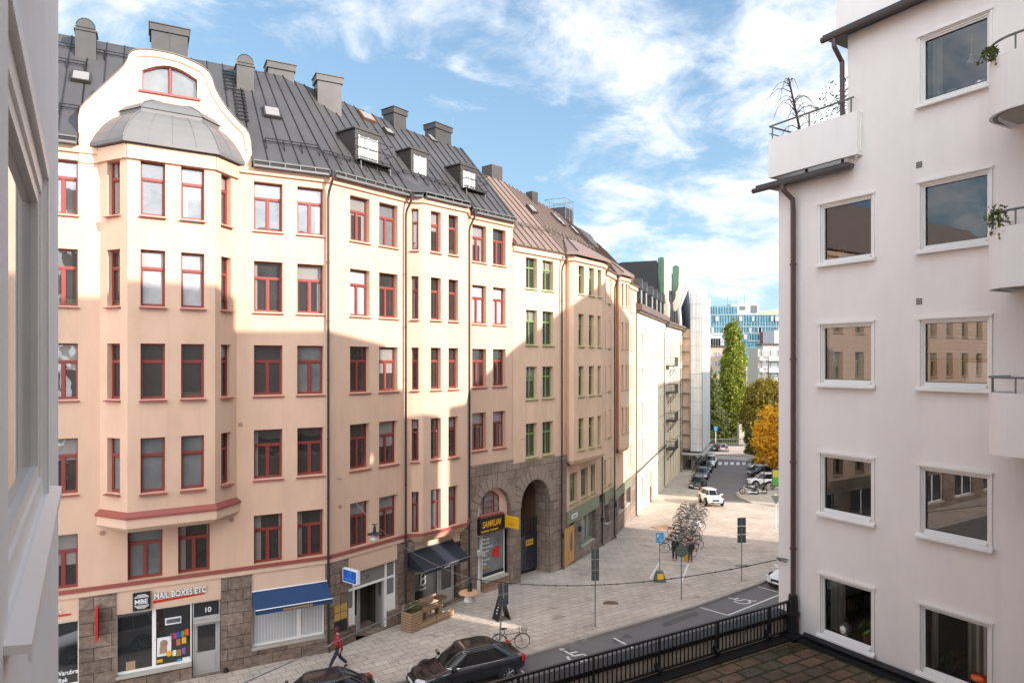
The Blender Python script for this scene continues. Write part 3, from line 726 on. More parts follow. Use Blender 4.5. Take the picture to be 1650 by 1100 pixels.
polypanel(inf,WD,arch(sa-.02,sb+.02,3.0,4.15,12,1.46),[ih],.15,-.22)
inf.wbox(WD,sa,WD.s(773),-.5,-.22,2.9,3.2)
inf.build('arch_infill',M['peach_trim'],HB)
lw=MB(); lw.tube([WD.pt(s,-.3,z) for s,z in ih],.06,6,closed=True)
for f_ in (.25,.75): s=w0+(w1-w0)*f_; lw.tube([WD.pt(s,-.3,4.1),WD.pt(s,-.3,5.25)],.045,6)
for f_ in (.38,.5,.62): s=w0+(w1-w0)*f_; lw.tube([WD.pt(s,-.3,4.1),WD.pt(s,-.3,5.3)],.012,4)
for z in (4.45,4.8): lw.tube([WD.pt(w0,-.3,z),WD.pt(w1,-.3,z)],.014,4)
lwo=lw.build('window',M['red'],HB); g=MB(); g.face([WD.pt(s,-.34,z) for s,z in ih]); g.build('pane',M['pane'],lwo)
s_=MB(); s_.wbox(WD,w0-.1,w1+.1,-.3,-.02,3.96,4.08); s_.build('sill',M['redsill'],lwo)
shopfront(WD,[(WD.s(781.5),WD.s(818))],.42,3.05,HB,M['whitepaint'],M['panegrey'],p=-.3)
pl2=MB(); pl2.wbox(WD,WD.s(781.5),sb,-.5,-.05,-2.4,.3); pl2.build('plinth',M['stone_red'],HB)
door(WD,WD.s(767.5),WD.s(780),-.4,2.0,HB,M['whitepaint'],M['panegrey'],p=-.35,glassfrom=.35)
shopfront(WD,[(WD.s(767.5),WD.s(780.5))],2.05,2.95,HB,M['whitepaint'],M['panegrey'],p=-.35,name='transom_window')
st2=MB(); st2.wbox(WD,sa,WD.s(781),-.6,.0,-2.4,-.42); st2.build('doorstep',M['kerb'],HB)
# lettering on that shop window
zz=2.62
for i,(t_,m_) in enumerate([('Massage','signwhite'),('Fotvård','signwhite'),('Akupunktur','signwhite'),('Ansikte','signwhite'),('Hälsa','signwhite'),('Kupping','signwhite'),('Rygg','signwhite'),('Boka tid','yellow')]):
    text(t_,.20,M[m_],HB,WD.mat(WD.s(783),-.285,zz-.23*i-.02),'lettering',.003,sx=.9)
x_=MB(); s=WD.s(799); x_.hexa([WD.pt(s,-.285,1.55),WD.pt(s+.6,-.285,1.4),WD.pt(s+.6,-.27,1.4),WD.pt(s,-.27,1.55),WD.pt(s,-.285,1.95),WD.pt(s+.6,-.285,2.15),WD.pt(s+.6,-.27,2.15),WD.pt(s,-.27,1.95)]); x_.build('window_sticker',M['signred'],HB)
x_=MB(); x_.wbox(WD,WD.s(782.5),WD.s(817),-.29,-.275,.52,.70); x_.build('window_sticker',M['signblack'],HB)
# --- roof
mR1=(WA.n+WB.n).normalized(); k=1/mR1.dot(WA.n)
def mit(e): q=WA.b+mR1*k*e; return (q.x,q.y)
def zr(d): return slope_z(d)
rf=MB(); sm=MB()
sG0,sG1=WA.s(127),WA.s(405)
def strip(w,s0,s1,p0,d,S0=None,S1=None,E0_=None,E1_=None):
    a=E0_ or w.pt(s0,p0,zr(-p0)); b=E1_ or w.pt(s1,p0,zr(-p0)); c=S1 or w.pt(s1,-d,zr(d)); e=S0 or w.pt(s0,-d,zr(d))
    slab(rf,a,b,c,e,.14); seams(sm,a,b,e,c)
dA=5.2
m_e=(*mit(.3),zr(-.3)); m_r=(*mit(-dA),zr(dA))
strip(WA,0,sG0,.3,dA); strip(WA,sG0,sG1,-.36,dA)
strip(WA,sG1,WA.L,.3,dA,S0=WA.pt(sG1,-dA,zr(dA)),S1=m_r,E0_=WA.pt(sG1,.3,zr(-.3)),E1_=m_e)
dB=4.5; rB=WD.pt(0,-dB,zr(dB)); eB=WD.pt(0,.3,zr(-.3))
strip(WB,0,WB.L,.3,dB,S0=m_r,S1=rB,E0_=m_e,E1_=eB)
rD=WD.pt(WD.L,-4.35,zr(4.35)); eD=WD.pt(WD.L,.3,zr(-.3))
strip(WD,0,WD.L,.3,dB,S0=rB,S1=rD,E0_=eB,E1_=eD)
# rear slopes
BK=[(WA.pt(0,-12.2,20.2)),(*mit(-12.2),20.2),WD.pt(0,-12.2,20.2),WD.pt(WD.L,-12.2,20.2)]; RD=[WA.pt(0,-dA,zr(dA)),m_r,rB,rD]
for i in range(3): slab(rf,RD[i],RD[i+1],BK[i+1],BK[i],.14)
ro=rf.build('roof',M['roof'],HB); sm.build('roof_seams',M['seam'],ro)
# flashing at the far verge
vf=MB(); a,b=Vector(eD),Vector(rD); n_=Vector((WD.d.x,WD.d.y,0))*.14
vf.hexa([tuple(v) for v in (a-n_,a+n_*.4,b+n_*.4,b-n_)]+[tuple(v+Vector((0,0,.07))) for v in (a-n_,a+n_*.4,b+n_*.4,b-n_)]); vf.build('verge_flashing',M['zinc'],ro)
# standing gutters
gu=MB(); gd=MB()
def gutter(w,s0,s1,p=.3,z=21.0):
    m1=MB(); m2=MB()
    m1.wbox(w,s0,s1,.12,p+.1,z-.02,z+.07); m2.wbox(w,s0,s1,p-.14,p-.04,z+.07,z+.27)
    m1.wbox(w,s0,s1,p-.03,p+.02,z+.235,z+.285)
    n=int((s1-s0)/.55)
    for i in range(n+1): s=s0+(s1-s0)*i/max(1,n); m1.wbox(w,max(s0,s-.02),min(s1,s+.02),p-.03,p+.05,z+.07,z+.235)
    o=m1.build('gutter',M['roofbay'],HB); m2.build('gutter_lining',M['black'],o)  # black strip paints the shade in the slot behind the brackets
gutter(WA,0,sG0-.05); gutter(WA,sG1+.05,WA.L-.02); gutter(WB,.1,WB.s(655)); gutter(WD,.1,WD.L); 
for k_ in (0,1): gutter(FC[k_],0,FC[k_].L,.22)
crf=MB(); O=offs(CP,.30); crf.face([(*O[0],21.2),(*O[1],21.2),(*O[2],21.2),(*O[3],21.2),(*WB.pt(WB.L,-1.1,0)[:2],22.7),(*WB.pt(WB.s(660),-1.1,0)[:2],22.7)]); crf.build('roof_over_bay',M['roof'],HB)
# snow guards
def guard(w,s0,s1,d,zf=slope_z):
    m=MB(); 
    for h in (.14,.26): m.tube([w.pt(s0,-d,zf(d)+h),w.pt(s1,-d,zf(d)+h)],.022,5)
    n=int((s1-s0)/.14)
    for i in range(n+1): s=s0+(s1-s0)*i/n; m.tube([w.pt(s,-d,zf(d)+.14),w.pt(s,-d,zf(d)+.26)],.008,3)
    for i in range(max(2,int((s1-s0)/.75))+1):
        s=s0+(s1-s0)*i/max(2,int((s1-s0)/.75)); m.tube([w.pt(s,-d+.28,zf(d-.28)+.02),w.pt(s,-d,zf(d)+.28),w.pt(s,-d-.12,zf(d+.12))],.025,4)
    return m
for w,a,b,d in ((WA,WA.s(432),WA.s(519),.75),(WB,WB.s(535),WB.s(655),.55),(WB,WB.s(668),WB.s(752),.8),(WA,WA.s(60),WA.s(125),3.4),(WA,WA.s(60),WA.s(205),4.3),(WA,WA.s(60),WA.s(123),1.0)):
    guard(w,a,b,d).build('snow_guard',M['black'],HB)
# ladders and rooflights
def ladder(w,pxa,pya,pxb,pyb):
    s0,d0=roofhit(w,pxa,pya); s1,d1_=roofhit(w,pxb,pyb); m=MB(); a=Vector(w.pt(s0,-d0,slope_z(d0)+.12)); b=Vector(w.pt(s0,-d1_,slope_z(d1_)+.12)); x=Vector((w.d.x,w.d.y,0))*.2
    m.tube([a-x,b-x],.025,5); m.tube([a+x,b+x],.025,5); n=int((b-a).length/.3)
    for i in range(n): c=a.lerp(b,(i+.5)/n); m.tube([c-x*1.3,c+x*1.3],.03,4)
    m.build('roof_ladder',M['black'],HB)
ladder(WA,392,200,375,145); ladder(WA,372,150,352,114)
def rooflight(w,px,py,W=.75,H=.9,root=None,mt='zinc',z0=EZ,t=TAN,pm='pane'):
    s,d=roofhit(w,px,py,z0,t); m=MB(); zf=lambda q:slope_z(q,z0,t)
    nx=Vector((w.n.x,w.n.y,0)); up=(nx*t+Vector((0,0,1))).normalized()
    a,b,c,e=[Vector(w.pt(*q)) for q in ((s-W/2,-d+H/2*.65,zf(d-H/2*.65)),(s+W/2,-d+H/2*.65,zf(d-H/2*.65)),(s+W/2,-d-H/2*.65,zf(d+H/2*.65)),(s-W/2,-d-H/2*.65,zf(d+H/2*.65)))]
    m.hexa([tuple(q) for q in (a,b,c,e)]+[tuple(q+up*.16) for q in (a,b,c,e)])
    o=m.build('rooflight',M[mt],root or HB); cc_=(a+b+c+e)/4
    g=MB(); g.face([tuple(cc_+(q-cc_)*.8+up*.165) for q in (a,b,c,e)]); g.build('pane',M[pm],o)
rooflight(WA,438,184); rooflight(WA,131,127,.7,.8); rooflight(WB,590,190,.9,.8,mt='wooddark'); rooflight(WB,695,225,.6,.7,pm='pane'); rooflight(WB,625,214,.6,.5)
# chimneys
def chimney(w,px,ytop,wpx,d,root,kind='box',mt='zinc',z0=EZ,t=TAN,depth=None,cap=True):
    s=w.s(px,-d); Y=w.pt(s,-d,0)[1]; ppm=FP/Y; W=wpx/ppm*.86; D=depth or W*.9; zt=CAMZ+(HY-ytop)/ppm; zb=slope_z(d-.6,z0,t)-1.6
    m=MB()
    if kind=='cowl':
        zc=zt-W*.5; m.wbox(w,s-W/2,s+W/2,-d-D/2,-d+D/2,zb,zc-.15); m.wbox(w,s-W/2-.05,s+W/2+.05,-d-D/2-.05,-d+D/2+.05,zc-.15,zc-.08)
        prof=[(math.cos(math.pi*k_/10)*W/2,math.sin(math.pi*k_/10)*W*.62) for k_ in range(11)]
        F1_=[w.pt(s+x,-d+D/2,zc-.08+h) for x,h in prof]; F2_=[w.pt(s+x,-d-D/2,zc-.08+h) for x,h in prof]; m.face(F1_); m.face(F2_[::-1])
        for i in range(10): m.face([F1_[i],F1_[i+1],F2_[i+1],F2_[i]])
        for i in range(10): m.tube([F1_[i],F1_[i+1]],.02,4)
        o=m.build('chimney',M[mt],root)
        h=MB(); h.wbox(w,s-W/2,s+W/2,-d+D/2+.002,-d+D/2+.03,zc-.02,zc+.02); h.build('flue_opening',M['black'],o)
    else:
        m.wbox(w,s-W/2,s+W/2,-d-D/2,-d+D/2,zb,zt-.32)
        if cap: m.wbox(w,s-W/2-.07,s+W/2+.07,-d-D/2-.07,-d+D/2+.07,zt-.34,zt-.04); m.wbox(w,s-W/2-.11,s+W/2+.11,-d-D/2-.11,-d+D/2+.11,zt-.04,zt)
        else: m.wbox(w,s-W/2,s+W/2,-d-D/2,-d+D/2,zt-.32,zt)
        n=max(1,int(W/.75))
        for i in range(1,n): m.wbox(w,s-W/2+W*i/n-.015,s-W/2+W*i/n+.015,-d+D/2+.002,-d+D/2+.02,zb,zt-.34)
        o=m.build('chimney',M[mt],root)
    return o
for a in ((139,36,33,4.3,'cowl'),(273,52,60,5.4,'box'),(394,93,30,4.1,'cowl')): chimney(WA,a[0],a[1],a[2],a[3],HB,a[4],'zinc')
chimney(WA,451,107,46,5.6,HB,depth=.9); chimney(WA,528,127,44,5.2,HB,depth=.9)
chimney(WB,636,178,31,4.7,HB,depth=.9); chimney(WB,706,204,42,4.6,HB,depth=.9)
m=MB(); s=WB.s(728,-4.5); m.tube([WB.pt(s,-4.5,25.5),WB.pt(s+.1,-4.5,28.2)],.012,4); m.build('roof_antenna',M['steel'],HB)
# dormers
def dormer(w,pl_,pr,ztop,pf,rail,root=HB,z0=EZ,t=TAN,pm='panelit'):
    s0,s1=w.s(pl_,-pf),w.s(pr,-pf); zb=slope_z(pf,z0,t)-.1; dk=(ztop-z0)/t-.3+.25
    m=MB(); m.wbox(w,s0,s1,-dk,-pf,zb-.1,ztop); 
    o=m.build('dormer',M['pipe'],root)
    rf_=MB(); rf_.hexa([w.pt(*q) for q in ((s0-.1,-pf+.1,ztop+.002),(s1+.1,-pf+.1,ztop+.002),(s1+.1,-dk,ztop+.002),(s0-.1,-dk,ztop+.002),(s0-.1,-pf+.1,ztop+.07),(s1+.1,-pf+.1,ztop+.07),(s1+.1,-dk,ztop+.07),(s0-.1,-dk,ztop+.07))])
    rf_.hexa([w.pt(*q) for q in ((s0-.05,-pf+.06,ztop+.07),(s1+.05,-pf+.06,ztop+.07),(s1+.05,-dk,ztop+.07),(s0-.05,-dk,ztop+.07),((s0+s1)/2-.2,-pf+.06,ztop+.2),((s0+s1)/2+.2,-pf+.06,ztop+.2),((s0+s1)/2+.2,-dk,ztop+.2),((s0+s1)/2-.2,-dk,ztop+.2))])
    rf_.build('dormer_roof',M['zinc'],o)
    fr=MB(); fr.wbox(w,s0,s0+.22,-pf+.002,-pf+.05,zb,ztop); fr.wbox(w,s1-.22,s1,-pf+.002,-pf+.05,zb,ztop); fr.wbox(w,s0+.22,s1-.22,-pf+.002,-pf+.05,ztop-.25,ztop); fr.build('dormer_front',M['zinc'],o)
    g=MB(); g.face([w.pt(s0+.22,-pf+.02,zb+.05),w.pt(s1-.22,-pf+.02,zb+.05),w.pt(s1-.22,-pf+.02,ztop-.25),w.pt(s0+.22,-pf+.02,ztop-.25)]); g.build('pane',M[pm],o)
    fb=MB(); c=(s0+s1)/2; fb.wbox(w,c-.03,c+.03,-pf+.025,-pf+.06,zb+.05,ztop-.25); fb.wbox(w,s0+.22,s0+.27,-pf+.025,-pf+.06,zb+.05,ztop-.25); fb.wbox(w,s1-.27,s1-.22,-pf+.025,-pf+.06,zb+.05,ztop-.25); fb.build('sash',M['whitepaint'],o)
    if rail:
        r_=MB(); q0,q1=s0-.15,s1+.25; pp=-pf+.62
        for h in (.05,.5,.95): r_.tube([w.pt(q0,-pf,zb+h),w.pt(q0,pp,zb+h),w.pt(q1,pp,zb+h),w.pt(q1,-pf,zb+h)],.02,5)
        for i in range(9): s=q0+(q1-q0)*i/8; r_.tube([w.pt(s,pp,zb),w.pt(s,pp,zb+.95)],.010,4)
        r_.wbox(w,q0,q1,-pf,pp,zb-.08,zb-.02)
        for s in (q0+.1,q1-.1): r_.tube([w.pt(s,pp-.1,zb-.05),w.pt(s,pp-.05,slope_z(pf-.55,z0,t))],.03,5)
        r_.build('dormer_balcony',M['black'],o)
    return o
dormer(WB,571,613,23.95,.95,True); dormer(WB,661,690,24.0,1.25,False); dormer(WB,741,768,24.0,1.15,True)
# downpipes
def downpipe(w,px,ztop,root,mt='pipe',off=.45,zb=None,rad=.055,px_top=None,head=True):
    s=w.s(px,.16); m=MB(); Y=w.pt(s,0,0)[1]; zb=zb if zb is not None else gz(Y)+.1
    m.tube([w.pt(s+.15,off,ztop),w.pt(s+.12,off,ztop-.25),w.pt(s+.02,.20,ztop-.75),w.pt(s,.16,ztop-1.0),w.pt(s,.16,zb+.5),w.pt(s,.17,zb+.12),w.pt(s+.02,.32,zb)],rad,8)
    if head: m.lathe([(.07,-.3),(.12,-.05),(.13,0),(.08,.02)],8,w.pt(s+.15,off,ztop+.05))
    z=zb+1.5
    while z<ztop-1.5: m.tube([w.pt(s,.16,z),w.pt(s,.16,z+.05)],rad*1.3,8); z+=2.6
    return m.build('downpipe',M[mt],root)
downpipe(WA,529,21.05,HB); downpipe(WB,654,21.05,HB); downpipe(WD,756.5,21.0,HB)
# wall details: vents, anchors
for w,px,py,sz in ((WA,387.5,684,.16),(WA,165,858,.18),(WA,373,837,.18),(WB,548,816,.16)):
    m=MB(); s=w.s(px); z=w.z(px,py)
    if px==387.5: m.wbox(w,s-sz/2,s+sz/2,.002,.02,z-sz/2,z+sz/2)
    else: m.disc((0,0,0),sz*.55,'y',.03,12); m2=MB(); T=w.mat(s,.01,z); m2.add(m,T@Matrix.Rotation(R(90),4,'X')); m=m2
    m.build('wall_vent' if px==387.5 else 'anchor_plate',M['stone_red'],HB)
# awnings
def awning(w,s0,s1,zt,zf,pf,val,mt,root,edge=True,name='awning'):
    m=MB(); a,b=w.pt(s0,.05,zt),w.pt(s1,.05,zt); c,d=w.pt(s1,pf,zf),w.pt(s0,pf,zf)
    slab(m,a,b,c,d,.03); m.wbox(w,s0,s1,pf,pf+.02,zf-val,zf-.02)
    m.face([w.pt(s0,.05,zt-.03),w.pt(s0,pf,zf-.03),w.pt(s0,.05,zf-.03)]); 
    o=m.build(name,M[mt],root)
    if edge:
        e=MB(); e.tube([w.pt(s0,pf+.03,zf),w.pt(s1,pf+.03,zf)],.022,6); e.tube([w.pt(s0,.08,zt+.03),w.pt(s1,.08,zt+.03)],.03,6); e.build('awning_rail',M['signwhite' if mt=='navy' else 'steel'],o)
    a_=MB()
    for s in (s0+.15,s1-.15): a_.tube([w.pt(s,.05,zf-.25),w.pt(s,pf-.03,zf-.05)],.018,5)
    a_.build('awning_arm',M['steel'],o)
    return o
awning(WA,WA.s(406),WA.s(526.5),3.14,2.70,1.05,.20,'navy',HB)
text('www.tysonmard.se',.165,M['yellow'],HB,WA.mat(WA.s(456,1.08),1.075,2.53),'lettering',.004,sx=.95)
awning(WB,WB.s(669,.5)-.1,WB.s(741,.5)-.1,3.32,2.62,1.25,.18,'blackcloth',HB)
text('MARIT',.13,M['signwhite'],HB,WB.mat(WB.s(716,1.28),1.275,2.46),'lettering',.004)

# --- signs on the street front
def signthing(name,label,w,s,p,z): return thing(name,w.pt(s,p,z),label,'sign')
s0=WA.s(215,.1); t_=signthing('shop_sign','shop sign with white letters MAIL BOXES ETC, red stripe and striped black emblem',WA,s0,.0,3.2)
b=MB(); b.wbox(WA,WA.s(214,.1),WA.s(242.5,.1),.003,.12,3.12,3.80); b.build('emblem_board',M['signblack'],t_)
b=MB(); c=(WA.s(214,.1)+WA.s(242.5,.1))/2
for i,z in enumerate((3.20,3.25,3.30,3.62,3.67,3.72)):
    hw=math.sqrt(max(0,.30**2-(z-3.46)**2)); b.wbox(WA,c-hw,c+hw,.121,.13,z-.012,z+.012)
b.build('emblem_stripes',M['signwhite'],t_)
text('MBE',.25,M['signwhite'],t_,WA.mat(c-.25,.125,3.37),'emblem_lettering',.006,bold=.006)
text('MAIL BOXES ETC',.33,M['signblack'],t_,WA.mat(WA.s(248,.1)+.012,.02,3.438),'lettering_sides',.015,bold=.012,sx=.76)  # black offset copy paints the shadow around the raised letters
text('MAIL BOXES ETC',.33,M['signwhite'],t_,WA.mat(WA.s(248,.1),.06,3.45),'lettering',.012,bold=.007,sx=.76)
b=MB(); b.hexa([WA.pt(WA.s(247,.1),.02,3.28),WA.pt(WA.s(330,.1),.02,3.36),WA.pt(WA.s(330,.1),.0,3.36),WA.pt(WA.s(247,.1),.0,3.28),WA.pt(WA.s(247,.1),.02,3.38),WA.pt(WA.s(330,.1),.02,3.41),WA.pt(WA.s(330,.1),.0,3.41),WA.pt(WA.s(247,.1),.0,3.38)]); b.build('red_stripe',M['signred'],t_)
t_=signthing('shop_sign','partly hidden shop sign at the left edge, white ETC. over a red stripe',WA,WA.s(60),.0,3.2)
text('MAIL BOXES ETC.',.30,M['signwhite'],t_,WA.mat(WA.s(114,.1)-2.17,.06,3.47),'lettering',.02,bold=.010,sx=.80)
b=MB(); b.wbox(WA,WA.s(114,.1)-2.2,WA.s(114,.1),.0,.02,3.3,3.37); b.build('red_stripe',M['signred'],t_)
for i,s in enumerate(['Varubrev','Rek','Förvaring','Postboxar']): text(s,.24,M['signwhite'],HB,WA.mat(WA.s(93.5,-.1),-.16,1.02-.27*i),'lettering',.003,sx=.8,bold=.004)
t_=signthing('projecting_sign','narrow red and black sign sticking out from the grey stone pier',WA,WA.s(155),.06,2.4)
b=MB(); s=WA.s(156.5,.3); b.wbox(WA,s-.04,s+.04,.1,.60,2.35,3.55); b.build('sign_box',M['signred'],t_)
b=MB(); b.wbox(WA,s-.05,s+.05,.22,.48,2.42,3.40); b.build('sign_panel',M['signblack'],t_)
b=MB(); b.tube([WA.pt(s,.06,2.7),WA.pt(s,.12,2.7)],.03,6); b.tube([WA.pt(s,.06,3.2),WA.pt(s,.12,3.2)],.03,6); b.build('bracket',M['steel'],t_)
# posters and stickers inside the shop window
ws=lambda px:WA.s(px,-.15)
def poster(px0,px1,y0,y1,mt,label,name='poster',cat='poster',group=None):
    a,b_=ws(px0),ws(px1); pc=(px0+px1)/2; z1=WA.z(pc,y0,-.15); z0=WA.z(pc,y1,-.15)
    m=MB(); m.wbox(WA,a,b_,-.175,-.160,z0,z1); o=m.build(name,M[mt]); tag(o,label,cat,group); return o
stk=[(274,281,1019,1030,'signback','grey'),(277,284,1020,1029,'signred','pink'),(284,291,1018,1027,'signblue','blue'),(292,297,1016,1025,'green','green'),(298,304,1013,1023,'orange','orange'),(277,283,1031,1040,'cap','maroon'),(284,291,1029,1039,'terracotta','brown'),(293,300,1026,1036,'yellow','bright yellow'),(278,284,1047,1056,'signwhite','white'),(285,292,1046,1056,'gold','pale gold'),(293,299,1043,1053,'greycloth','violet grey')]
M['pink']=mat('pink_paper',(.65,.05,.16),.6,.05,3); M['purple']=mat('purple_paper',(.25,.10,.35),.6,.05,3)
for a,b_,c,d,mt,nm in stk:
    if nm=='pink': mt='pink'
    if nm=='violet grey': mt='purple'; nm='purple'
    poster(a,b_,c,d,mt,'small square %s paper among the coloured notes in the shop window'%nm,'paper_note','note','coloured notes in the shop window')
poster(253,276,1026,1056,'signwhite','large white poster of a person in the parcel shop window')
m=MB(); m.disc((0,0,0),.14,'y',.02,14); m2=MB(); m2.add(m,WA.mat(ws(264),-.15,WA.z(264,1036,-.15))@Matrix.Rotation(R(90),4,'X')); m2.wbox(WA,ws(257),ws(269),-.158,-.145,WA.z(263,1052,-.15),WA.z(263,1040,-.15)); o=m2.build('poster_picture',M['stone_red']); tag(o,'brownish figure printed on the large white window poster','picture')
m=MB(); m2=MB(); m.disc((0,0,0),.11,'y',.02,14); m2.add(m,WA.mat(ws(272.5),-.14,WA.z(272.5,1052,-.15))@Matrix.Rotation(R(90),4,'X')); tag(m2.build('sticker',M['yellow']),'round yellow sticker on the lower corner of the white poster','sticker')
poster(266,292,994,1005,'signwhite','long white edged courier notice high in the parcel shop window','notice','notice')
poster(268,291,996,1003,'signback','grey card on the white edged courier notice','notice_card','notice')
poster(252,262,1062,1067,'yellow','small yellow strip notice low in the parcel shop window','notice','notice')
poster(286,292,1061,1070,'lightblue','blue square sticker low in the parcel shop window','sticker','sticker')
poster(294,306,1058,1068,'signwhite','plain white sheet low at the right of the parcel shop window','notice','notice')
poster(203,218,1065,1082,'wood','brown cardboard parcel display standing in the dark window','parcel_display','display')
# blue sign, restaurant sign, yellow sign
def projecting(w,px,p0,p1,z0,z1,label,mt,frame='signwhite',name='projecting_sign'):
    s=w.s(px,(p0+p1)/2); t_=signthing(name,label,w,s,0,z0)
    b=MB(); b.wbox(w,s-.09,s+.09,p0,p1,z0,z1); b.build('sign_box',M[frame],t_)
    b=MB(); b.wbox(w,s-.095,s+.095,p0+.04,p1-.04,z0+.04,z1-.04); b.build('sign_face',M[mt],t_)
    b=MB(); b.tube([w.pt(s,0,z0+.12),w.pt(s,p0,z0+.12)],.02,6); b.tube([w.pt(s,0,z1-.12),w.pt(s,p0,z1-.12)],.02,6); b.build('bracket',M['steel'],t_)
    return t_,s
t_,s=projecting(WB,566,.25,1.22,3.02,3.62,'blue projecting sign with pale ring emblem and white frame above the entrance','signblue')
# face lettering, seen from the left: x runs outward
def sidemat(w,s,p,z): q=w.pt(s,p,z); return Matrix(((w.n.x,0,-w.d.x,q[0]),(w.n.y,0,-w.d.y,q[1]),(0,1,0,q[2]),(0,0,0,1)))
b=MB(); b.hexa([sidemat(WB,s-.1,0,0)@Vector((x,y,z_)) for z_ in (0,.01) for x,y in ((.42,3.17),(.72,3.17),(.72,3.21),(.42,3.21))]); b.hexa([sidemat(WB,s-.1,0,0)@Vector((x,y,z_)) for z_ in (0,.01) for x,y in ((.76,3.17),(1.04,3.17),(1.04,3.21),(.76,3.21))]); b.build('small_print',M['lightblue'],t_)
b=MB(); b.tube([WB.pt(s-.1,.73+.10*math.cos(k_*math.pi/8),3.38+.13*math.sin(k_*math.pi/8)) for k_ in range(16)],.014,5,closed=True); b.build('ring_emblem',M['lightblue'],t_)
t_,s=projecting(WD,825,.10,1.05,3.22,3.86,'square yellow projecting sign with a dark outlined emblem beside the stone arch','yellow','yellow')
b=MB(); b.tube([WD.pt(s-.1,.40,3.40),WD.pt(s-.1,.55,3.66),WD.pt(s-.1,.66,3.42),WD.pt(s-.1,.72,3.60),WD.pt(s-.1,.78,3.42)],.010,4); b.tube([WD.pt(s-.1,.36,3.44),WD.pt(s-.1,.82,3.40)],.010,4); b.build('line_emblem',M['wooddark'],t_)
ss0,ss1=WD.s(773,.02),WD.s(813.5,.02); t_=signthing('shop_sign','black shop sign with slanted yellow letters SAMRUAI under the arched red window',WD,ss0,0,3.1)
b=MB(); b.wbox(WD,ss0,ss1,-.2,.02,3.08,3.98); b.build('sign_board',M['signblack'],t_)
text('SAMRUAI',.50,M['yellow'],t_,WD.mat(ss0+.20,.025,3.43),'lettering',.008,bold=.008,sx=.74,shear=.2)
text('TRADITIONELL  THAI MASSAGE',.15,M['yellow'],t_,WD.mat(ss0+.10,.025,3.17),'small_lettering',.004,bold=.004,sx=.66,shear=.2)

# ================================================================== 2. building with green windows
GZ=19.68
GT=[19.13,15.95,12.50,9.05,5.35]; GB=[17.28,13.85,10.55,7.0,3.35]
HG=thing('apartment_building',(WG.a.x,WG.a.y,0),'rose plastered apartment building with green windows, stone gateway and brown metal roof','building')
mb=MB()
gc=[(847.3,865.5),(874,891.8)]
def hs(w,cols,rows,p=0): return [(w.s(a,p),w.s(b,p),GB[r],GT[r]) for a,b in cols for r in rows]
hg=hs(WG,gc,range(4)); panel(mb,WG,.02,WG.L,6.75,GZ,hg)
# far wall sections
h3=[(WH.s(918),WH.s(930.5),GB[4],GT[4]),(WH.s(936),WH.s(947.5),GB[4],GT[4]),(WH.s(952),WH.s(959),GB[4],GT[4])]
h1=hs(WH,[(973,976.5),(980,984.6)],range(5)); panel(mb,WH,0,WH.L,2.9,GZ,h1+h3)
h2=hs(WI,[(1016,1019.5)],range(5)); panel(mb,WI,0,WI.L,2.4,GZ,h2)
panel(mb,WJ,0,WJ.L,2.4,GZ,[])
# bow 1 and bow 2
B1=[q(912,24.65),(3.72,44.35),q(925,24.78),q(932,24.56),q(941,24.24),q(949,23.96),q(957,23.68),q(963,23.47),q(970,23.18),(6.62,48.4),(6.68,49.6),WH.pt(WH.s(970)+.3,0,0)[:2]]
FB1=bayfacets(B1)
# one straight front facet carries the three windows
F1=Wall(B1[2],B1[8])
B2=[q(993,19.8),(8.62,55.0),q(999,20.0),q(1014,19.4),(10.05,59.0),(10.35,60.6)]
F2=Wall(B2[2],B2[3])
def bow(pts,front,z0,z1,cols,rows):
    pre=pts[:3]; post=pts[8:] if len(pts)>8 else pts[3:]
    for a,b in list(zip(pre,pre[1:]))+list(zip(post,post[1:])): panel(mb,Wall(a,b),0,Wall(a,b).L,z0,z1)
    H=hs(front,cols,rows); panel(mb,front,0,front.L,z0,z1,H); return pre+post,H
o1,H1=bow(B1,F1,6.35,GZ,[(932.2,941.3),(949,957.5),(963,968.8)],range(4))
o2,H2=bow(B2,F2,5.7,GZ,[(1001.5,1004.8),(1008,1010.6),(1012.2,1013.6)],range(4))
for o_,z in ((o1,6.35),(o2,5.7)):
    P1=offs(o_,0); P2=offs(o_,-.15); P3=offs(o_,-.5); P4=offs(o_,-1.0)
    ring(mb,P2,z-.25,P1,z); ring(mb,P3,z-.42,P2,z-.25); ring(mb,P4,z-.5,P3,z-.42)
# ground level of bow zone: row of windows and belt
mb.face([WJ.pt(WJ.L,0,-3),WJ.pt(WJ.L,-11,-3),WJ.pt(WJ.L,-11,GZ),WJ.pt(WJ.L,0,GZ)])
mb.face([WG.pt(0,-12,-3),WJ.pt(WJ.L,-11,-3),WJ.pt(WJ.L,-11,GZ),WG.pt(0,-12,GZ)])
for w in (WG,WH,WI,WJ): mb.wbox(w,.02,w.L,.003,.14,19.35,19.66)
for o_ in (o1,o2):
    ring(mb,offs(o_,.14),19.35,offs(o_,.14),19.66); ring(mb,offs(o_,.0),19.35,offs(o_,.14),19.35)
mb.build('wall',M['peach2'],HG)
for w,H_ in ((WG,hg),(WH,h1),(F1,H1),(WH,h3)):
    for (a,b,c,d) in H_: window(w,a,b,c,d,HG,'G',fm='green',sm='green',p=-.27)
for w,H_ in ((WI,h2),(F2,H2)):
    for (a,b,c,d) in H_: window(w,a,b,c,d,HG,'G',fm='tan',sm='tan',p=-.27)
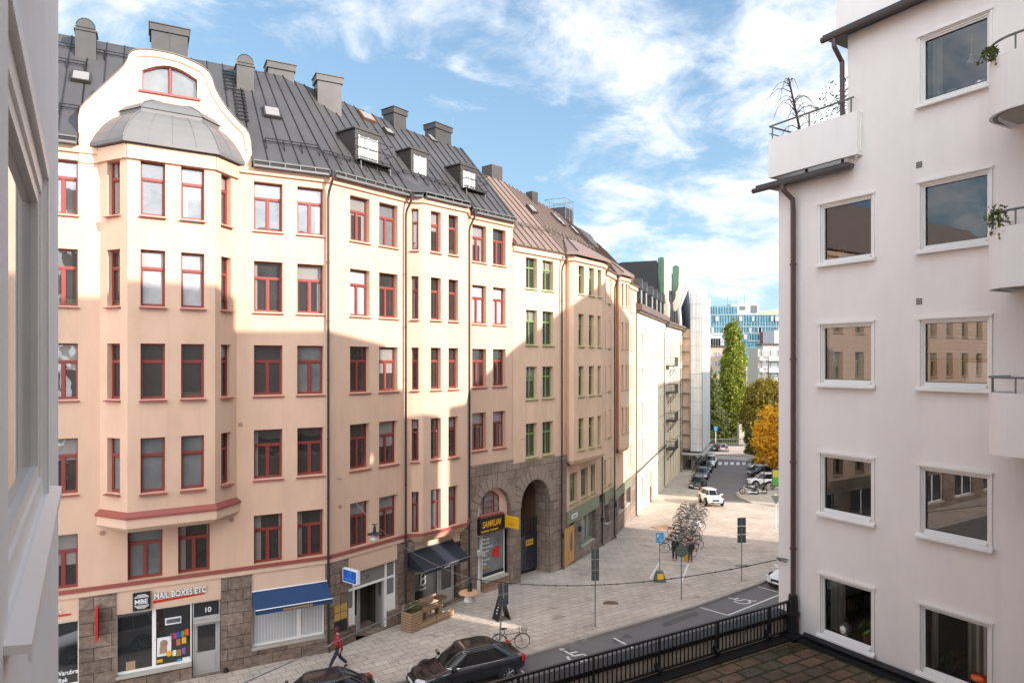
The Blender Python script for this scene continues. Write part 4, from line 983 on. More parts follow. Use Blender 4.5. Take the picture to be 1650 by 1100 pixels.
# stone gateway
sg=MB(); ga,gb=WG.s(838),WG.s(884.8)
polypanel(sg,WG,[(0,-3),(WG.s(903.5),-3),(WG.s(903.5),6.78),(0,6.78)],[arch(ga,gb,-2.9,4.05,12,1.55)],1.15,.05,0)
sg.face([WG.pt(0,.05,6.78),WG.pt(WG.s(903.5),.05,6.78),WG.pt(WG.s(903.5),-.1,6.78),WG.pt(0,-.1,6.78)])
sg.wbox(WH,-.05,WH.s(912),-.2,.05,-3,6.78)
# plinths and piers along the far part
for w,a,b in ((WH,912,917),(WH,923.5,934),(WH,958.5,972),(WH,990-6,991)): sg.wbox(w,w.s(a)-.02,w.s(b),-.35,.10 if a>912 else .05,-3.6,2.2 if a!=958.5 else 2.2)
sg.wbox(WH,WH.s(934),WH.s(958.5),-.35,.10,-3.6,-.05)
sg.wbox(WH,WH.s(972),WH.s(984),-.35,.06,-3.6,.4)
sg.wbox(WI,0,WI.L,-.35,.06,-4,.2); 
for a in (.0,.30,.62,.93): sg.wbox(WI,WI.L*a,WI.L*min(1,a+.07),-.3,.08,-4,2.39)
sg.wbox(WJ,0,WJ.L,-.35,.06,-4,2.39)
sg.build('stone_gateway',M['stone_arch'],HG)
voussoirs(WG,ga,gb,4.05,1.55,15,.75,.05,HG)
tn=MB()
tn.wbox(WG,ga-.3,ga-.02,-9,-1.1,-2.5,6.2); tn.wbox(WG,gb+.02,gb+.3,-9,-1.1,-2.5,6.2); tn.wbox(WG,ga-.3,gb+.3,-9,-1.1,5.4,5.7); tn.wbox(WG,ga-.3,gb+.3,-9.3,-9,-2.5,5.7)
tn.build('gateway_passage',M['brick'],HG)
gt=MB(); 
zg=gz(WG.Y(ga)); c=(ga+gb)/2
for a,b in ((ga+.02,c-.02),(c+.02,gb-.02)):
    gt.wbox(WG,a,b,-1.02,-.97,zg+.05,zg+2.25)
    gt.wbox(WG,a+.08,b-.08,-.965,-.95,zg+.2,zg+1.1); gt.wbox(WG,a+.08,b-.08,-.965,-.95,zg+1.2,zg+2.1)
    n=9
    for i in range(n+1): s=a+(b-a)*i/n; gt.tube([WG.pt(s,-1,zg+2.2),WG.pt(s,-1,zg+3.35)],.018,4)
    gt.tube([WG.pt(a,-1,zg+3.2),WG.pt(b,-1,zg+3.2)],.02,4)
go_=gt.build('gate',M['carnavy'],HG)
gy=MB(); gy.wbox(WG,c+.25,c+.95,-.945,-.93,zg+1.62,zg+1.98); gy.build('gate_notice',M['yellow'],go_)
gy=MB(); gy.wbox(WG,c+.36,c+.46,-.929,-.92,zg+1.70,zg+1.90); gy.wbox(WG,c+.55,c+.85,-.929,-.92,zg+1.82,zg+1.86); gy.wbox(WG,c+.55,c+.8,-.929,-.92,zg+1.74,zg+1.78); gy.build('gate_notice_print',M['signblack'],go_)
# shopfront in sage green, wooden door
fr=MB(); fr.wbox(WH,WH.s(912)-.1,WH.s(963),.06,.14,2.15,2.97); fr.wbox(WH,WH.s(934),WH.s(958.5),-.4,-.3,-.05,2.15)
fr.wbox(WH,WH.s(974),WH.s(989.5),-.35,.05,1.9,2.89); fr.wbox(WH,WH.s(974),WH.s(989.5),-.5,-.35,.4,1.9); fr.wbox(WI,.3,WI.L-.3,.07,.12,1.7,2.39); fr.wbox(WI,.3,WI.L-.3,-.5,-.36,.2,2.39)
fr.build('green_fascia',M['greendark'],HG)
shopfront(WH,[(WH.s(937),WH.s(948)),(WH.s(949),WH.s(957))],0.0,2.1,HG,M['greendark'],M['panegrey'],p=-.2,bar=.16)
shopfront(WH,[(WH.s(975),WH.s(982)),(WH.s(982.5),WH.s(989))],.45,1.85,HG,M['greendark'],M['pane'],p=-.25,bar=.1)
for a in (.08,.40,.70): shopfront(WI,[(WI.L*a,WI.L*(a+.2))],.25,1.65,HG,M['greendark'],M['pane'],p=-.25,bar=.1)
sd0,sd1=WH.s(907.5),WH.s(923)
dz=gz(45)
dm=MB()
for a,b in ((sd0,sd0+(sd1-sd0)*.36),(sd0+(sd1-sd0)*.38,sd1)):
    dm.wbox(WH,a,b,.055,.10,dz+.1,1.95); dm.wbox(WH,a+.1,b-.1,.10,.12,dz+.25,dz+.85)
do=dm.build('door',M['woodlight'],HG)
g=MB()
for a,b in ((sd0+(sd1-sd0)*.38,sd1),):
    cc_=(a+b)/2; g.face([WH.pt(cc_+.2*math.cos(t)*1.0,.105,.75+(.85 if math.sin(t)>0 else .55)*math.sin(t)) for t in [k_*math.pi/10 for k_ in range(20)]])
g.build('pane',M['shopglass'],do)
h=MB(); h.tube([WH.pt(sd0+(sd1-sd0)*.42,.10,dz+1.1),WH.pt(sd0+(sd1-sd0)*.42,.16,dz+1.1),WH.pt(sd0+(sd1-sd0)*.42,.16,dz+1.35)],.015,5); h.build('handle',M['gold'],do)
# white plate sign
t_=signthing('street_plate','small white plate on the green band above the wooden door',WH,WH.s(925),.14,2.4)
b=MB(); b.wbox(WH,WH.s(921,.14),WH.s(930,.14),.142,.17,2.38,2.66); b.build('plate',M['signwhite'],t_)
b=MB(); b.wbox(WH,WH.s(922.5,.14),WH.s(928.5,.14),.171,.175,2.48,2.56); b.build('plate_print',M['signblack'],t_)
# roof
GTAN=1.1
def zg_(d): return 19.75+GTAN*(d+.3)
rg=MB(); smg=MB()
JN=[(WG,0,None),]
def mitp(w1,w2,e):
    n=(w1.n+w2.n).normalized(); kk=1/n.dot(w1.n); qq=w1.b+n*kk*e; return (qq.x,qq.y)
ev=[WG.pt(.02,.3,zg_(-.3)),(*mitp(WG,WH,.3),zg_(-.3)),(*mitp(WH,WI,.3),zg_(-.3)),(*mitp(WI,WJ,.3),zg_(-.3)),WJ.pt(WJ.L,.3,zg_(-.3))]
dR=[4.85,4.5,4.0,3.6,3.4]
rd=[WG.pt(.02,-dR[0],zg_(dR[0])),(*mitp(WG,WH,-dR[1]),zg_(dR[1])),(*mitp(WH,WI,-dR[2]),zg_(dR[2])),(*mitp(WI,WJ,-dR[3]),zg_(dR[3])),WJ.pt(WJ.L,-dR[4],zg_(dR[4]))]
bk=[WG.pt(0,-12,18.7),(*mitp(WG,WH,-12),18.7),(*mitp(WH,WI,-12),18.7),(*mitp(WI,WJ,-11.5),18.7),WJ.pt(WJ.L,-11,18.7)]
for i in range(4):
    slab(rg,ev[i],ev[i+1],rd[i+1],rd[i],.14); seams(smg,ev[i],ev[i+1],rd[i],rd[i+1],.62); slab(rg,rd[i],rd[i+1],bk[i+1],bk[i],.14)
for o_ in (o1,o2):
    E_=offs(o_,.42); n_=len(E_)
    rg.face([(p[0],p[1],19.75) for p in E_]); 
    up=[(Vector(p)*.35+Vector(((E_[0][0]+E_[-1][0])/2,(E_[0][1]+E_[-1][1])/2))*.65) for p in E_]; up=[(p.x-WH.n.x*1.2,p.y-WH.n.y*1.2) for p in up]
    ring(rg,E_,19.70,E_,19.92); ring(rg,E_,19.92,up,21.3)
    for i in range(1,n_-1): smg.tube([(*E_[i],19.95),(*up[i],21.33)],.03,4)
rgo=rg.build('roof',M['roofbrown'],HG); smg.build('roof_seams',M['seambrown'],rgo)
zfG=lambda d:slope_z(d,19.75,GTAN)
guard(WG,.2,WG.L-.2,1.0,zfG).build('snow_guard',M['roofmid'],HG); guard(WH,.2,WH.L,1.25,zfG).build('snow_guard',M['roofmid'],HG)
chimney(WG,793,269,29,5.2,HG,mt='gutter',z0=19.75,t=GTAN,cap=False); chimney(WG,857,310,17,5.0,HG,mt='zinc',z0=19.75,t=GTAN,cap=False)
rooflight(WG,856,338,.6,.8,HG,'gutter',19.75,GTAN,'pane'); rooflight(WH,902,358,.55,1.0,HG,'gutter',19.75,GTAN,'panelit'); rooflight(WH,924,372,.55,1.0,HG,'gutter',19.75,GTAN,'panelit')
rooflight(WH,895,352,.55,1.0,HG,'gutter',19.75,GTAN,'pane')
# lift housing on the ridge
m=MB(); s=WH.s(903,-6.2); m.wbox(WH,s-.9,s+.9,-7.2,-5.4,23,26.15); lo=m.build('lift_housing',M['pipe'],HG)
m=MB(); 
for dx in (-.95,0,.95):
    for dp in (-7.25,-5.35): m.tube([WH.pt(s+dx,dp,23.5),WH.pt(s+dx,dp,26.9)],.025,4)
for z in (24.2,25.2,26.3,26.9): m.tube([WH.pt(s-.95,-5.35,z),WH.pt(s+.95,-5.35,z),WH.pt(s+.95,-7.25,z),WH.pt(s-.95,-7.25,z)],.025,4,closed=True)
m.build('railing',M['steel'],lo)
for w,px,zt in ((WG,905.5,19.6),(WH,970.5,19.5),(WH,990.5,19.5),(WJ,1025.5,19.0)): downpipe(w,px,zt,HG,off=.4)
m=MB()
for w,px,py in ((WH,969.5,836),(WH,991,812),(WG,905.5,862)):
    s=w.s(px,.4); z=w.z(px,py,.4); m.tube([w.pt(s,0,z+.3),w.pt(s,.45,z+.3),w.pt(s,.45,z+.15)],.02,5); m.lathe([(.04,.2),(.13,.12),(.10,-.18),(.03,-.22)],8,w.pt(s,.45,z)); m.build('wall_lantern',M['black'],HG); m=MB()
m=MB(); s=WH.s(934.5,.35); m.tube([WH.pt(s,.1,1.9),WH.pt(s,.35,1.9)],.02,5); m.lathe([(.03,.2),(.13,.1),(.10,-.2),(.03,-.25)],8,WH.pt(s,.35,1.6)); m.build('wall_lantern',M['black'],HG)

# ================================================================== 3. pale building with arched windows
HE=thing('apartment_building',(WE.a.x,WE.a.y,-1.8),'brightly lit cream apartment building with rows of arched windows and small dormers','building')
def archwins(w,pxs,width,rows,root,mb,p=0,z0=-4.5,z1=17.9,extra=()):
    H=[]; 
    for px in pxs:
        u=w.s(px,p)
        for (zb,zt) in rows: H.append(arch(u,u+width,zb,zt-width/2,5))
    polypanel(mb,w,[(0,z0),(w.L,z0),(w.L,z1),(0,z1)],H+list(extra),.3,p,0)
    for h in H:
        a,b=h[0][0],h[1][0]; zb=h[0][1]; zt=max(z for _,z in h)
        f=MB(); f.tube([w.pt(s,-.22,z) for s,z in h],.05,4,closed=True); f.tube([w.pt((a+b)/2,-.22,zb),w.pt((a+b)/2,-.22,zt)],.04,4); f.wbox(w,a,b,-.26,-.18,zt-.75,zt-.67)
        o=f.build('window',M['tan'],root); g=MB(); g.face([w.pt(s,-.25,z) for s,z in h]); g.build('pane',M['panegrey' if random.random()<.4 else 'pane'],o)
        s_=MB(); s_.wbox(w,a-.05,b+.05,.003,.10,zb-.08,zb); s_.build('sill',M['tan'],o)
rowsE=[(13.1,15.55),(9.75,12.25),(6.3,8.8),(2.8,5.3),(-.9,1.9)]
mb=MB(); pxE=[1028.2,1034.2,1041.3,1048.0,1054.2,1059.3,1063.8,1068.2]
dE=[arch(WE.s(1047),WE.s(1050.5),-4.4,.4,5)]
archwins(WE,[p for p in pxE],.92,rowsE[:4],HE,mb,extra=[arch(WE.s(p),WE.s(p)+1.0,-.9,.9,5) for p in (1034,1040.5,1054,1059.3,1063.8,1068.2)]+dE)
mb.face([WE.pt(WE.L,0,-4),WE.pt(WE.L,-11,-4),WE.pt(WE.L,-11,18),WE.pt(WE.L,0,18)]); mb.face([WE.pt(0,-11,-4),WE.pt(WE.L,-11,-4),WE.pt(WE.L,-11,18),WE.pt(0,-11,18)])
mb.face([WE.pt(0,0,15),WE.pt(0,-11,15),WE.pt(0,-11,18),WE.pt(0,0,18)])
mb.build('wall',M['cream'],HE)
for p in (1034,1040.5,1054,1059.3,1063.8,1068.2):
    h=arch(WE.s(p),WE.s(p)+1.0,-.9,.9,5); f=MB(); f.tube([WE.pt(s,-.22,z) for s,z in h],.05,4,closed=True); o=f.build('window',M['tan'],HE); g=MB(); g.face([WE.pt(s,-.25,z) for s,z in h]); g.build('pane',M['pane'],o)
g=MB(); g.face([WE.pt(s,-.25,z) for s,z in dE[0]]); g.build('door',M['woodlight'],HE)
m=MB(); s=WE.s(1046.5); m.wbox(WE,s,s+1.2,.01,.06,-2.4,-.5); m.build('door_grille',M['red'],HE)
m=MB(); m.wbox(WE,0,WE.L,.003,.12,2.25,2.45); m.build('string_course',M['roofmid'],HE); m=MB(); m.wbox(WE,0,WE.L,.003,.35,17.45,17.62); m.wbox(WE,-.2,WE.L+.1,.003,.55,17.62,18.2)
m.build('cornice',M['roofmid'],HE)
m=MB()
m.hexa([WE.pt(*q_) for q_ in ((-.1,-.1,18.0),(WE.L,-.1,18.0),(WE.L,-10.5,18.0),(-.1,-10.5,18.0),(-.1,-2.4,21.6),(WE.L,-2.4,21.2),(WE.L,-8,21.2),(-.1,-8,21.6))])
er=m.build('roof',M['roofmid'],HE)
for px in (1029.5,1037.5,1047.5,1055,1061.5,1067):
    s=WE.s(px,-.2); d_=MB(); d_.wbox(WE,s,s+1.15,-2.6,-.05,18.1,19.9)
    d_.hexa([WE.pt(*q_) for q_ in ((s-.12,.05,19.9),(s+1.27,.05,19.9),(s+1.27,-2.8,19.9),(s-.12,-2.8,19.9),(s+.50,.05,20.95),(s+.65,.05,20.95),(s+.65,-2.8,20.95),(s+.50,-2.8,20.95))])
    o=d_.build('dormer',M['copper' if False else 'zinc'],HE); g=MB(); g.wbox(WE,s+.2,s+.95,-.049,-.02,18.3,19.75); g.build('pane',M['pane'],o)
m=MB(); m.wbox(WE,-.2,1.2,-4.6,-3.2,20,24.9); m.wbox(WE,1.6,2.6,-4.6,-3.6,20,24.4); co=m.build('wrapped_chimney',M['net'],HE)
# rounded dark roof hump between the brown roof and this building
m=MB(); m.lathe([(3.4,0),(3.3,1.2),(2.7,2.2),(1.6,2.9),(.4,3.15),(0.01,3.2)],16,(WJ.pt(-3.5,-5.5,22.0)[0],WJ.pt(-3.5,-5.5,0)[1],21.6)); m.build('roof_dome',M['roof'],HG,smooth=True)
# ================================================================== 4. last block: balconies, shaped gables, scaffold
HF=thing('apartment_building',(WF.a.x,WF.a.y,-2.8),'tall far apartment building with black roof, green copper edges, shaped gables and iron balconies','building')
mb=MB(); pxF=[1079.5,1084,1087.3,1090.3,1093.2,1095.8,1098]
rowsF=[(12.8,15.2),(9.4,11.8),(5.9,8.3),(2.4,4.8)]
archwins(WF,pxF,.9,rowsF,HF,mb,z1=17.2,z0=-5,extra=[arch(WF.s(p),WF.s(p)+1.1,-3.6,.6,5) for p in pxF])
for p in pxF:
    h=arch(WF.s(p),WF.s(p)+1.1,-3.6,.6,5); g=MB(); g.face([WF.pt(s,-.28,z) for s,z in h]); g.build('shop_window',M['pane'],HF)
WF2=Wall(WF.b,(WF.b.x+WF.d.x*14,WF.b.y+WF.d.y*14))
panel(mb,WF2,0,WF2.L,-5,17.2)
mb.face([WF.pt(0,-12,-5),WF2.pt(WF2.L,-12,-5),WF2.pt(WF2.L,-12,17),WF.pt(0,-12,17)]); mb.face([WF2.pt(WF2.L,0,-5),WF2.pt(WF2.L,-12,-5),WF2.pt(WF2.L,-12,17),WF2.pt(WF2.L,0,17)])
mb.build('wall',M['cream2'],HF)
m=MB(); m.wbox(WF,-.1,WF.L,.003,.45,17.2,17.45); m.wbox(WF,-.1,WF.L,.003,.6,17.45,17.7); m.build('cornice',M['roofmid'],HF)
m=MB(); tot=WF.L+14
m.hexa([WF.pt(*q_) for q_ in ((-.1,-.2,17.3),(tot,-.2,17.3),(tot,-12,17.3),(-.1,-12,17.3),(-.1,-1.1,25.2),(tot,-1.1,25.2),(tot,-8,25.2),(-.1,-8,25.2))])
m.wbox(WF,-.3,.0,-5.5,-1.0,17.3,25.25)
m.build('roof',M['tar'],HF)
# shaped gables standing across the roof
def fgable(s,prof,green,th=.7):
    m=MB(); A=[WF.pt(s,p,z) for p,z in prof]; B_=[WF.pt(s+th,p,z) for p,z in prof]; m.face(A[::-1]); m.face(B_)
    for i in range(len(A)): j=(i+1)%len(A); m.face([A[i],A[j],B_[j],B_[i]])
    m.build('gable',M['cream'],HF)
    g=MB(); A=[WF.pt(s-.15,p,z) for p,z in green]; B_=[WF.pt(s+th*.9,p,z) for p,z in green]; g.face(A[::-1]); g.face(B_)
    for i in range(len(A)): j=(i+1)%len(A); g.face([A[i],A[j],B_[j],B_[i]])
    g.build('copper_edge',M['copper'],HF)
fgable(.35,[(.38,17.2),(.42,19.8),(.22,20.4),(.30,22.5),(.18,24.6),(.0,25.4),(-.2,25.5),(-.2,17.2)],[(-.2,21.2),(-.2,25.6),(-.5,25.75),(-.95,25.6),(-.95,21.2)])
fgable(WF.L*.62,[(-.9,17.2),(-.6,19.2),(.2,20.6),(.62,22.4),(.85,24.2),(.70,25.6),(.35,25.9),(.2,25.6),(.2,23.2),(-.3,21.3),(-1.3,19.6),(-1.6,17.2)],[(.15,23.0),(.3,25.7),(-.1,26.0),(-.6,25.8),(-.6,22.0)])
for i in range(5): 
    s=WF.L*(.15+.1*i); d_=MB(); d_.wbox(WF,s,s+.6,-1.6,-.1,17.6,19.6); o=d_.build('dormer',M['zinc'],HF)
for z in (14.7-2.2-.0,9.1,5.6,2.1):
    m=MB(); a,b=.25,3.1
    z_=z-.25
    m.wbox(WF,a,b,.0,1.15,z_-.14,z_)
    for h in (.15,1.0): m.tube([WF.pt(a,.02,z_+h),WF.pt(a,1.12,z_+h),WF.pt(b,1.12,z_+h),WF.pt(b,.02,z_+h)],.035,4)
    for i in range(12): s=a+(b-a)*i/11; m.tube([WF.pt(s,1.12,z_),WF.pt(s,1.12,z_+1.0)],.02,3)
    for i in range(6): pp=.1+i*.2; m.tube([WF.pt(a,pp,z_),WF.pt(a,pp,z_+1.0)],.02,3)
    for s in (a+.2,b-.2): m.tube([WF.pt(s,1.0,z_-.1),WF.pt(s,.7,z_-.6),WF.pt(s,.15,z_-1.4)],.045,4)
    m.build('balcony',M['pipe'],HF)
downpipe(WE,1071,17.3,HE); downpipe(WF,1101-4,17.0,HF)
# scaffold
SF=thing('scaffold',WF.pt(WF.L-1,1.0,gz(99)),'scaffold tower wrapped in white netting on lattice legs above the far pavement','scaffold')
m=MB(); m.wbox(WF,WF.L-1.2,WF.L+11,1.15,2.75,-.2,22.6); m.wbox(WF,WF.L-1.0,WF.L+10,1.0,2.2,22.6,24.4)
m.build('netting',M['net'],SF)
m=MB(); m.wbox(WF,WF.L-.8,WF.L+11,.02,1.12,-.2,17.4); m.build('inner_netting',M['netbrown'],SF)
m=MB()
for i in range(9): m.wbox(WF,WF.L-1.35,WF.L-.7,.02,1.2,.2+2.0*i,.28+2.0*i)
m.wbox(WF,WF.L-2.6,WF.L+11,-.1,3.3,-.62,-.45)
m.build('planks',M['concrete'],SF)
m=MB()
for s in (WF.L-1.3,WF.L+.6,WF.L+2.6,WF.L+4.6):
    for p in (.15,1.3,2.8): m.tube([WF.pt(s,p,gz(100)),WF.pt(s,p,-.5)],.05,5)
    m.tube([WF.pt(s,1.3,gz(100)),WF.pt(s,2.8,-.5)],.04,4); m.tube([WF.pt(s,2.8,gz(100)),WF.pt(s,1.3,-.5)],.04,4)
for p in (1.3,2.8):
    m.tube([WF.pt(WF.L-1.3,p,-1.2),WF.pt(WF.L+4.6,p,-1.2)],.04,4)
    for i in range(3): m.tube([WF.pt(WF.L-1.3+2*i,p,gz(100)),WF.pt(WF.L+.6+2*i,p,-.5)],.04,4)
for s in (WF.L-1.3,):
    for p in (.05,1.18,2.82): m.tube([WF.pt(s,p,-.4),WF.pt(s,p,22.8 if p>.1 else 17)],.045,5)
m.build('poles',M['steel'],SF)
m=MB()
for i in range(11): m.wbox(WF,WF.L-1.24,WF.L-1.2,1.2,2.76,.9+2.0*i,.98+2.0*i)
for p in (1.5,1.95,2.4): m.wbox(WF,WF.L-1.24,WF.L-1.2,p,p+.04,-.2,22.6)
m.build('net_battens',M['whitefar'],SF)
# curved tall gable of the scaffolded front, seen through the net
prof=[(0.02,17.2),(-.2,20.5),(.6,22.5),(1.0,24.0),(.9,25.6),(-.2,26.1),(-2.0,25.6),(-2.0,17.2)]
m=MB(); A=[WF.pt(WF.L-2.2,p,z) for p,z in prof]; B_=[WF.pt(WF.L-1.0,p,z) for p,z in prof]; m.face(A[::-1]); m.face(B_)
for i in range(len(A)): j=(i+1)%len(A); m.face([A[i],A[j],B_[j],B_[i]])
m.build('gable',M['net'],HF)
m=MB(); m.wbox(WF,2.4,WF.L*.60,-1.6,-.75,22.4,25.3); m.build('roof_cover',M['netbrown' if False else 'net'],HF)

# ================================================================== 5. white building on the right with the terrace
ED=Vector((.8590,.5110)); 
WR=Wall((6.68,17.10),(6.68+.511*11.7,17.10-.8596*11.7))
EDv=-WR.n
HR=thing('white_building',(WR.a.x,WR.a.y,0),'white rendered building on the right with square windows, rounded balconies and brown downpipes','building')
sU=WR.s(1366)
RT=[19.58,16.57,13.76,10.74,7.89]; 
cols=[(WR.s(1320),WR.s(1409.5)),(WR.s(1480),WR.s(1599.5))]
H=[(cols[c][0],cols[c][1],RT[r]-1.42,RT[r]) for c in (0,1) for r in range(5) if not (c==0 and r==0)]
mb=MB(); panel(mb,WR,0,sU,-3,17.3,[h for h in H if h[1]<sU or h[0]<sU][:0]) if False else None
# cut the wall round the set-back upper storey
panel(mb,WR,0,WR.L,-3,17.3,[h for h in H if h[3]<17.3],.07)
panel(mb,WR,sU,WR.L,17.3,20.3,[h for h in H if h[3]>17.3],.07)
def rp(s,u,z): q_=WR.a+WR.d*s-WR.n*u; return (q_.x,q_.y,z)
mb.face([rp(0,0,-3),rp(0,8.2,-3),rp(0,8.2,17.3),rp(0,0,17.3)])
mb.face([rp(sU,0,17.3),rp(sU,8.2,17.3),rp(sU,8.2,20.3),rp(sU,0,20.3)])
mb.face([rp(sU,2.2,20.3),rp(sU,9.9,20.3),rp(sU,9.9,23.9),rp(sU,2.2,23.9)]); mb.face([rp(sU,9.9,20.3),rp(WR.L+6,15,20.3),rp(WR.L+6,15,23.9),rp(sU,9.9,23.9)])
mb.face([rp(sU,2.2,20.3),rp(WR.L+6,2.2,20.3),rp(WR.L+6,2.2,23.9),rp(sU,2.2,23.9)])
mb.face([rp(0,8.2,-3),rp(WR.L+6,13,-3),rp(WR.L+6,13,23.9),rp(sU,8.2,23.9),rp(sU,8.2,17.3),rp(0,8.2,17.3)])
mb.build('wall',M['white'],HR)
m=MB()
m.face([rp(0,0,17.25),rp(sU,0,17.25),rp(sU,8.2,17.25),rp(0,8.2,17.25)]); m.face([rp(sU,0,20.28),rp(WR.L,0,20.28),rp(WR.L,8.2,20.28),rp(sU,8.2,20.28)])
m.face([rp(sU,2.2,23.9),rp(sU,9.9,23.9),rp(WR.L+6,15,23.9),rp(WR.L+6,2.2,23.9)])
m.build('roof_deck',M['tar'],HR)
m=MB(); m.hexa([rp(*q_) for q_ in ((8.2,0.3,20),(18,.3,20),(18,6,20),(8.2,6,20),(8.2,.3,28.2),(18,.3,28.2),(18,6,28.2),(8.2,6,28.2))]); m.build('stair_tower',M['white2'],HR)  # unseen tall mass above the wall, added for its shade
# eaves, gutters, terrace parapets
m=MB(); m.wbox(WR,WR.s(1230),WR.s(1376),.003,.30,17.24,17.32); m.wbox(WR,-.32,0,-2.2,.003,17.24,17.32)
a=WR.s(1226); m.tube([WR.pt(a,.30,17.20),WR.pt(WR.s(1372,.3),.30,17.20)],.065,8); m.build('eaves_gutter',M['gutter'],HR); m=MB()
m.wbox(WR,WR.s(1339),WR.s(1700),.003,.32,20.27,20.35); m.wbox(WR,WR.s(1339),sU,-3,.003,20.27,20.35)
m.tube([WR.pt(WR.s(1338),.32,20.24),WR.pt(WR.s(1700),.32,20.24)],.07,8)
m.build('eaves_gutter',M['gutter'],HR)
m=MB()
def lpar(s0,s1,p0,p1,z0,z1): m.wbox(WR,s0,s1,p0,p1,z0,z1)
lpar(WR.s(1238,.2),WR.s(1381,.2),.10,.20,17.46,18.42); lpar(WR.s(1238,.2),WR.s(1238,.2)+.08,-4,.10,17.46,18.42); lpar(WR.s(1381,.2)-.06,WR.s(1381,.2),-.0,.10,17.46,18.42)
lpar(WR.s(1347,.15),WR.s(1347,.15)+.08,-4,.05,20.42,21.9); lpar(WR.s(1347,.15),WR.L,.05,.15,20.42,21.9)
m.build('terrace_parapet',M['white2'],HR)
m=MB(); s0,s1=WR.s(1240,.15),WR.s(1376,.15)
m.tube([WR.pt(s0,.15,18.76),WR.pt(s1,.15,18.76)],.022,6); m.tube([WR.pt(s0,.15,18.76),WR.pt(s0,-3,18.76)],.022,6)
for f in (.04,.5,.97): s=s0+(s1-s0)*f; m.tube([WR.pt(s,.15,18.4),WR.pt(s,.15,18.76)],.02,5)
m.tube([WR.pt(s0,.15,18.58),WR.pt(s0,-3,18.58)],.015,5)
m.build('terrace_rail',M['steel'],HR)
m=MB(); s=WR.s(1385,.1); m.tube([WR.pt(s,.08,18.2),WR.pt(s,.08,17.55),WR.pt(s-.12,.08,17.42)],.03,6); m.build('overflow_pipe',M['white2'],HR)
# downpipes
m=MB(); s=WR.s(1278,.12)
m.tube([WR.pt(s-.15,.30,17.22),WR.pt(s-.15,.30,17.05),WR.pt(s,.14,16.8),WR.pt(s,.12,16.5),WR.pt(s,.12,7.15)],.062,10)
for z in (15.2,12.9,10.4,8.3): m.tube([WR.pt(s,.12,z),WR.pt(s,.12,z+.05)],.08,10)
m.build('downpipe',M['brownpipe'],HR)
m=MB(); m.tube([WR.pt(s,.13,7.2),WR.pt(s,.13,6.9),WR.pt(s,.13,6.25)],[.10,.12,.14],10); m.tube([WR.pt(s,.13,6.72),WR.pt(s,.13,6.78)],.16,10); m.wbox(WR,s-.25,s+.25,.01,.4,6.17,6.27); m.build('downpipe_boot',M['tar'],HR)
m=MB(); s=WR.s(1361,.0)
m.tube([WR.pt(s-.06,.30,20.25),WR.pt(s-.06,.30,20.0),WR.pt(s-.05,.02,19.7),WR.pt(s-.05,.0,17.9)],.055,8); m.build('downpipe',M['brownpipe'],HR)
# windows with rooms behind
def rwin(c,r):
    s0,s1=cols[c]; z1=RT[r]; z0=z1-1.42
    F=MB(); t=.055
    # casing, proud of the wall
    def fr(a,b,c_,d,p0,p1,w_): 
        F.wbox(WR,a,a+w_,p0,p1,z0,d); F.wbox(WR,b-w_,b,p0,p1,z0,d); F.wbox(WR,a+w_,b-w_,p0,p1,d-w_,d)
    F.hexa([WR.pt(*k_) for k_ in ((s0+.11,.024,z0+.002),(s1-.11,.024,z0+.002),(s1-.11,-.10,z0+.002),(s0+.11,-.10,z0+.002),(s0+.11,.024,z0+.035),(s1-.11,.024,z0+.035),(s1-.11,-.075,z0+.108),(s0+.11,-.075,z0+.108))])
    fr(s0,s1,z0,z1,-.05,.025,.04); fr(s0+.04,s1-.04,z0+.04,z1-.04,-.07,-.01,.035); fr(s0+.075,s1-.075,z0+.075,z1-.075,-.10,-.04,.035)
    F.wbox(WR,s0-.02,s1+.02,.026,.06,z1-.02,z1+.025)
    o=F.build('window',M['whitepaint'],HR)
    g=MB(); q_=(s0+.108,s1-.108,z0+.108,z1-.108); g.face([WR.pt(q_[0],-.09,q_[2]),WR.pt(q_[1],-.09,q_[2]),WR.pt(q_[1],-.09,q_[3]),WR.pt(q_[0],-.09,q_[3])]); g.build('pane',M['cglass'],o)
    g=MB(); w_=.012; 
    for a,b,c_,d in ((q_[0],q_[0]+w_,q_[2],q_[3]),(q_[1]-w_,q_[1],q_[2],q_[3]),(q_[0]+w_,q_[1]-w_,q_[2],q_[2]+w_),(q_[0]+w_,q_[1]-w_,q_[3]-w_,q_[3])): g.wbox(WR,a,b,-.088,-.078,c_,d)
    g.build('gasket',M['signblack'],o)
    s_=MB(); s_.hexa([WR.pt(*q_) for q_ in ((s0-.03,.12,z0-.07),(s1+.03,.12,z0-.07),(s1+.03,.027,z0-.07),(s0-.03,.027,z0-.07),(s0-.03,.12,z0-.03),(s1+.03,.12,z0-.03),(s1+.03,.027,z0+.02),(s0-.03,.027,z0+.02))]); s_.build('sill',M['whitepaint'],o)
    m=MB(); a,b=s0-.35,s1+.35; lo,hi=z0-.35,z1+.35; 
    for q_ in (((a,-3.2,lo),(b,-3.2,lo),(b,-3.2,hi),(a,-3.2,hi)),((a,-.12,lo),(a,-3.2,lo),(a,-3.2,hi),(a,-.12,hi)),((b,-.12,lo),(b,-3.2,lo),(b,-3.2,hi),(b,-.12,hi)),((a,-.12,lo),(b,-.12,lo),(b,-3.2,lo),(a,-3.2,lo)),((a,-.12,hi),(b,-.12,hi),(b,-3.2,hi),(a,-3.2,hi))): m.face([WR.pt(*k_) for k_ in q_])
    m.wbox(WR,s0,s1,-.5,-.13,z0+.02,z0+.08)
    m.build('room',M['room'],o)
    return o
for c in (0,1):
    for r in range(5):
        if not(c==0 and r==0): rwin(c,r)
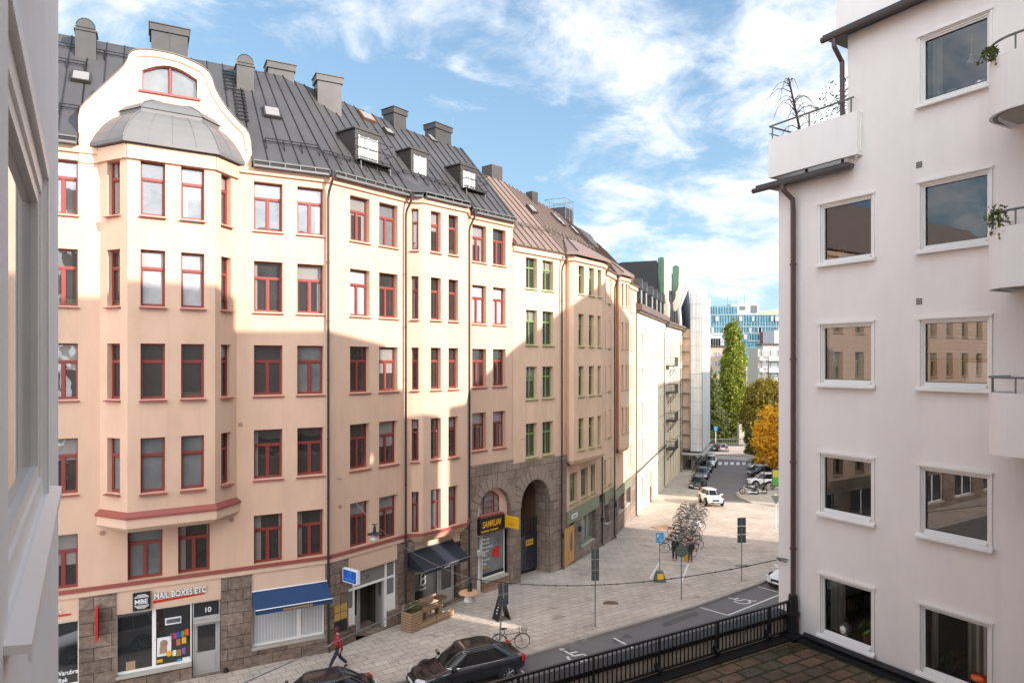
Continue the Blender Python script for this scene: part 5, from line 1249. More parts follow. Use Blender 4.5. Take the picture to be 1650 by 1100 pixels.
def inroom(c,f,r,p=-.3): return cols[c][0]+(cols[c][1]-cols[c][0])*f, p, RT[r]-1.42+.085
# blinds / curtains
def blind(c,r,za,label):
    s0,s1=cols[c]; m=MB(); z=RT[r]-.12; lo=RT[r]-1.42+za
    while z>lo: m.wbox(WR,s0+.15,s1-.15,-.19,-.165,z-.024,z-.004); z-=.027
    o=m.build('window_blind',M['blind']); tag(o,label,'blind')
blind(0,2,.13,'closed pale venetian blind in the left middle window of the white building')
blind(1,2,.62,'half lowered venetian blind in the right middle window of the white building')
def curtain(c,r,f0,f1,label,mt='curtain'):
    s0,s1=cols[c]; a=s0+(s1-s0)*f0; b=s0+(s1-s0)*f1; n=int((b-a)/.022); m=MB()
    for i in range(n):
        u0=a+(b-a)*i/n; u1=a+(b-a)*(i+1)/n; p0=-.24+.025*math.sin(i*1.1); p1=-.24+.025*math.sin((i+1)*1.1)
        m.face([WR.pt(u0,p0,RT[r]-1.40),WR.pt(u1,p1,RT[r]-1.40),WR.pt(u1,p1,RT[r]-.1),WR.pt(u0,p0,RT[r]-.1)])
    tag(m.build('curtain',M[mt],smooth=True),label,'curtain')
curtain(0,4,.10,.36,'beige curtain beside the white egg shaped lantern')
curtain(1,4,.10,.19,'narrow beige curtain left of the grey potted plant')
curtain(1,4,.60,.95,'wide beige striped curtain behind the orange lamp')
curtain(1,0,.12,.26,'pale curtain beside the hanging lamp in the top window')
m=MB(); a=inroom(1,.55,2,-.35); m.wbox(WR,a[0],a[0]+.45,-.35,-.31,a[2],a[2]+.42); tag(m.build('picture_back',M['ceramic']),'white board leaning inside the window below the half lowered blind','board')
# lantern, plants, lamps
s,p,z=inroom(0,.40,4,-.20); t_=thing('lantern',WR.pt(s,p,z),'white egg shaped lantern with leather strap on the windowsill','lantern')
m=MB(); m.lathe([(.03,0),(.10,.03),(.135,.12),(.13,.2),(.08,.28),(.02,.31)],16,WR.pt(s,p,z)); m.build('shade',M['ceramic'],t_,smooth=True)
m=MB(); c_=WR.pt(s,p,z); m.tube([(c_[0]+WR.d.x*x,c_[1]+WR.d.y*x,c_[2]+h) for x,h in ((-.13,.08),(-.10,.25),(-.04,.36),(0,.43),(.04,.36),(.10,.25),(.13,.08))],.008,5); m.tube([(c_[0]+.137*math.cos(k_*math.pi/8),c_[1]+.137*math.sin(k_*math.pi/8),c_[2]+.13) for k_ in range(16)],.008,4,closed=True); m.build('strap',M['wood'],t_)
def leafblob(name,mt,center,R_,n,size,parent=None,flat=1.0,seed=1,sq=(1,1,1)):
    rnd=random.Random(seed); m=MB()
    for i in range(n):
        while True:
            v=Vector((rnd.uniform(-1,1),rnd.uniform(-1,1),rnd.uniform(-1,1)))
            if .2<v.length<1: break
        c_=Vector(center)+Vector((v.x*R_*sq[0],v.y*R_*sq[1],v.z*R_*sq[2]))
        ax=Vector((rnd.uniform(-1,1),rnd.uniform(-1,1),rnd.uniform(-.3,1))).normalized(); t=ax.orthogonal().normalized(); b=ax.cross(t); sz=size*rnd.uniform(.6,1.3)
        m.face([tuple(c_-t*sz),tuple(c_+b*sz*.35),tuple(c_+t*sz),tuple(c_-b*sz*.35)])
    return m.build(name,M[mt],parent)
def potplant(s,p,z,label,potm,R_,n,seed,leaf=.06,group=None,potr=.10):
    c_=WR.pt(s,p,z); t_=thing('potted_plant',c_,label,'plant',group)
    m=MB(); m.lathe([(potr*.65,0),(potr,.16*potr/.1),(potr*1.1,.17*potr/.1),(potr*1.1,.2*potr/.1),(potr*.8,.2*potr/.1)],14,c_); m.build('pot',M[potm],t_,smooth=False)
    leafblob('foliage','leafgreen',(c_[0],c_[1],c_[2]+.2*potr/.1+R_*.6),R_,n,leaf,t_,seed=seed,sq=(1,1,.8))
s,p,z=inroom(0,.78,4,-.22); potplant(s,p,z,'fern in a terracotta pot beside the white lantern','terracotta',.20,90,4,.09,potr=.11)
s,p,z=inroom(1,.36,4,-.25); potplant(s,p,z,'bright green plant in a grey pot left of the orange lamp','signback',.17,70,5,.09)
s,p,z=inroom(1,.78,4,-.17); t_=thing('table_lamp',WR.pt(s,p,z),'orange mushroom shaped lamp on the lowest right windowsill','lamp')
m=MB(); m.lathe([(.08,0),(.05,.03),(.04,.10),(.06,.13)],14,WR.pt(s,p,z)); m.build('base',M['orange'],t_,smooth=True)
m=MB(); m.lathe([(.15,.12),(.155,.16),(.13,.21),(.03,.23),(.01,.23)],16,WR.pt(s,p,z)); m.build('lamp_shade',M['orange'],t_,smooth=True)
s,p,z=inroom(1,.56,0,-.5); zt=RT[0]-.1; t_=thing('pendant_lamp',WR.pt(s,p,zt),'small white pendant lamp hanging in the top right window','lamp')
m=MB(); m.tube([WR.pt(s,p,zt),WR.pt(s,p,zt-.42)],.005,4); m.build('cord',M['signwhite'],t_)
m=MB(); m.lathe([(.10,-.62),(.09,-.58),(.045,-.52),(.03,-.42),(.01,-.42)],14,WR.pt(s,p,zt)); m.build('lamp_shade',M['ceramic'],t_,smooth=True)
for i,(f,rr,h) in enumerate(((.24,.07,.16),(.40,.10,.10),(.80,.12,.10))):
    s,p,z=inroom(1,f,0,-.2); m=MB(); m.lathe([(rr*.6,0),(rr,h*.6),(rr*.9,h)],14,WR.pt(s,p,z)); tag(m.build('bowl',M['ceramic'],smooth=True),['small white vase left on the top right windowsill','white bowl in the middle of the top right windowsill','large white bowl right on the top right windowsill'][i],'bowl')
s,p,z=inroom(0,.30,1,-.25); potplant(s,p,z,'small plant in the upper left window of the white building','terracotta',.12,50,9,.06)
# round balconies
sB=WR.s(1627)
def balcony(zb,zt,label_rail=True):
    prof=[]; Rr=.62; PP=1.22; s_out=sB-.02
    prof.append((s_out+.02,0.02)); prof.append((s_out-.0,PP-Rr))
    for k_ in range(1,9): a=math.pi/2*k_/8; prof.append((s_out+Rr-Rr*math.cos(a),PP-Rr+Rr*math.sin(a)))
    prof.append((WR.L,PP))
    m=MB()
    for (a,b),(c_,d) in zip(prof,prof[1:]):
        m.face([WR.pt(a,b,zb),WR.pt(c_,d,zb),WR.pt(c_,d,zt),WR.pt(a,b,zt)])
        m.face([WR.pt(a+.04,b-.04,zb),WR.pt(c_+.04,d-.04,zb),WR.pt(c_+.04,d-.04,zt),WR.pt(a+.04,b-.04,zt)][::-1])
        m.face([WR.pt(a,b,zt),WR.pt(c_,d,zt),WR.pt(c_+.04,d-.04,zt),WR.pt(a+.04,b-.04,zt)]); m.face([WR.pt(a,b,zb),WR.pt(c_,d,zb),WR.pt(c_+.04,d-.04,zb),WR.pt(a+.04,b-.04,zb)][::-1])
    for s in (s_out+1.0,s_out+2.2): m.wbox(WR,s,s+.02,PP+.002,PP+.012,zb,zt)
    o=m.build('balcony',M['white2'],HR)
    m=MB(); inn=[(a+.12,max(.0,b-.12)) for a,b in prof]; inn[0]=(prof[0][0]+.12,.01); zf=zb+.06
    base=[WR.pt(a,b,zf) for a,b in inn]+[WR.pt(WR.L,.01,zf)]; top=[(x,y,z_+.16) for x,y,z_ in base]; m.face(base[::-1]); m.face(top)
    for i in range(len(base)-1): m.face([base[i],base[i+1],top[i+1],top[i]])
    m.build('balcony_slab',M['concrete'],o)
    m=MB(); zr_=zt+.27; m.tube([WR.pt(a,b-.02,zr_) for a,b in prof],.022,6)
    for i in (1,5,9): m.tube([WR.pt(prof[i][0],prof[i][1]-.02,zt-.05),WR.pt(prof[i][0],prof[i][1]-.02,zr_)],.015,5)
    for s in (s_out+1.4,s_out+2.6): m.tube([WR.pt(s,PP-.02,zt),WR.pt(s,PP-.02,zr_)],.015,5)
    m.build('balcony_rail',M['steel'],o)
    m=MB(); m.face([WR.pt(a+.02,b-.02,zb+.01) for a,b in prof]+[WR.pt(prof[-1][0],PP-.15,zb+.01)]+[WR.pt(a+.10,b-.10,zb+.01) for a,b in prof[::-1][1:-1]]); m.build('balcony_edge',M['gutter'],o)
for zb,zt in ((17.2,18.18),(14.15,15.2),(11.25,12.33)): balcony(zb,zt)
# vents
m=MB()
for px,py in ((1482,266),(1482,486)):
    s=WR.s(px); z=WR.z(px,py)
    for i in range(3): m.wbox(WR,s-.07,s+.05,.002,.012,z-.05+i*.045,z-.025+i*.045)
m.build('wall_vent',M['pipe'],HR)
m=MB(); s=WR.s(1262); z=WR.z(1262,899); m.tube([WR.pt(s+.15,.0,z),WR.pt(s-.1,.15,z+.02)],.018,5); m.tube([WR.pt(s+.1,.0,z-.08),WR.pt(s-.05,.12,z)],.014,5); m.disc(WR.pt(s-.02,.1,z-.02),.05,'x',.04,10); m.build('wire_bracket',M['steel'],HR)
# hanging plants on balconies / roof terrace plants
def drooping(s,p,z,label,mt,seed,R_=.22,n=120,drop=.4,leaf=.04):
    c_=WR.pt(s,p,z); t_=thing('trailing_plant',c_,label,'plant'); leafblob('foliage',mt,c_,R_,n,leaf,t_,seed=seed,sq=(1,1,1.1))
    rnd=random.Random(seed); m=MB(); k2=MB()
    for i in range(9):
        dx=rnd.uniform(-.25,.25); dl=rnd.uniform(.3,1)*drop; pts=[Vector(c_)+Vector((WR.d.x*dx*f,WR.d.y*dx*f,.15*math.sin(f*2)-dl*f*f)) for f in (0,.3,.6,1)]
        m.tube([tuple(q_) for q_ in pts],.005,3)
        for q_ in pts[1:]:
            for _ in range(4):
                ax=Vector((rnd.uniform(-1,1),rnd.uniform(-1,1),rnd.uniform(-1,1))).normalized(); t=ax.orthogonal().normalized()*leaf; b=ax.cross(t)*.4; w_=q_+Vector((rnd.uniform(-.04,.04),)*3); k2.face([tuple(w_-t),tuple(w_+b),tuple(w_+t),tuple(w_-b)])
    m.build('stem',M['bark'],t_); k2.build('hanging_leaves',M[mt],t_)
drooping(WR.s(1597,1.1),1.12,18.28,'dark green shrub trailing over the top rounded balcony rail','leafdark',3,.13,140,.35)
drooping(WR.s(1606,1.1),1.14,15.42,'straggly yellow green plant trailing over the second rounded balcony','leafhedge',5,.2,150,.55)
def bareshrub(loc,H_,label,seed,leaf=None,lean=0.0,weep=1):
    rnd=random.Random(seed); t_=thing('roof_terrace_tree' if not leaf else 'roof_terrace_shrub',loc,label,'tree' if not leaf else 'shrub'); m=MB(); L=Vector(loc)
    top=L+Vector((lean,0,H_*.8)); m.tube([tuple(L),tuple(L.lerp(top,.5)+Vector((.03,0,0))),tuple(top)],[.035,.028,.018],6)
    for i in range(34):
        f=rnd.uniform(.35,1); a=L.lerp(top,f); ang=rnd.uniform(0,6.28); ln=rnd.uniform(.15,.45)*H_*.6; d=Vector((math.cos(ang),math.sin(ang),0)); P=[a]
        for k_ in range(1,5): P.append(a+d*ln*k_/4+Vector((rnd.uniform(-.03,.03),rnd.uniform(-.03,.03),(.28*math.sin(k_/4*2.4)-(.5*(k_/4)**2*weep))*ln*1.6)))
        m.tube([tuple(q_) for q_ in P],[.012,.009,.007,.005,.003],3)
    m.build('trunk',M['bark'],t_)
    if leaf: leafblob('foliage',leaf,(loc[0]+lean,loc[1],loc[2]+H_*.62),H_*.42,260,.05,t_,seed=seed,sq=(.7,.7,1))
c_=WR.pt(WR.s(1300,-.3),-.3,17.5); bareshrub(c_,2.9,'bare weeping little tree behind the left terrace rail',11,lean=-.45)
c_=WR.pt(WR.s(1357,-.8),-.8,17.5); bareshrub(c_,2.2,'dark leafy shrub beside the upper brown downpipe',12,'leafdark')
# terrace, railing
rT=WR.s(1278); TB=Vector(WR.pt(rT,0,0)[:2]); WT=Wall((TB+WR.n*19).to_tuple(),TB.to_tuple())
TR=thing('roof_terrace',WT.pt(WT.L,1,6.1),'low roof terrace with mossy brown tiles in the corner below the camera','terrace')
m=MB(); m.wbox(WT,0,WT.L-.01,-.35,11,-3,6.05); m.build('terrace_body',M['concrete'],TR); m=MB(); m.wbox(WT,0,WT.L-.01,-.35,-.10,6.05,6.60); m.build('parapet',M['parapet'],TR)
m=MB(); m.wbox(WT,0,WT.L-.012,-.42,-.06,6.60,6.70); m.wbox(WT,0,WT.L-.012,-.10,.22,6.05,6.21); m.build('black_capping',M['tar'],TR)
m=MB(); m.face([WT.pt(0,.22,6.17),WT.pt(WT.L-.3,.22,6.17),WT.pt(WT.L-.3,11,6.17),WT.pt(0,11,6.17)]); m.build('tiles',M['tile'],TR)
m=MB(); m.wbox(WT,WT.L-.3,WT.L-.012,.36,11,6.05,6.24); m.tube([WT.pt(WT.L-.12,.4,6.33),WT.pt(WT.L-.12,11,6.33)],.075,8); m.build('wall_pipe',M['tar'],TR)
RL=thing('railing',WT.pt(WT.L-1,0,6.2),'black iron railing with thin vertical bars along the roof terrace','railing')
m=MB(); m.wbox(WT,0,WT.L-.10,-.03,.03,7.0,7.045); m.wbox(WT,0,WT.L-.10,-.02,.02,6.30,6.335)
n=int(WT.L/.118)
for i in range(n): s=i*.118; m.wbox(WT,s,s+.022,-.011,.011,6.335,7.0)
m.build('bars',M['black'],RL)
m=MB(); 
for i in range(10):
    s=WT.L-.9-i*1.75; m.wbox(WT,s,s+.04,-.02,.02,6.2,7.0); m.tube([WT.pt(s+.02,.06,6.32),WT.pt(s+.02,-.12,6.40)],.06,8)
m.build('posts',M['black'],RL)
rnd=random.Random(3)
ms=MB()
for i in range(700):
    if i<420: s=WT.L-.35-abs(rnd.gauss(0,.5)); p=.42+abs(rnd.gauss(0,.12))
    else: s=WT.L-.34-abs(rnd.gauss(0,.06)); p=rnd.uniform(.4,6)
    q_=Vector(WT.pt(s,p,6.18)); h=rnd.uniform(.01,.05); d=Vector((rnd.uniform(-1,1),rnd.uniform(-1,1),0))*.02; ms.face([tuple(q_-d),tuple(q_+d),tuple(q_+d*.3+Vector((0,0,h)))])
tag(ms.build('moss',M['moss']),'moss growing in the terrace corner','moss',kind='stuff')

# ================================================================== 6. the house the camera looks out of
dL=Vector((-.5297,.8482)); nL=Vector((.8482,.5297)); C0_=.27
A0=-nL*C0_-dL*.6; WL_=Wall(A0.to_tuple(),(A0+dL*12).to_tuple()); sE=WL_.s(94)
HO=thing('white_building',(A0.x,A0.y,0),'white rendered wall with window and sloping sill close at the left edge','building')
m=MB(); wz0,wz1=CAMZ-1.10,CAMZ+1.50; ws0,ws1=WL_.s(40,0)-.9,WL_.s(76,0)
panel(m,WL_,0,sE,-3,24,[(ws0,ws1,wz0,wz1)],.13)
m.face([WL_.pt(sE,0,-3),WL_.pt(sE,-4,-3),WL_.pt(sE,-4,24),WL_.pt(sE,0,24)])
bw=Wall((Vector((0,0))+WR.d*.45+WR.n*6).to_tuple(),(WR.d*.45-WR.n*15).to_tuple())
panel(m,bw,0,bw.L,-3,24)
m.build('wall',M['white2'],HO)
F=MB()
def fr2(a,b,c,d,p0,p1,w_): F.wbox(WL_,a,a+w_,p0,p1,c,d); F.wbox(WL_,b-w_,b,p0,p1,c,d); F.wbox(WL_,a+w_,b-w_,p0,p1,d-w_,d); F.wbox(WL_,a+w_,b-w_,p0,p1,c,c+w_)
fr2(ws0,ws1,wz0,wz1,-.12,-.03,.16); fr2(ws0+.16,ws1-.16,wz0+.16,wz1-.16,-.12,-.05,.10); 
F.wbox(WL_,ws0-.02,ws1+.05,.002,.012,wz1-.01,wz1+.10); F.wbox(WL_,ws1,ws1+.10,.002,.012,wz0,wz1+.1)
o=F.build('window',M['whitepaint'],HO)
g=MB(); g.wbox(WL_,ws0+.255,ws1-.255,-.105,-.10,wz0+.255,wz1-.255); g.build('pane',M['panecalm'],o)
sl=MB(); a_,b_=WL_.s(51,.09),WL_.s(99.5,.09); zo=CAMZ-1.115
sl.hexa([WL_.pt(*q_) for q_ in ((a_,.09,zo-.035),(b_,.09,zo-.035),(b_,-.12,zo-.01),(a_,-.12,zo-.01),(a_,.09,zo),(b_,.09,zo),(b_,-.12,zo+.03),(a_,-.12,zo+.03))])
sl.wbox(WL_,a_,b_,.078,.09,zo-.07,zo-.036); sl.build('sill',M['whitepaint'],o)

# ================================================================== 7. houses across from the peach front, out of the frame, shaped to cast the shade on the street
SUNH=Vector((.8746,-.4848))
e=Vector((.869,.494)); K0=Vector((6.68,17.10))
def shade_house(name,prof,label,mt,depth=9,base=K0,dr=e,windows=True):
    t_=thing(name,(*(base+dr*prof[0][0]),-2),label,'building'); m=MB()
    def P(u,z,k_): q_=base+dr*u+SUNH*k_; return (q_.x,q_.y,z)
    fr_=[(prof[0][0],-3.5)]+[(prof[-1][0],-3.5)]+prof[::-1]
    m.face([P(u,z,0) for u,z in fr_]); m.face([P(u,z,depth) for u,z in fr_][::-1])
    for i in range(len(fr_)):
        j=(i+1)%len(fr_); m.face([P(*fr_[i],0),P(*fr_[j],0),P(*fr_[j],depth),P(*fr_[i],depth)])
    m.build('wall',M[mt],t_)
    if windows:
        w=Wall((base+dr*prof[0][0]).to_tuple(),(base+dr*prof[-1][0]).to_tuple())
        top=min(z for u,z in prof); wm=None
        u=1.0
        while u<w.L-1.8:
            z=2.5
            while z<top-2.4:
                if wm is None:
                    b=MB(); b.box((0,-.02,0),(1.2,.02,1.6)); wm=b.build('window',M['pane'],t_,local=True); o=wm
                else: o=bpy.data.objects.new('window',wm.data); COL.objects.link(o); o.parent=t_
                q_=Vector(w.pt(u,-.03,z)); o.location=q_-Vector(t_.location); o.rotation_euler[2]=w.ang; z+=3.1
            u+=2.6
    return t_
shade_house('corner_house',[(7.0,17.0),(8.0,17.1),(8.05,21.2),(10.3,21.2),(10.35,19.9),(12.3,19.9)],'narrow lower house beyond the white building, facing the street','cream2',base=K0+SUNH*.2)
shade_house('passage_wall',[(12.35,8.0),(13.05,8.0)],'low wall closing the narrow gap between two houses','white2',windows=False)
shade_house('corner_house',[(13.1,20.3),(14.4,20.6),(15.9,21.8),(20.3,24.8),(25.2,27.7),(28.8,29.7),(34.1,32.4),(39.9,32.5),(43.9,31.4)],'long tall house with rising roof line facing the green window building','beigefar')
shade_house('corner_house',[(0,24.4),(37.5,24.4)],'long house on the far corner, opposite the arched windows','creamfar',base=Vector((47.2,61.0)),dr=Vector((.375,.927)))

WX=Wall((-62.0,1.7),(-22.3,22.72)); t_=thing('apartment_building',(-42,12,0),'yellow plastered house beyond the left edge, next to the peach building','building')
hx=[(u,u+1.25,ROWB[r],ROWT[r]) for u in [2.0+2.9*i for i in range(13)] for r in range(5)]
m=MB(); panel(m,WX,0,WX.L,3.9,21.0,hx); m.wbox(WX,0,WX.L,.003,.15,20.6,20.95)
m.face([WX.pt(0,0,-3),WX.pt(0,-12,-3),WX.pt(0,-12,21),WX.pt(0,0,21)]); m.face([WX.pt(0,-12,-3),WX.pt(WX.L,-12,-3),WX.pt(WX.L,-12,21),WX.pt(0,-12,21)]); m.build('wall',M['peach_trim'],t_)
m=MB(); panel(m,WX,0,WX.L,-3,3.9,[(1.5+5.6*i,4.9+5.6*i,.6,3.0) for i in range(7)]); m.build('stone_base',M['stone'],t_)
for i in range(7): shopfront(WX,[(1.5+5.6*i,3.2+5.6*i),(3.2+5.6*i,4.9+5.6*i)],.6,3.0,t_,M['whitepaint'],M['shopglass'])
for (a,b,c,d) in hx: window(WX,a,b,c,d,t_,'T',fm='tan',sm='roofmid')
m=MB(); slab(m,WX.pt(0,.3,21.1),WX.pt(WX.L,.3,21.1),WX.pt(WX.L,-5.5,27),WX.pt(0,-5.5,27)); slab(m,WX.pt(0,-5.5,27),WX.pt(WX.L,-5.5,27),WX.pt(WX.L,-12.2,20.2),WX.pt(0,-12.2,20.2)); m.build('roof',M['roofbrown'],t_)
# ================================================================== 8. ground, street and plaza
def sheet(name,poly,dz,material,skirt=0.0,step=5.0,kind='structure'):
    bm=bmesh.new(); vs=[bm.verts.new((x,y,0)) for x,y in poly]; es=[bm.edges.new((vs[i],vs[(i+1)%len(vs)])) for i in range(len(vs))]
    bmesh.ops.triangle_fill(bm,use_beauty=True,edges=es,normal=(0,0,1))
    y0=min(y for x,y in poly); y1=max(y for x,y in poly); y=math.floor(y0/step)*step+step
    while y<y1 and y<140:
        bmesh.ops.bisect_plane(bm,geom=bm.verts[:]+bm.edges[:]+bm.faces[:],plane_co=(0,y,0),plane_no=(0,1,0)); y+=step if y!=30 else 2
    for v in bm.verts: v.co.z=gz(v.co.y)+dz
    for f in bm.faces:
        if f.normal.z<0: f.normal_flip()
    if skirt:
        be=[e_ for e_ in bm.edges if len(e_.link_faces)==1]; r=bmesh.ops.extrude_edge_only(bm,edges=be)
        for v in [g_ for g_ in r['geom'] if isinstance(g_,bmesh.types.BMVert)]: v.co.z-=skirt
    me=bpy.data.meshes.new(name); bm.to_mesh(me); bm.free(); me.materials.append(material)
    o=bpy.data.objects.new(name,me); COL.objects.link(o); o['kind']=kind; return o
KH=.13
sheet('road',[(-80,-60),(300,-60),(300,700),(-200,700),(-200,0)],-KH,M['asphalt'])
kerb=[(-60,-1.0),(-24.7,18.2),(-4.5,27.6),(.6,30.0),(4.4,32.6),(9.7,36.4),(14.6,40.6),(17,43.2)]
plaza=kerb+[(19.5,46.5),(30,54),(46,64),(40,68),(27.5,71),(21.5,72.5),(20.6,76.5),(24.6,88),(29.5,103),(31,107)]+[(29.5,112),(27,108)]+[(PT[10][0]-.4,PT[10][1]+1),(PT[9][0]-.8,PT[9][1]+.3),(PT[7][0]-.6,PT[7][1]),(PT[6][0]-.6,PT[6][1]),(PT[5][0]-.7,PT[5][1]),(PT[4][0]-.7,PT[4][1]+.5),(PT[3][0]-1.6,PT[3][1]+1.7),(PT[1][0]-.5,PT[1][1]+.8),(-26,21.5),(-63,2)]
sheet('pavement',plaza,0,M['paving'],KH+.05)
# a granite kerb along the edge
def strip_along(name,pts,w,z0,z1,material,kind='structure'):
    m=MB()
    P=[Vector((x,y)) for x,y in pts]; 
    D=[]
    for a,b in zip(P,P[1:]):
        n_=max(1,int((b-a).length/2.0))
        for i in range(n_): D.append(a.lerp(b,i/n_))
    D.append(P[-1])
    for a,b in zip(D,D[1:]):
        t=(b-a).normalized(); nn=Vector((t.y,-t.x))*w
        A=[(a.x,a.y),(b.x,b.y),(b.x+nn.x,b.y+nn.y),(a.x+nn.x,a.y+nn.y)]
        m.hexa([(x,y,gz(y)+z0) for x,y in A]+[(x,y,gz(y)+z1) for x,y in A])
    o=m.build(name,material); o['kind']=kind; return o
strip_along('kerb',kerb+[(19.5,46.5)],.17,-KH-.02,.004,M['kerb'])
strip_along('kerb',[(21.5,72.5),(20.6,76.5),(24.6,88),(29.5,103)],.17,-KH-.02,.004,M['kerb'])
island=[(26.2,79.5),(25.3,76),(25.4,71.8),(26.6,69.2),(30,67),(40,70),(44,76),(38,88),(32,90)]
sheet('pavement',island,.0,M['paving2'],KH+.05); strip_along('kerb',island[:5][::-1],-.17,-KH-.02,.004,M['kerb']) 
sheet('pavement',[(26,116.5),(60,118),(60,128),(20,126)],0,M['paving2'],KH)
sheet('grass',[(10,128.5),(110,130),(120,178),(5,178)],.02,mat('park_grass',(.07,.09,.02),.95,.3,2,.5,30))
# markings, laid on the road or the paving
def mark(name,pix,onroad=True,material='marking',label=None):
    dz=-KH+.004 if onroad else .004; m=MB(); m.face([tuple(gp(x,y,dz)) for x,y in pix]); o=m.build(name,M[material]); o['kind']='structure'; return o
def line(a,b,wd=.11,onroad=True,name='road_marking'):
    dz=-KH+.005 if onroad else .005; A,B=gp(*a,dz),gp(*b,dz); t=(B-A).normalized(); n_=Vector((t.y,-t.x,0))*wd/2; m=MB(); k_=max(1,int((B-A).length/1.5))
    for i in range(k_):
        p,q_=A.lerp(B,i/k_),A.lerp(B,(i+1)/k_)
        F_=[p-n_,q_-n_,q_+n_,p+n_]; m.face([(v.x,v.y,gz(v.y)+dz) for v in F_])
    o=m.build(name,M['marking']); o['kind']='structure'; return o
line((1125,977),(1173,990.5)); line((1173,990.5),(1256,957.5)); line((1217,943.5),(1254,953.5)); line((989,1027),(1019,1043)); line((840,1079),(846,1086))
for a,b in (((1063,905),(1109,908)),((1109,908),(1098,938)),((1098,938),(1047,932)),((1047,932),(1063,905)),((1062,920),(1084,921.5))): line(a,b,.12,False)
def wheelchair(px,py,sx=1,rot=0):
    c_=gp(px,py,-KH+.005); m=MB(); cs,sn=math.cos(rot),math.sin(rot)
    def seg(pts,w_=.10):
        for (a,b),(c,d) in zip(pts,pts[1:]):
            A=Vector((a,b));B=Vector((c,d)); t=(B-A).normalized(); n_=Vector((-t.y,t.x))*w_/2
            F_=[A-n_,B-n_,B+n_,A+n_]; m.face([(c_.x+(v.x*cs-v.y*sn)*sx,c_.y+(v.x*sn+v.y*cs)*sx,gz(c_.y+(v.x*sn+v.y*cs)*sx)-KH+.006) for v in F_])
    seg([(.38*math.cos(t),.38*math.sin(t)) for t in [math.radians(140+k_*14) for k_ in range(16)]])
    seg([(-.1,.75),(-.05,.15),(.35,.12),(.5,-.35),(.65,-.33)]); seg([(-.08,.45),(.3,.42)]); seg([(-.12+.08*math.cos(t),.92+.08*math.sin(t)) for t in [k_*math.pi/4 for k_ in range(9)]],.08)
    o=m.build('road_marking',M['marking']); o['kind']='structure'
wheelchair(1196,968,1.1,R(35)); wheelchair(930,1058,1.1,R(30))
for i in range(6):
    x=1158+i*9.6; mark('crosswalk',[(x,744),(x+5.2,744),(x+5,748.5),(x-.4,748.5)])
rnd=random.Random(77); m=MB()
for i in range(420):
    px=rnd.uniform(560,1240); py=rnd.uniform(830,1080); c_=gp(px,py,.006)
    if c_.y<27 or (c_.x<WB.pt(WB.s(px),0,0)[0]+.3 if px<750 else False): continue
    a=rnd.uniform(0,6.28); d=Vector((math.cos(a),math.sin(a),0))*rnd.uniform(.025,.05); b_=Vector((-d.y,d.x,0))*.6; up=Vector((0,0,rnd.uniform(0,.02)))
    m.face([c_-d,c_+b_+up,c_+d,c_-b_])
tag(m.build('fallen_leaves',M['leafolive']),'scattered small fallen leaves on the paving','leaves',kind='stuff')
for pts_,mt_ in ((((985,1030),(1012,1020),(1020,1026),(992,1038)),'asphalt_patch'),(((1065,1004),(1120,984),(1128,989),(1072,1010)),'asphalt_patch'),(((902,1048),(915,1043),(922,1048),(908,1053)),'asphalt_patch')):
    m=MB(); m.face([tuple(gp(x,y,-KH+.0025)) for x,y in pts_]); o=m.build('asphalt_patch',M['asphaltdark']); o['kind']='structure'
# manhole, grates
def ground_disc(px,py,r,label,mt='rubber',nm='manhole_cover'):
    c_=gp(px,py,.006); m=MB(); m.lathe([(r,-.02),(r,.0),(r*.93,.004),(r*.86,.0),(.01,.002)],24,c_); tag(m.build(nm,M[mt]),label,'manhole')
ground_disc(984,971.5,.42,'round brown iron manhole cover on the paving','wooddark')
m=MB(); c_=gp(1195.5,911,.004); m.box((-.45,-.2,0),(.45,.2,.01),R(5),c_); tag(m.build('drain_grate',M['signback']),'rectangular dark drain grate near the twin parking sign','drain')
m=MB(); c_=gp(1073,852,.004); m.box((-.75,-1.2,0),(.75,1.2,.012),R(15),c_); tag(m.build('utility_cover',M['stone_red']),'reddish metal utility cover in the sunlit paving','cover')

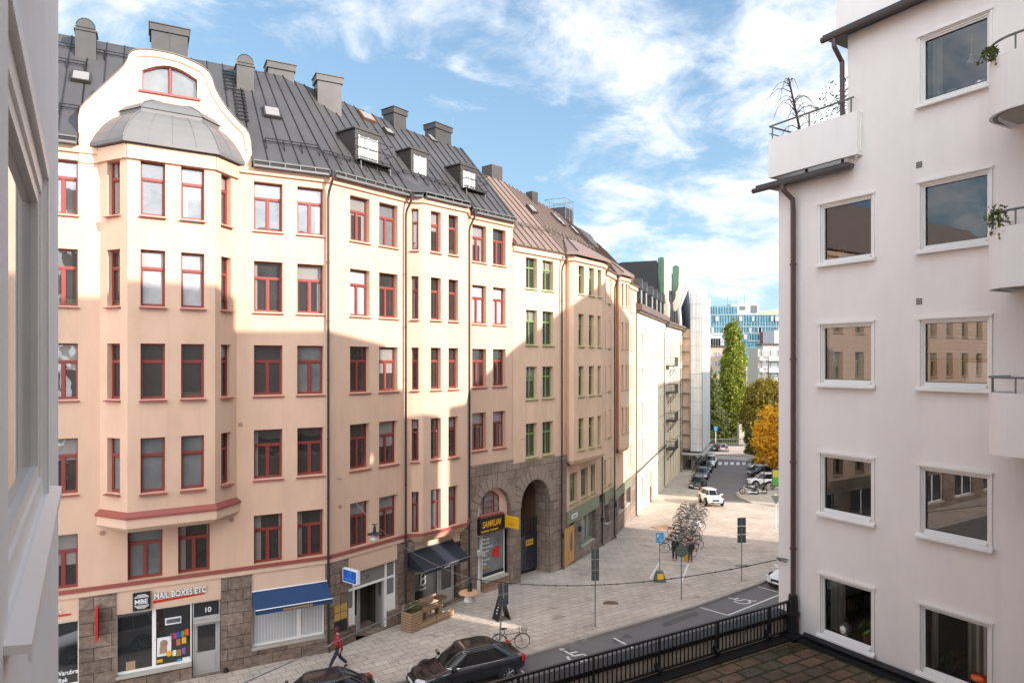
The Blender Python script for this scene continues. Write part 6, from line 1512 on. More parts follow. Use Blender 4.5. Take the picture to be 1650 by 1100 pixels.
# ================================================================== 9. cars
def car_proto(name,loc,rz,label,paint,L=4.6,W=1.82,H=1.46,kind='sedan',group=None,detail=False):
    t_=thing(name,loc,label,'car',group,rz,local=True)
    hl=L/2; hb={'sedan':.90,'suv':1.02,'hatch':.92}[kind]*(.98)
    # stations: x, half width, hood/deck height
    if kind=='sedan': roofx=(.42,-1.05); base=(1.22,-1.95); tail=1.0
    elif kind=='suv': roofx=(.45,-1.75); base=(1.10,-2.15); tail=1.08
    else: roofx=(.40,-1.45); base=(1.10,-1.95); tail=1.0
    st=[(hl,.62,.50),(hl-.07,.78,.66),(hl-.35,.88,.76),(hl-1.0,.94,.86),(base[0],.97,.92),(roofx[0],.985,.96),(-.3,1,.985),(roofx[1],.99,1.0),(base[1]+.05,.97,tail),(-hl+.35,.93,tail-.02),(-hl+.08,.84,tail-.12),(-hl,.72,.74)]
    b=MB(); rings=[]
    for x,wf,zt in st:
        w=W/2*wf; zt=zt*(hb/.93)
        zlo=.26 if abs(x)<hl-.2 else .32
        r_=[(x,-w*.86,zlo),(x,-w*.985,zlo+.10),(x,-w,.42*hb+.12),(x,-w*.985,zt-.16),(x,-w*.90,zt-.02),(x,-w*.55,zt+.025),(x,0,zt+.035)]
        r_+= [(p[0],-p[1],p[2]) for p in r_[-2::-1]]
        rings.append([len(b.v)+i for i in range(len(r_))]); b.v+=r_
    n_=len(rings[0])
    for A,B in zip(rings,rings[1:]):
        for i in range(n_-1): b.f.append([A[i],A[i+1],B[i+1],B[i]])
        b.f.append([A[-1],A[0],B[0],B[-1]])
    b.f.append(rings[0][::-1]); b.f.append(rings[-1][:])
    b.build('body',M[paint],t_,smooth=True,local=True,sub=2,fix=True)
    # cabin
    zb=.90*(hb/.93)+.02; zr_=H-.05; wb=W/2*.88; wr=W/2*.66
    ex=.42
    def G(t,h):   # the cabin shell: angle round the car, height 0..1
        c_,s_=math.cos(t),math.sin(t); hh=h**1.0
        f=base[0]+(roofx[0]-base[0])*(h*1.02-.10*math.sin(h*math.pi)*-1*.0+.16*h*(1-h)*-1)
        b_=base[1]+(roofx[1]-base[1])*(h+.10*h*(1-h)*-1)
        w_=wb+(wr-wb)*(h-.22*h*(1-h)*1.6)
        cx_=(f+b_)/2; a_=(f-b_)/2
        bow=.10*(1-abs(s_))*0
        return (cx_+a_*math.copysign(abs(c_)**ex,c_)*(1-.045*abs(s_)**2*0), w_*math.copysign(abs(s_)**ex,s_)*(1-.10*abs(c_)**3), zb-.03+(zr_-zb+.03)*h)
    NT=48; HL=[0,.15,.3,.45,.6,.75,.88,.96]
    g=MB(); rows=[]
    for h in HL:
        rows.append([len(g.v)+k for k in range(NT)]); g.v+=[G(2*math.pi*k/NT,h) for k in range(NT)]
    for A,B in zip(rows,rows[1:]):
        for k in range(NT): g.f.append([A[k],A[(k+1)%NT],B[(k+1)%NT],B[k]])
    g.build('windows',M['carglass'],t_,local=True,fix=True,smooth=True)
    r=MB(); rows=[]; top=[G(2*math.pi*k/NT,.93) for k in range(NT)]; cxr=(roofx[0]+roofx[1])/2
    for sc_,dz in ((1.012,0),(1.0,.03),(.93,.062),(.80,.088),(.55,.108),(.25,.116),(.02,.117)):
        rows.append([len(r.v)+k for k in range(NT)]); r.v+=[(cxr+(p[0]-cxr)*sc_,p[1]*sc_,p[2]+dz) for p in top]
    for A,B in zip(rows,rows[1:]):
        for k in range(NT): r.f.append([A[k],A[(k+1)%NT],B[(k+1)%NT],B[k]])
    r.build('roof',M[paint],t_,local=True,fix=True,smooth=True)
    for nm,tt,rad in (('pillar',.30,.020),('pillar',math.pi-.34,.05),('pillar',math.pi/2+.05,.026)):
        for sg in (-1,1):
            p=MB(); p.tube([G(tt*sg,h) for h in (0,.2,.4,.6,.8,.95)],rad,6); p.build(nm,M[paint],t_,local=True,smooth=True)
    if kind!='sedan':
        for sg in (-1,1): p=MB(); p.tube([G((math.pi-.95)*sg,h) for h in (0,.2,.4,.6,.8,.95)],.03,6); p.build('pillar',M[paint],t_,local=True,smooth=True)
    if detail:
        c=MB()
        for sgn in (-1,1):
            T_=[G(sgn*(.42+(math.pi-.95)*k/14),.90) for k in range(15)]; Bm=[G(sgn*(.36+(math.pi-.78)*k/14),.08) for k in range(15)]
            P_=[(p[0],p[1]*1.02,p[2]) for p in T_+Bm[::-1]]; c.tube(P_,.013,5,closed=True)
        c.build('window_trim',M['chrome'],t_,local=True)
    m=MB()
    for sgn in (-1,1): m.hexa([(base[0]-.35,sgn*(W/2-.16),zb+.0),(base[0]-.22,sgn*(W/2-.16),zb+.0),(base[0]-.25,sgn*(W/2+.17),zb+.03),(base[0]-.38,sgn*(W/2+.17),zb+.03),(base[0]-.36,sgn*(W/2-.14),zb+.12),(base[0]-.24,sgn*(W/2-.14),zb+.12),(base[0]-.27,sgn*(W/2+.17),zb+.15),(base[0]-.38,sgn*(W/2+.17),zb+.15)])
    m.build('mirror',M[paint],t_,local=True,fix=True,bevel=.02)
    # lamps, grille, plates
    for sgn in (-1,1):
        h=MB(); h.hexa([(hl-.10,sgn*W*.22,.60*hb/.93),(hl-.32,sgn*W*.452,.62*hb/.93),(hl-.34,sgn*W*.450,.76*hb/.93),(hl-.13,sgn*W*.23,.71*hb/.93),(hl+.0,sgn*W*.22,.60*hb/.93),(hl-.22,sgn*W*.468,.62*hb/.93),(hl-.27,sgn*W*.462,.75*hb/.93),(hl-.06,sgn*W*.23,.70*hb/.93)]); h.build('headlight',M['headlamp'],t_,local=True,fix=True)
        h=MB(); z0,z1=(.72,.90) if kind=='sedan' else (.74,1.15); f_=hb/.93
        h.hexa([(-hl+.28,sgn*W*.472,z0*f_),(-hl+.10,sgn*W*.30,z0*f_),(-hl+.12,sgn*W*.30,z1*f_),(-hl+.30,sgn*W*.455,z1*f_),(-hl+.06,sgn*W*.452,z0*f_),(-hl-.025,sgn*W*.30,z0*f_),(-hl+.04,sgn*W*.30,z1*f_),(-hl+.09,sgn*W*.435,z1*f_)]); h.build('taillight',M['redlamp'],t_,local=True,fix=True)
    g=MB(); g.box((hl-.08,-W*.19,.50*hb),(hl+.022,W*.19,.70*hb)); g.box((hl-.08,-W*.30,.30),(hl+.03,W*.30,.40)); g.build('grille',M['black'],t_,local=True)
    g=MB(); g.box((hl-.02,-.26,.41),(hl+.045,.26,.52)); g.box((-hl-.04,-.26,.60),(-hl+.04,.26,.71)); g.build('number_plate',M['signwhite'],t_,local=True)
    # wheels
    rw=.335 if kind!='suv' else .37
    for x in (hl-.92,-hl+.95):
        for sgn in (-1,1):
            y=sgn*(W/2-.10); tm=MB()
            a=MB(); a.disc((x,sgn*(W/2-.055),rw+.01),rw+.075,'y',.16,22); a.build('wheel_arch',M['rubber'],t_,local=True)
            for r0,r1,y0,y1 in ((rw*.72,rw*.96,-.115,-.115),(rw*.96,rw,-.115,-.09),(rw,rw,-.09,.09),(rw,rw*.96,.09,.115),(rw*.96,rw*.72,.115,.115)):
                for k_ in range(20):
                    t0,t1=2*math.pi*k_/20,2*math.pi*(k_+1)/20
                    tm.face([(x+r0*math.cos(t0),y+y0+sgn*.06,rw+r0*math.sin(t0)),(x+r0*math.cos(t1),y+y0+sgn*.06,rw+r0*math.sin(t1)),(x+r1*math.cos(t1),y+y1+sgn*.06,rw+r1*math.sin(t1)),(x+r1*math.cos(t0),y+y1+sgn*.06,rw+r1*math.sin(t0))])
            wh=tm.build('wheel',M['rubber'],t_,local=True)
            rm=MB(); rm.disc((x,y+sgn*.13,rw),rw*.16,'y',.05,12)
            for k_ in range(7):
                t=2*math.pi*k_/7; rm.tube([(x+rw*.1*math.cos(t),y+sgn*.14,rw+rw*.1*math.sin(t)),(x+rw*.70*math.cos(t),y+sgn*.155,rw+rw*.70*math.sin(t))],.028,5)
            rm.tube([(x+rw*.70*math.cos(k_*math.pi/10),y+sgn*.15,rw+rw*.70*math.sin(k_*math.pi/10)) for k_ in range(20)],.022,5,closed=True)
            rm.build('rim',M['rim'],wh,local=True)
    if detail:
        d=MB()
        for sgn in (-1,1):
            for x in (1.0,-.22,-1.28): d.tube([(x,sgn*(W/2*.985+.004),.36),(x,sgn*(W/2+.002),.62),(x-.02,sgn*(W/2*.975),.86)],.006,4)
        d.build('door_gap',M['rubber'],t_,local=True)
        for sgn in (-1,1):
            for x in (-.10,-1.12): h=MB(); h.tube([(x,sgn*(W/2+.0),.79),(x+.03,sgn*(W/2+.03),.79),(x+.19,sgn*(W/2+.03),.79),(x+.22,sgn*(W/2+.0),.79)],.013,5); h.build('door_handle',M[paint],t_,local=True)
    return t_
def road(p): return (p[0],p[1],gz(p[1])-KH)
def pitch(o,rz):  # lean with the street slope
    d=Vector((math.cos(rz),math.sin(rz))); p=o.location; s=(gz(p.y+d.y*2)-gz(p.y-d.y*2))/4; o.rotation_euler[1]=-math.atan(s); return o
car_proto('parked_car',road((-1.85,27.9)),R(207),'glossy black sedan with chrome window trim parked behind the terrace railing','carblack',4.75,1.86,1.47,'sedan',detail=True)
car_proto('parked_car',road((-7.2,25.05)),R(205),'dark car at the bottom edge, only its black roof showing','carblack',4.5,1.82,1.47,'sedan')
car_proto('parked_car',road((17.15,40.9)),R(216),'white car half hidden behind the corner of the white building','carwhite',4.5,1.86,1.45,'hatch')
car_proto('parked_car',road((-13.6,22.1)),R(205),'silver car parked below the camera, seen only as a reflection in the shop window','carsilver',4.5,1.85,1.65,'suv')
c_=gp(1151,815,-.0); pitch(car_proto('white_suv',(c_.x,c_.y+1.2,gz(c_.y)-0.0),R(-92),'light coloured estate car driving towards the bicycles in the sun','carwhite',4.2,1.75,1.55,'suv'),R(-92))
gk='cars parked along the left kerb of the far street'
for px,py,pt_,kd,lb in ((1136,790,'carblack','hatch','black car parked at the near end of the left kerb row'),(1141,774,'carblue','hatch','steel blue car second from the front in the left kerb row'),(1147,762,'carnavy','sedan','navy car third from the front in the left kerb row'),(1154,754,'carwhite','suv','white car at the far end of the left kerb row')):
    c_=gp(px,py,-KH); car_proto('parked_car',(c_.x-.3,c_.y+2,gz(c_.y+2)-KH),R(-110),lb,pt_,4.3,1.8,1.5 if kd!='suv' else 1.7,kd,gk)
gk='cars parked side by side on the right under the orange tree'
for px,py,pt_,kd,lb in ((1234,783,'carwhite','suv','white off-roader nearest in the right hand parking row'),(1232,768,'carblack','hatch','large black car between the white and silver ones on the right'),(1231,757,'carsilver','hatch','silver car in the right hand parking row'),(1231,748,'carblack','hatch','black car farthest in the right hand parking row')):
    c_=gp(px,py,-KH); car_proto('parked_car',(c_.x,c_.y+.3,gz(c_.y)-KH),R(172),lb,pt_,4.4,1.85,1.7 if kd=='suv' else 1.5,kd,gk)
for px,py,pt_,lb in ((1146,727,'carnavy','dark blue car seen from behind at the far junction'),(1166,728,'carsilver','silver car standing at the far junction')):
    c_=gp(px,py,-KH); car_proto('parked_car',(c_.x,c_.y+1,gz(c_.y)-KH),R(95 if pt_=='carnavy' else 80),lb,pt_,4.2,1.8,1.5,'hatch')

# ================================================================== 10. bicycles
def bike_proto(name,paint,label,group=None,basket=False,carrier=True):
    t_=thing(name,(0,0,0),label,'bicycle',group,local=True); rw=.34; wb=1.06
    for x in (-wb/2,wb/2):
        w=MB(); w.tube([(x+rw*math.cos(k_*math.pi/12),0,rw+rw*math.sin(k_*math.pi/12)) for k_ in range(24)],.014,5,closed=True); wo=w.build('wheel',M['rubber'],t_,local=True)
        s=MB(); 
        for k_ in range(12): t=k_*math.pi/6; s.tube([(x,.0,rw),(x+.33*math.cos(t),0,rw+.33*math.sin(t))],.0035,3)
        s.tube([(x,-.05,rw),(x,.05,rw)],.02,6); s.build('spokes',M['steel'],wo,local=True)
    f=MB(); bb=(-.10,0,.30); seat=(-.27,0,.78); head=(.40,0,.82); hub=(-wb/2,0,rw)
    for a,b in ((bb,seat),((-.24,0,.66),(.42,0,.74)),(bb,(.43,0,.66)),(seat,hub),(bb,hub),(head,(.44,0,.60))): f.tube([a,b],.017,6)
    f.tube([(.44,0,.60),(.47,.04,.5),(wb/2,.05,rw)],.012,5); f.tube([(.44,0,.60),(.47,-.04,.5),(wb/2,-.05,rw)],.012,5)
    f.build('frame',M[paint],t_,local=True)
    h=MB(); h.tube([head,(.38,0,.98)],.013,6); h.tube([(.22,-.28,1.03),(.34,-.22,1.02),(.40,0,1.0),(.34,.22,1.02),(.22,.28,1.03)],.012,6); h.build('handlebar',M['steel'],t_,local=True)
    s=MB(); s.tube([(-.26,0,.76),(-.30,0,.92)],.014,6); s.hexa([(-.42,-.09,.92),(-.16,-.02,.93),(-.16,.02,.93),(-.42,.09,.92),(-.43,-.09,.97),(-.16,-.02,.96),(-.16,.02,.96),(-.43,.09,.97)]); s.build('saddle',M['rubber'],t_,local=True)
    k=MB()
    for x in (-wb/2,wb/2): k.tube([(x+.37*math.cos(t),0,rw+.37*math.sin(t)) for t in [R(a) for a in range(20,175,15)]],.014,4)
    if carrier: k.tube([(-.36,-.05,.74),(-.78,-.06,.74),(-.78,.06,.74),(-.36,.05,.74)],.008,4); k.tube([(-.72,.06,.74),(hub[0],.06,rw)],.006,4); k.tube([(-.72,-.06,.74),(hub[0],-.06,rw)],.006,4)
    k.build('mudguard',M['black'],t_,local=True)
    c=MB(); c.disc((-.10,.05,.30),.085,'y',.01,14); c.tube([(-.10,.06,.30),(-.02,.06,.16),(-.02,.13,.16)],.01,4); c.tube([(-.10,-.06,.30),(-.18,-.06,.44),(-.18,-.13,.44)],.01,4); c.build('crank',M['steel'],t_,local=True)
    if basket:
        b=MB()
        for z,r_ in ((.72,.13),(.80,.14),(.88,.15),(.97,.17)): b.tube([(.62+r_*.8*math.cos(t),r_*1.15*math.sin(t),z) for t in [k_*math.pi/6 for k_ in range(12)]],.006,4,closed=True)
        for k_ in range(16): t=k_*math.pi/8; b.tube([(.62+.104*math.cos(t),.15*math.sin(t),.72),(.62+.136*math.cos(t),.195*math.sin(t),.97)],.004,3)
        b.build('basket',M['wooddark' if paint=='wooddark' else 'black'],t_,local=True)
    return t_
gB='bicycles packed in the rack on the plaza'
labs=[('black','black'),('steel','grey'),('carwhite','pale'),('signred','red'),('carnavy','dark blue')]
protos=[bike_proto('bicycle',p,'%s bicycle crammed in the long rack on the plaza'%n_,gB,basket=(i%2==0)) for i,(p,n_) in enumerate(labs)]
km=kidmap(); rnd=random.Random(21)
A=gp(1096,897); B=gp(1118,824); dd=(B-A); nB=28; order=[rnd.choice([0,0,1,1,2,3,4]) for _ in range(nB)]
for i in range(5): order[rnd.randrange(nB)]=i
used=set()
ra=math.atan2(dd.y,dd.x)
for i in range(nB):
    f=(i+.5)/nB; side=(i%2)*2-1
    pos=A.lerp(B,f); per=Vector((-math.sin(ra),math.cos(ra),0)); pos=pos+per*(side*.38+rnd.uniform(-.25,.25)); 
    k_=order[i]; src=protos[k_]
    rz=ra+R(90)*1.0+(math.pi if side>0 else 0)+R(rnd.uniform(-24,24))
    if k_ not in used: used.add(k_); o=src
    else: o=copy_tree(src,None,km)
    o.location=(pos.x,pos.y,gz(pos.y)+.002); o.rotation_euler=(R(rnd.uniform(-9,9)),0,rz)
for k_ in range(5):
    if k_ not in used: protos[k_].location=gp(1100+3*k_,880)
c_=gp(826,1047); c_.z=gz(c_.y); bk_=bike_proto('bicycle','wooddark','dark city bicycle with wicker basket behind the black sedan',None,True); bk_.location=c_+Vector((-.1,.15,.0)); bk_.rotation_euler=(R(4),0,R(8))
c_=gp(1127,763); bk2=bike_proto('bicycle','steel','grey bicycle lying near the scaffold legs'); bk2.location=(c_.x,c_.y,gz(c_.y)+.05); bk2.rotation_euler=(R(28),0,R(60))
# rack hoops
t_=thing('bicycle_rack',A,'long steel bicycle rack under the packed bicycles on the plaza','bicycle rack')
m=MB()
for i in range(18):
    p=A.lerp(B,(i+.5)/18); per=Vector((-math.sin(ra),math.cos(ra),0))*.35; z=gz(p.y); m.tube([(p.x-per.x,p.y-per.y,z),(p.x-per.x,p.y-per.y,z+.6),(p.x+per.x,p.y+per.y,z+.6),(p.x+per.x,p.y+per.y,z)],.022,5)
m.build('hoops',M['steel'],t_)
# motorcycles
def motorcycle(loc,rz,label,paint,sidecar=False):
    t_=thing('motorcycle',loc,label,'motorcycle',None,rz,local=True)
    for x in (-.72,.72):
        w=MB(); w.tube([(x+.30*math.cos(k_*math.pi/9),0,.33+.30*math.sin(k_*math.pi/9)) for k_ in range(18)],.06,6,closed=True); w.disc((x,0,.33),.10,'y',.12,10); w.build('wheel',M['rubber'],t_,local=True)
    b=MB(); b.tube([(.55,0,.85),(.25,0,.88),(-.05,0,.80),(-.4,0,.72),(-.85,0,.78)],[.07,.17,.14,.13,.07],8); b.build('body',M[paint],t_,local=True,smooth=True)
    e=MB(); e.box((-.25,-.16,.22),(.28,.16,.62)); e.tube([(.1,.2,.3),(-.9,.22,.32)],.045,6); e.build('engine',M['chrome'],t_,local=True,bevel=.03)
    h=MB(); h.tube([(.72,.07,.33),(.48,.06,.95)],.025,5); h.tube([(.72,-.07,.33),(.48,-.06,.95)],.025,5); h.tube([(.30,-.36,1.08),(.46,0,1.0),(.30,.36,1.08)],.016,5); h.lathe([(.02,-.06),(.09,.0),(.09,.05)],10,(.58,0,.88)); h.build('handlebar',M['chrome'],t_,local=True)
    if sidecar:
        s=MB(); s.tube([(.75,-1.0,.55),(.35,-1.0,.52),(-.1,-1.0,.50),(-.7,-1.0,.52)],[.06,.24,.30,.18],10); s.build('sidecar',M['carwhite'],t_,local=True,smooth=True)
        w=MB(); w.tube([(-.2+.28*math.cos(k_*math.pi/9),-1.38,.30+.28*math.sin(k_*math.pi/9)) for k_ in range(18)],.055,6,closed=True); w.disc((-.2,-1.38,.30),.18,'y',.06,12); w.build('wheel',M['signwhite'],t_,local=True)
    return t_
c_=gp(1222,795); motorcycle((c_.x,c_.y,gz(c_.y)),R(185),'motorcycle with a white sidecar on the kerb island','carblack',True)
c_=gp(1207,796); motorcycle((c_.x,c_.y,gz(c_.y)),R(160),'dark motorcycle parked left of the sidecar one','carnavy')
c_=gp(1240,790); motorcycle((c_.x,c_.y+.6,gz(c_.y)),R(20),'black covered motorcycle beside the green board','darkcloth')

# ================================================================== 11. people
def skin(name,V,E,material,parent,sub=1,root=0,smooth=True):
    me=bpy.data.meshes.new(name); me.from_pydata([v[:3] for v in V],E,[]); o=bpy.data.objects.new(name,me); COL.objects.link(o)
    md=o.modifiers.new('k','SKIN'); sv=me.skin_vertices[0].data
    for i,v in enumerate(V):
        r=v[3]; sv[i].radius=(r,r) if not isinstance(r,tuple) else r; sv[i].use_root=(i==root)
    m2=o.modifiers.new('s','SUBSURF'); m2.levels=m2.render_levels=sub
    me2=bpy.data.meshes.new_from_object(o.evaluated_get(bpy.context.evaluated_depsgraph_get())); bpy.data.objects.remove(o); me2.name=name
    me2.materials.clear(); me2.materials.append(material)
    for p in me2.polygons: p.use_smooth=smooth
    o=bpy.data.objects.new(name,me2); COL.objects.link(o); o.parent=parent; return o
def person(loc,rz,label,jacket,trousers,pose,cap=None,H=1.76,bag=None,name='person'):
    t_=thing(name,loc,label,'person',None,rz,local=True); k=H/1.76
    J={n_:Vector(v)*k for n_,v in pose.items()}
    def v(n_,r): return (*J[n_],r*k)
    V=[v('pelvis',.12),v('chest',.14),v('neck',.055),v('head',.085),v('crown',.075),v('lsh',.05),v('lel',.04),v('lwr',.028),v('rsh',.05),v('rel',.04),v('rwr',.028),v('lhip',.08),v('lkn',.055),v('lan',.04),v('ltoe',.03),v('rhip',.08),v('rkn',.055),v('ran',.04),v('rtoe',.03)]
    E=[(0,1),(1,2),(2,3),(3,4),(1,5),(5,6),(6,7),(1,8),(8,9),(9,10),(0,11),(11,12),(12,13),(13,14),(0,15),(15,16),(16,17),(17,18)]
    # nose, ears and hands grow out of the same body
    h=J['head']; V+=[(h.x+.095*k,h.y,h.z-.01*k,.015),(h.x,h.y+.085*k,h.z,.012),(h.x,h.y-.085*k,h.z,.012)]; E+=[(3,19),(3,20),(3,21)]
    for wi,wn,en in ((7,'lwr','lel'),(10,'rwr','rel')):
        w=J[wn]; d=(w-J[en]).normalized(); s=d.cross(Vector((1,0,0))); s=s.normalized() if s.length>.1 else Vector((0,1,0)); pi=len(V); pal=w+d*.07*k; V.append((*pal,.027*k)); E.append((wi,pi))
        for i,(o_,ln) in enumerate(((-.027,.075),(-.009,.085),(.009,.08),(.027,.065))):
            b=len(V); V.append((*(pal+s*o_*k+d*.03*k),.009*k)); V.append((*(pal+s*o_*k+d*(.03+ln*.5)*k+Vector((.008,0,0))*k),.008*k)); V.append((*(pal+s*o_*k+d*(.03+ln)*k+Vector((.022,0,0))*k),.007*k)); E+=[(pi,b),(b,b+1),(b+1,b+2)]
        b=len(V); V.append((*(w+d*.04*k+Vector((.035,0,0))*k),.010*k)); V.append((*(w+d*.08*k+Vector((.055,0,0))*k),.008*k)); E+=[(wi,b),(b,b+1)]
    skin('person_body',V,E,M['skin'],t_,1)
    V=[v('pelvis',.155),v('waist',.15),v('chest',.165),v('collar',.085),v('lsh',.085),v('lel',.065),v('lcuff',.05),v('rsh',.085),v('rel',.065),v('rcuff',.05),v('hem',.165)]
    skin('jacket',V,[(0,1),(1,2),(2,3),(2,4),(4,5),(5,6),(2,7),(7,8),(8,9),(0,10)],M[jacket],t_,2)
    V=[v('pelvis',.14),v('lhip',.105),v('lkn',.08),v('lan2',.062),v('rhip',.105),v('rkn',.08),v('ran2',.062)]
    skin('trousers',V,[(0,1),(1,2),(2,3),(0,4),(4,5),(5,6)],M[trousers],t_,2)
    for a,b in (('lan','ltoe'),('ran','rtoe')):
        A_=J[a]; B_=J[b]; m_=(A_+B_)/2; skin('shoe',[(A_.x,A_.y,A_.z,.055*k),(m_.x,m_.y,m_.z,.05*k),(B_.x,B_.y,B_.z,.038*k)],[(0,1),(1,2)],M['rubber'],t_,1)
    hm=MB(); c=J['head']+Vector((-.01,0,.03))*k
    hm.lathe([(.100*k,-.05*k),(.112*k,0),(.105*k,.06*k),(.07*k,.105*k),(.01,.12*k)],12,c); hm.build('hair' if not cap else 'cap',M[cap or 'hair'],t_,local=True,smooth=True)
    if cap:
        b=MB(); b.hexa([(c.x+.06,c.y-.07,c.z+.0),(c.x+.20,c.y-.05,c.z-.02),(c.x+.20,c.y+.05,c.z-.02),(c.x+.06,c.y+.07,c.z+.0),(c.x+.06,c.y-.07,c.z+.015),(c.x+.20,c.y-.05,c.z-.008),(c.x+.20,c.y+.05,c.z-.008),(c.x+.06,c.y+.07,c.z+.015)]); b.build('cap_peak',M[cap],t_,local=True)
        b=MB(); b.lathe([(.102*k,-.09*k),(.108*k,-.03*k)],12,c+Vector((-.012,0,0))); b.build('hair',M['hair'],t_,local=True,smooth=True)
    if bag:
        b=MB(); b.box((-.34*k,-.17*k,1.0*k),(-.16*k,.17*k,1.42*k)); b.build('backpack',M['darkcloth'],t_,local=True,bevel=.05)
    return t_
WALK=dict(pelvis=(0,0,.93),waist=(.01,0,1.08),hem=(0,0,.84),chest=(.03,0,1.30),collar=(.05,0,1.45),neck=(.05,0,1.50),head=(.09,0,1.63),crown=(.09,0,1.70),lsh=(.02,.19,1.40),lel=(-.10,.25,1.15),lcuff=(-.06,.26,.95),lwr=(-.05,.26,.90),rsh=(.04,-.19,1.40),rel=(.10,-.25,1.14),rcuff=(.28,-.22,1.00),rwr=(.32,-.21,.98),
 lhip=(0,.09,.88),lkn=(.22,.09,.50),lan=(.40,.09,.10),ltoe=(.58,.09,.07),lan2=(.38,.09,.15),rhip=(0,-.09,.88),rkn=(-.04,-.09,.47),ran=(-.36,-.09,.12),rtoe=(-.20,-.09,.045),ran2=(-.33,-.09,.18))
STAND=dict(pelvis=(0,0,.93),waist=(.03,0,1.07),hem=(0,0,.84),chest=(.12,0,1.27),collar=(.20,0,1.40),neck=(.22,0,1.44),head=(.30,0,1.54),crown=(.31,0,1.61),lsh=(.12,.19,1.36),lel=(.20,.24,1.10),lcuff=(.40,.18,1.0),lwr=(.45,.17,.99),rsh=(.12,-.19,1.36),rel=(.20,-.24,1.10),rcuff=(.40,-.18,.98),rwr=(.45,-.17,.97),
 lhip=(0,.09,.88),lkn=(.02,.10,.48),lan=(0,.11,.08),ltoe=(.16,.12,.04),lan2=(0,.11,.13),rhip=(0,-.09,.88),rkn=(.06,-.12,.48),ran=(-.02,-.14,.08),rtoe=(.14,-.16,.04),ran2=(-.02,-.14,.13))
c_=gp(546,1077); person((c_.x,c_.y,gz(c_.y)),R(196),'person in a crimson jacket, dark jeans and maroon cap striding left past the shops','jacket','jeans',WALK,cap='cap')
c_=gp(1112,906); person((c_.x,c_.y,gz(c_.y)),R(100),'person in grey with a black backpack leaning over the first bicycles','greycloth','greycloth',STAND,H=1.6,bag=True)
c_=gp(1087,903); person((c_.x,c_.y,gz(c_.y)),R(60),'person in long black clothes standing left of the round sign','darkcloth','darkcloth',STAND,H=1.62)
c_=gp(1112,756); person((c_.x,c_.y,gz(c_.y)),R(-100),'distant person in black walking under the scaffold','darkcloth','darkcloth',WALK,H=1.75)
m=MB(); c_=gp(1107,903); m.box((-.16,-.12,0),(.16,.12,.62),R(10),c_); m.tube([(c_.x-.07,c_.y,c_.z+.62),(c_.x-.05,c_.y,c_.z+.74),(c_.x+.05,c_.y,c_.z+.74),(c_.x+.07,c_.y,c_.z+.62)],.012,5); tag(m.build('shopping_bag',M['yellow'],bevel=.02),'tall bright yellow bag beside the person with the backpack','bag')

# ================================================================== 12. street furniture
def facing(loc,rz): return Matrix.Translation(loc)@Matrix.Rotation(rz,4,'Z')
def twin_sign(px,py_base,py_top,py_plate,label,rz,n,lean=0.0,w=.36):
    c_=gp(px,py_base); k_=(CAMZ-c_.z)/(py_base-HY)   # metres a pixel there
    H_=(py_base-py_top)*k_; Hp=(py_base-py_plate)*k_; t_=thing('street_sign',c_,label,'street sign'); off=lean*k_
    m=MB(); m.tube([c_,(c_.x+off,c_.y,c_.z+H_)],.03,8); m.build('pole',M['steel'],t_)
    T=facing(Vector((c_.x+off*.9,c_.y,0)),rz); z=c_.z+H_-.02; ph=(H_-Hp)/n
    for sgn in (-1,1):
        m=MB(); g=MB()
        for i in range(n):
            z1=z-ph*i; z0=z1-ph+.025; x0,x1=(.035,w) if sgn>0 else (-w,-.035)
            P=[T@Vector(q_) for q_ in ((x0,-.012,z0),(x1,-.012,z0),(x1,.012,z0),(x0,.012,z0),(x0,-.012,z1),(x1,-.012,z1),(x1,.012,z1),(x0,.012,z1))]; m.hexa([tuple(p) for p in P])
            for h in (.3,.7):
                P=[T@Vector(q_) for q_ in ((x0+.02,-.02,z0+(z1-z0)*h-.012),(x1-.02,-.02,z0+(z1-z0)*h-.012),(x1-.02,-.013,z0+(z1-z0)*h-.012),(x0+.02,-.013,z0+(z1-z0)*h-.012),(x0+.02,-.02,z0+(z1-z0)*h+.012),(x1-.02,-.02,z0+(z1-z0)*h+.012),(x1-.02,-.013,z0+(z1-z0)*h+.012),(x0+.02,-.013,z0+(z1-z0)*h+.012))]; g.hexa([tuple(p) for p in P])
        o=m.build('sign_plate',M['signback'],t_); g.build('plate_rail',M['black'],o)
    return t_
twin_sign(803,1052,938,975,'leaning street sign with two narrow plates beside the bicycle with a basket',R(25),2,lean=9,w=.24)
twin_sign(959,1009,883,935,'tall twin parking sign with dark plate backs in the middle of the pavement',R(10),3,w=.19)
twin_sign(1195,936,833,874,'twin parking sign pole near the white building corner',R(5),3,w=.26)
# leaning far pole
c_=gp(1113,781); m=MB(); m.tube([c_,(c_.x+.35,c_.y,c_.z+3.1)],.04,6); t_=thing('street_sign',c_,'thin leaning sign pole beside the far parked cars','street sign'); m.build('pole',M['steel'],t_); m=MB(); m.box((c_.x+.15,c_.y-.03,c_.z+2.3),(c_.x+.5,c_.y-.01,c_.z+3.1)); m.build('sign_plate',M['signback'],t_)
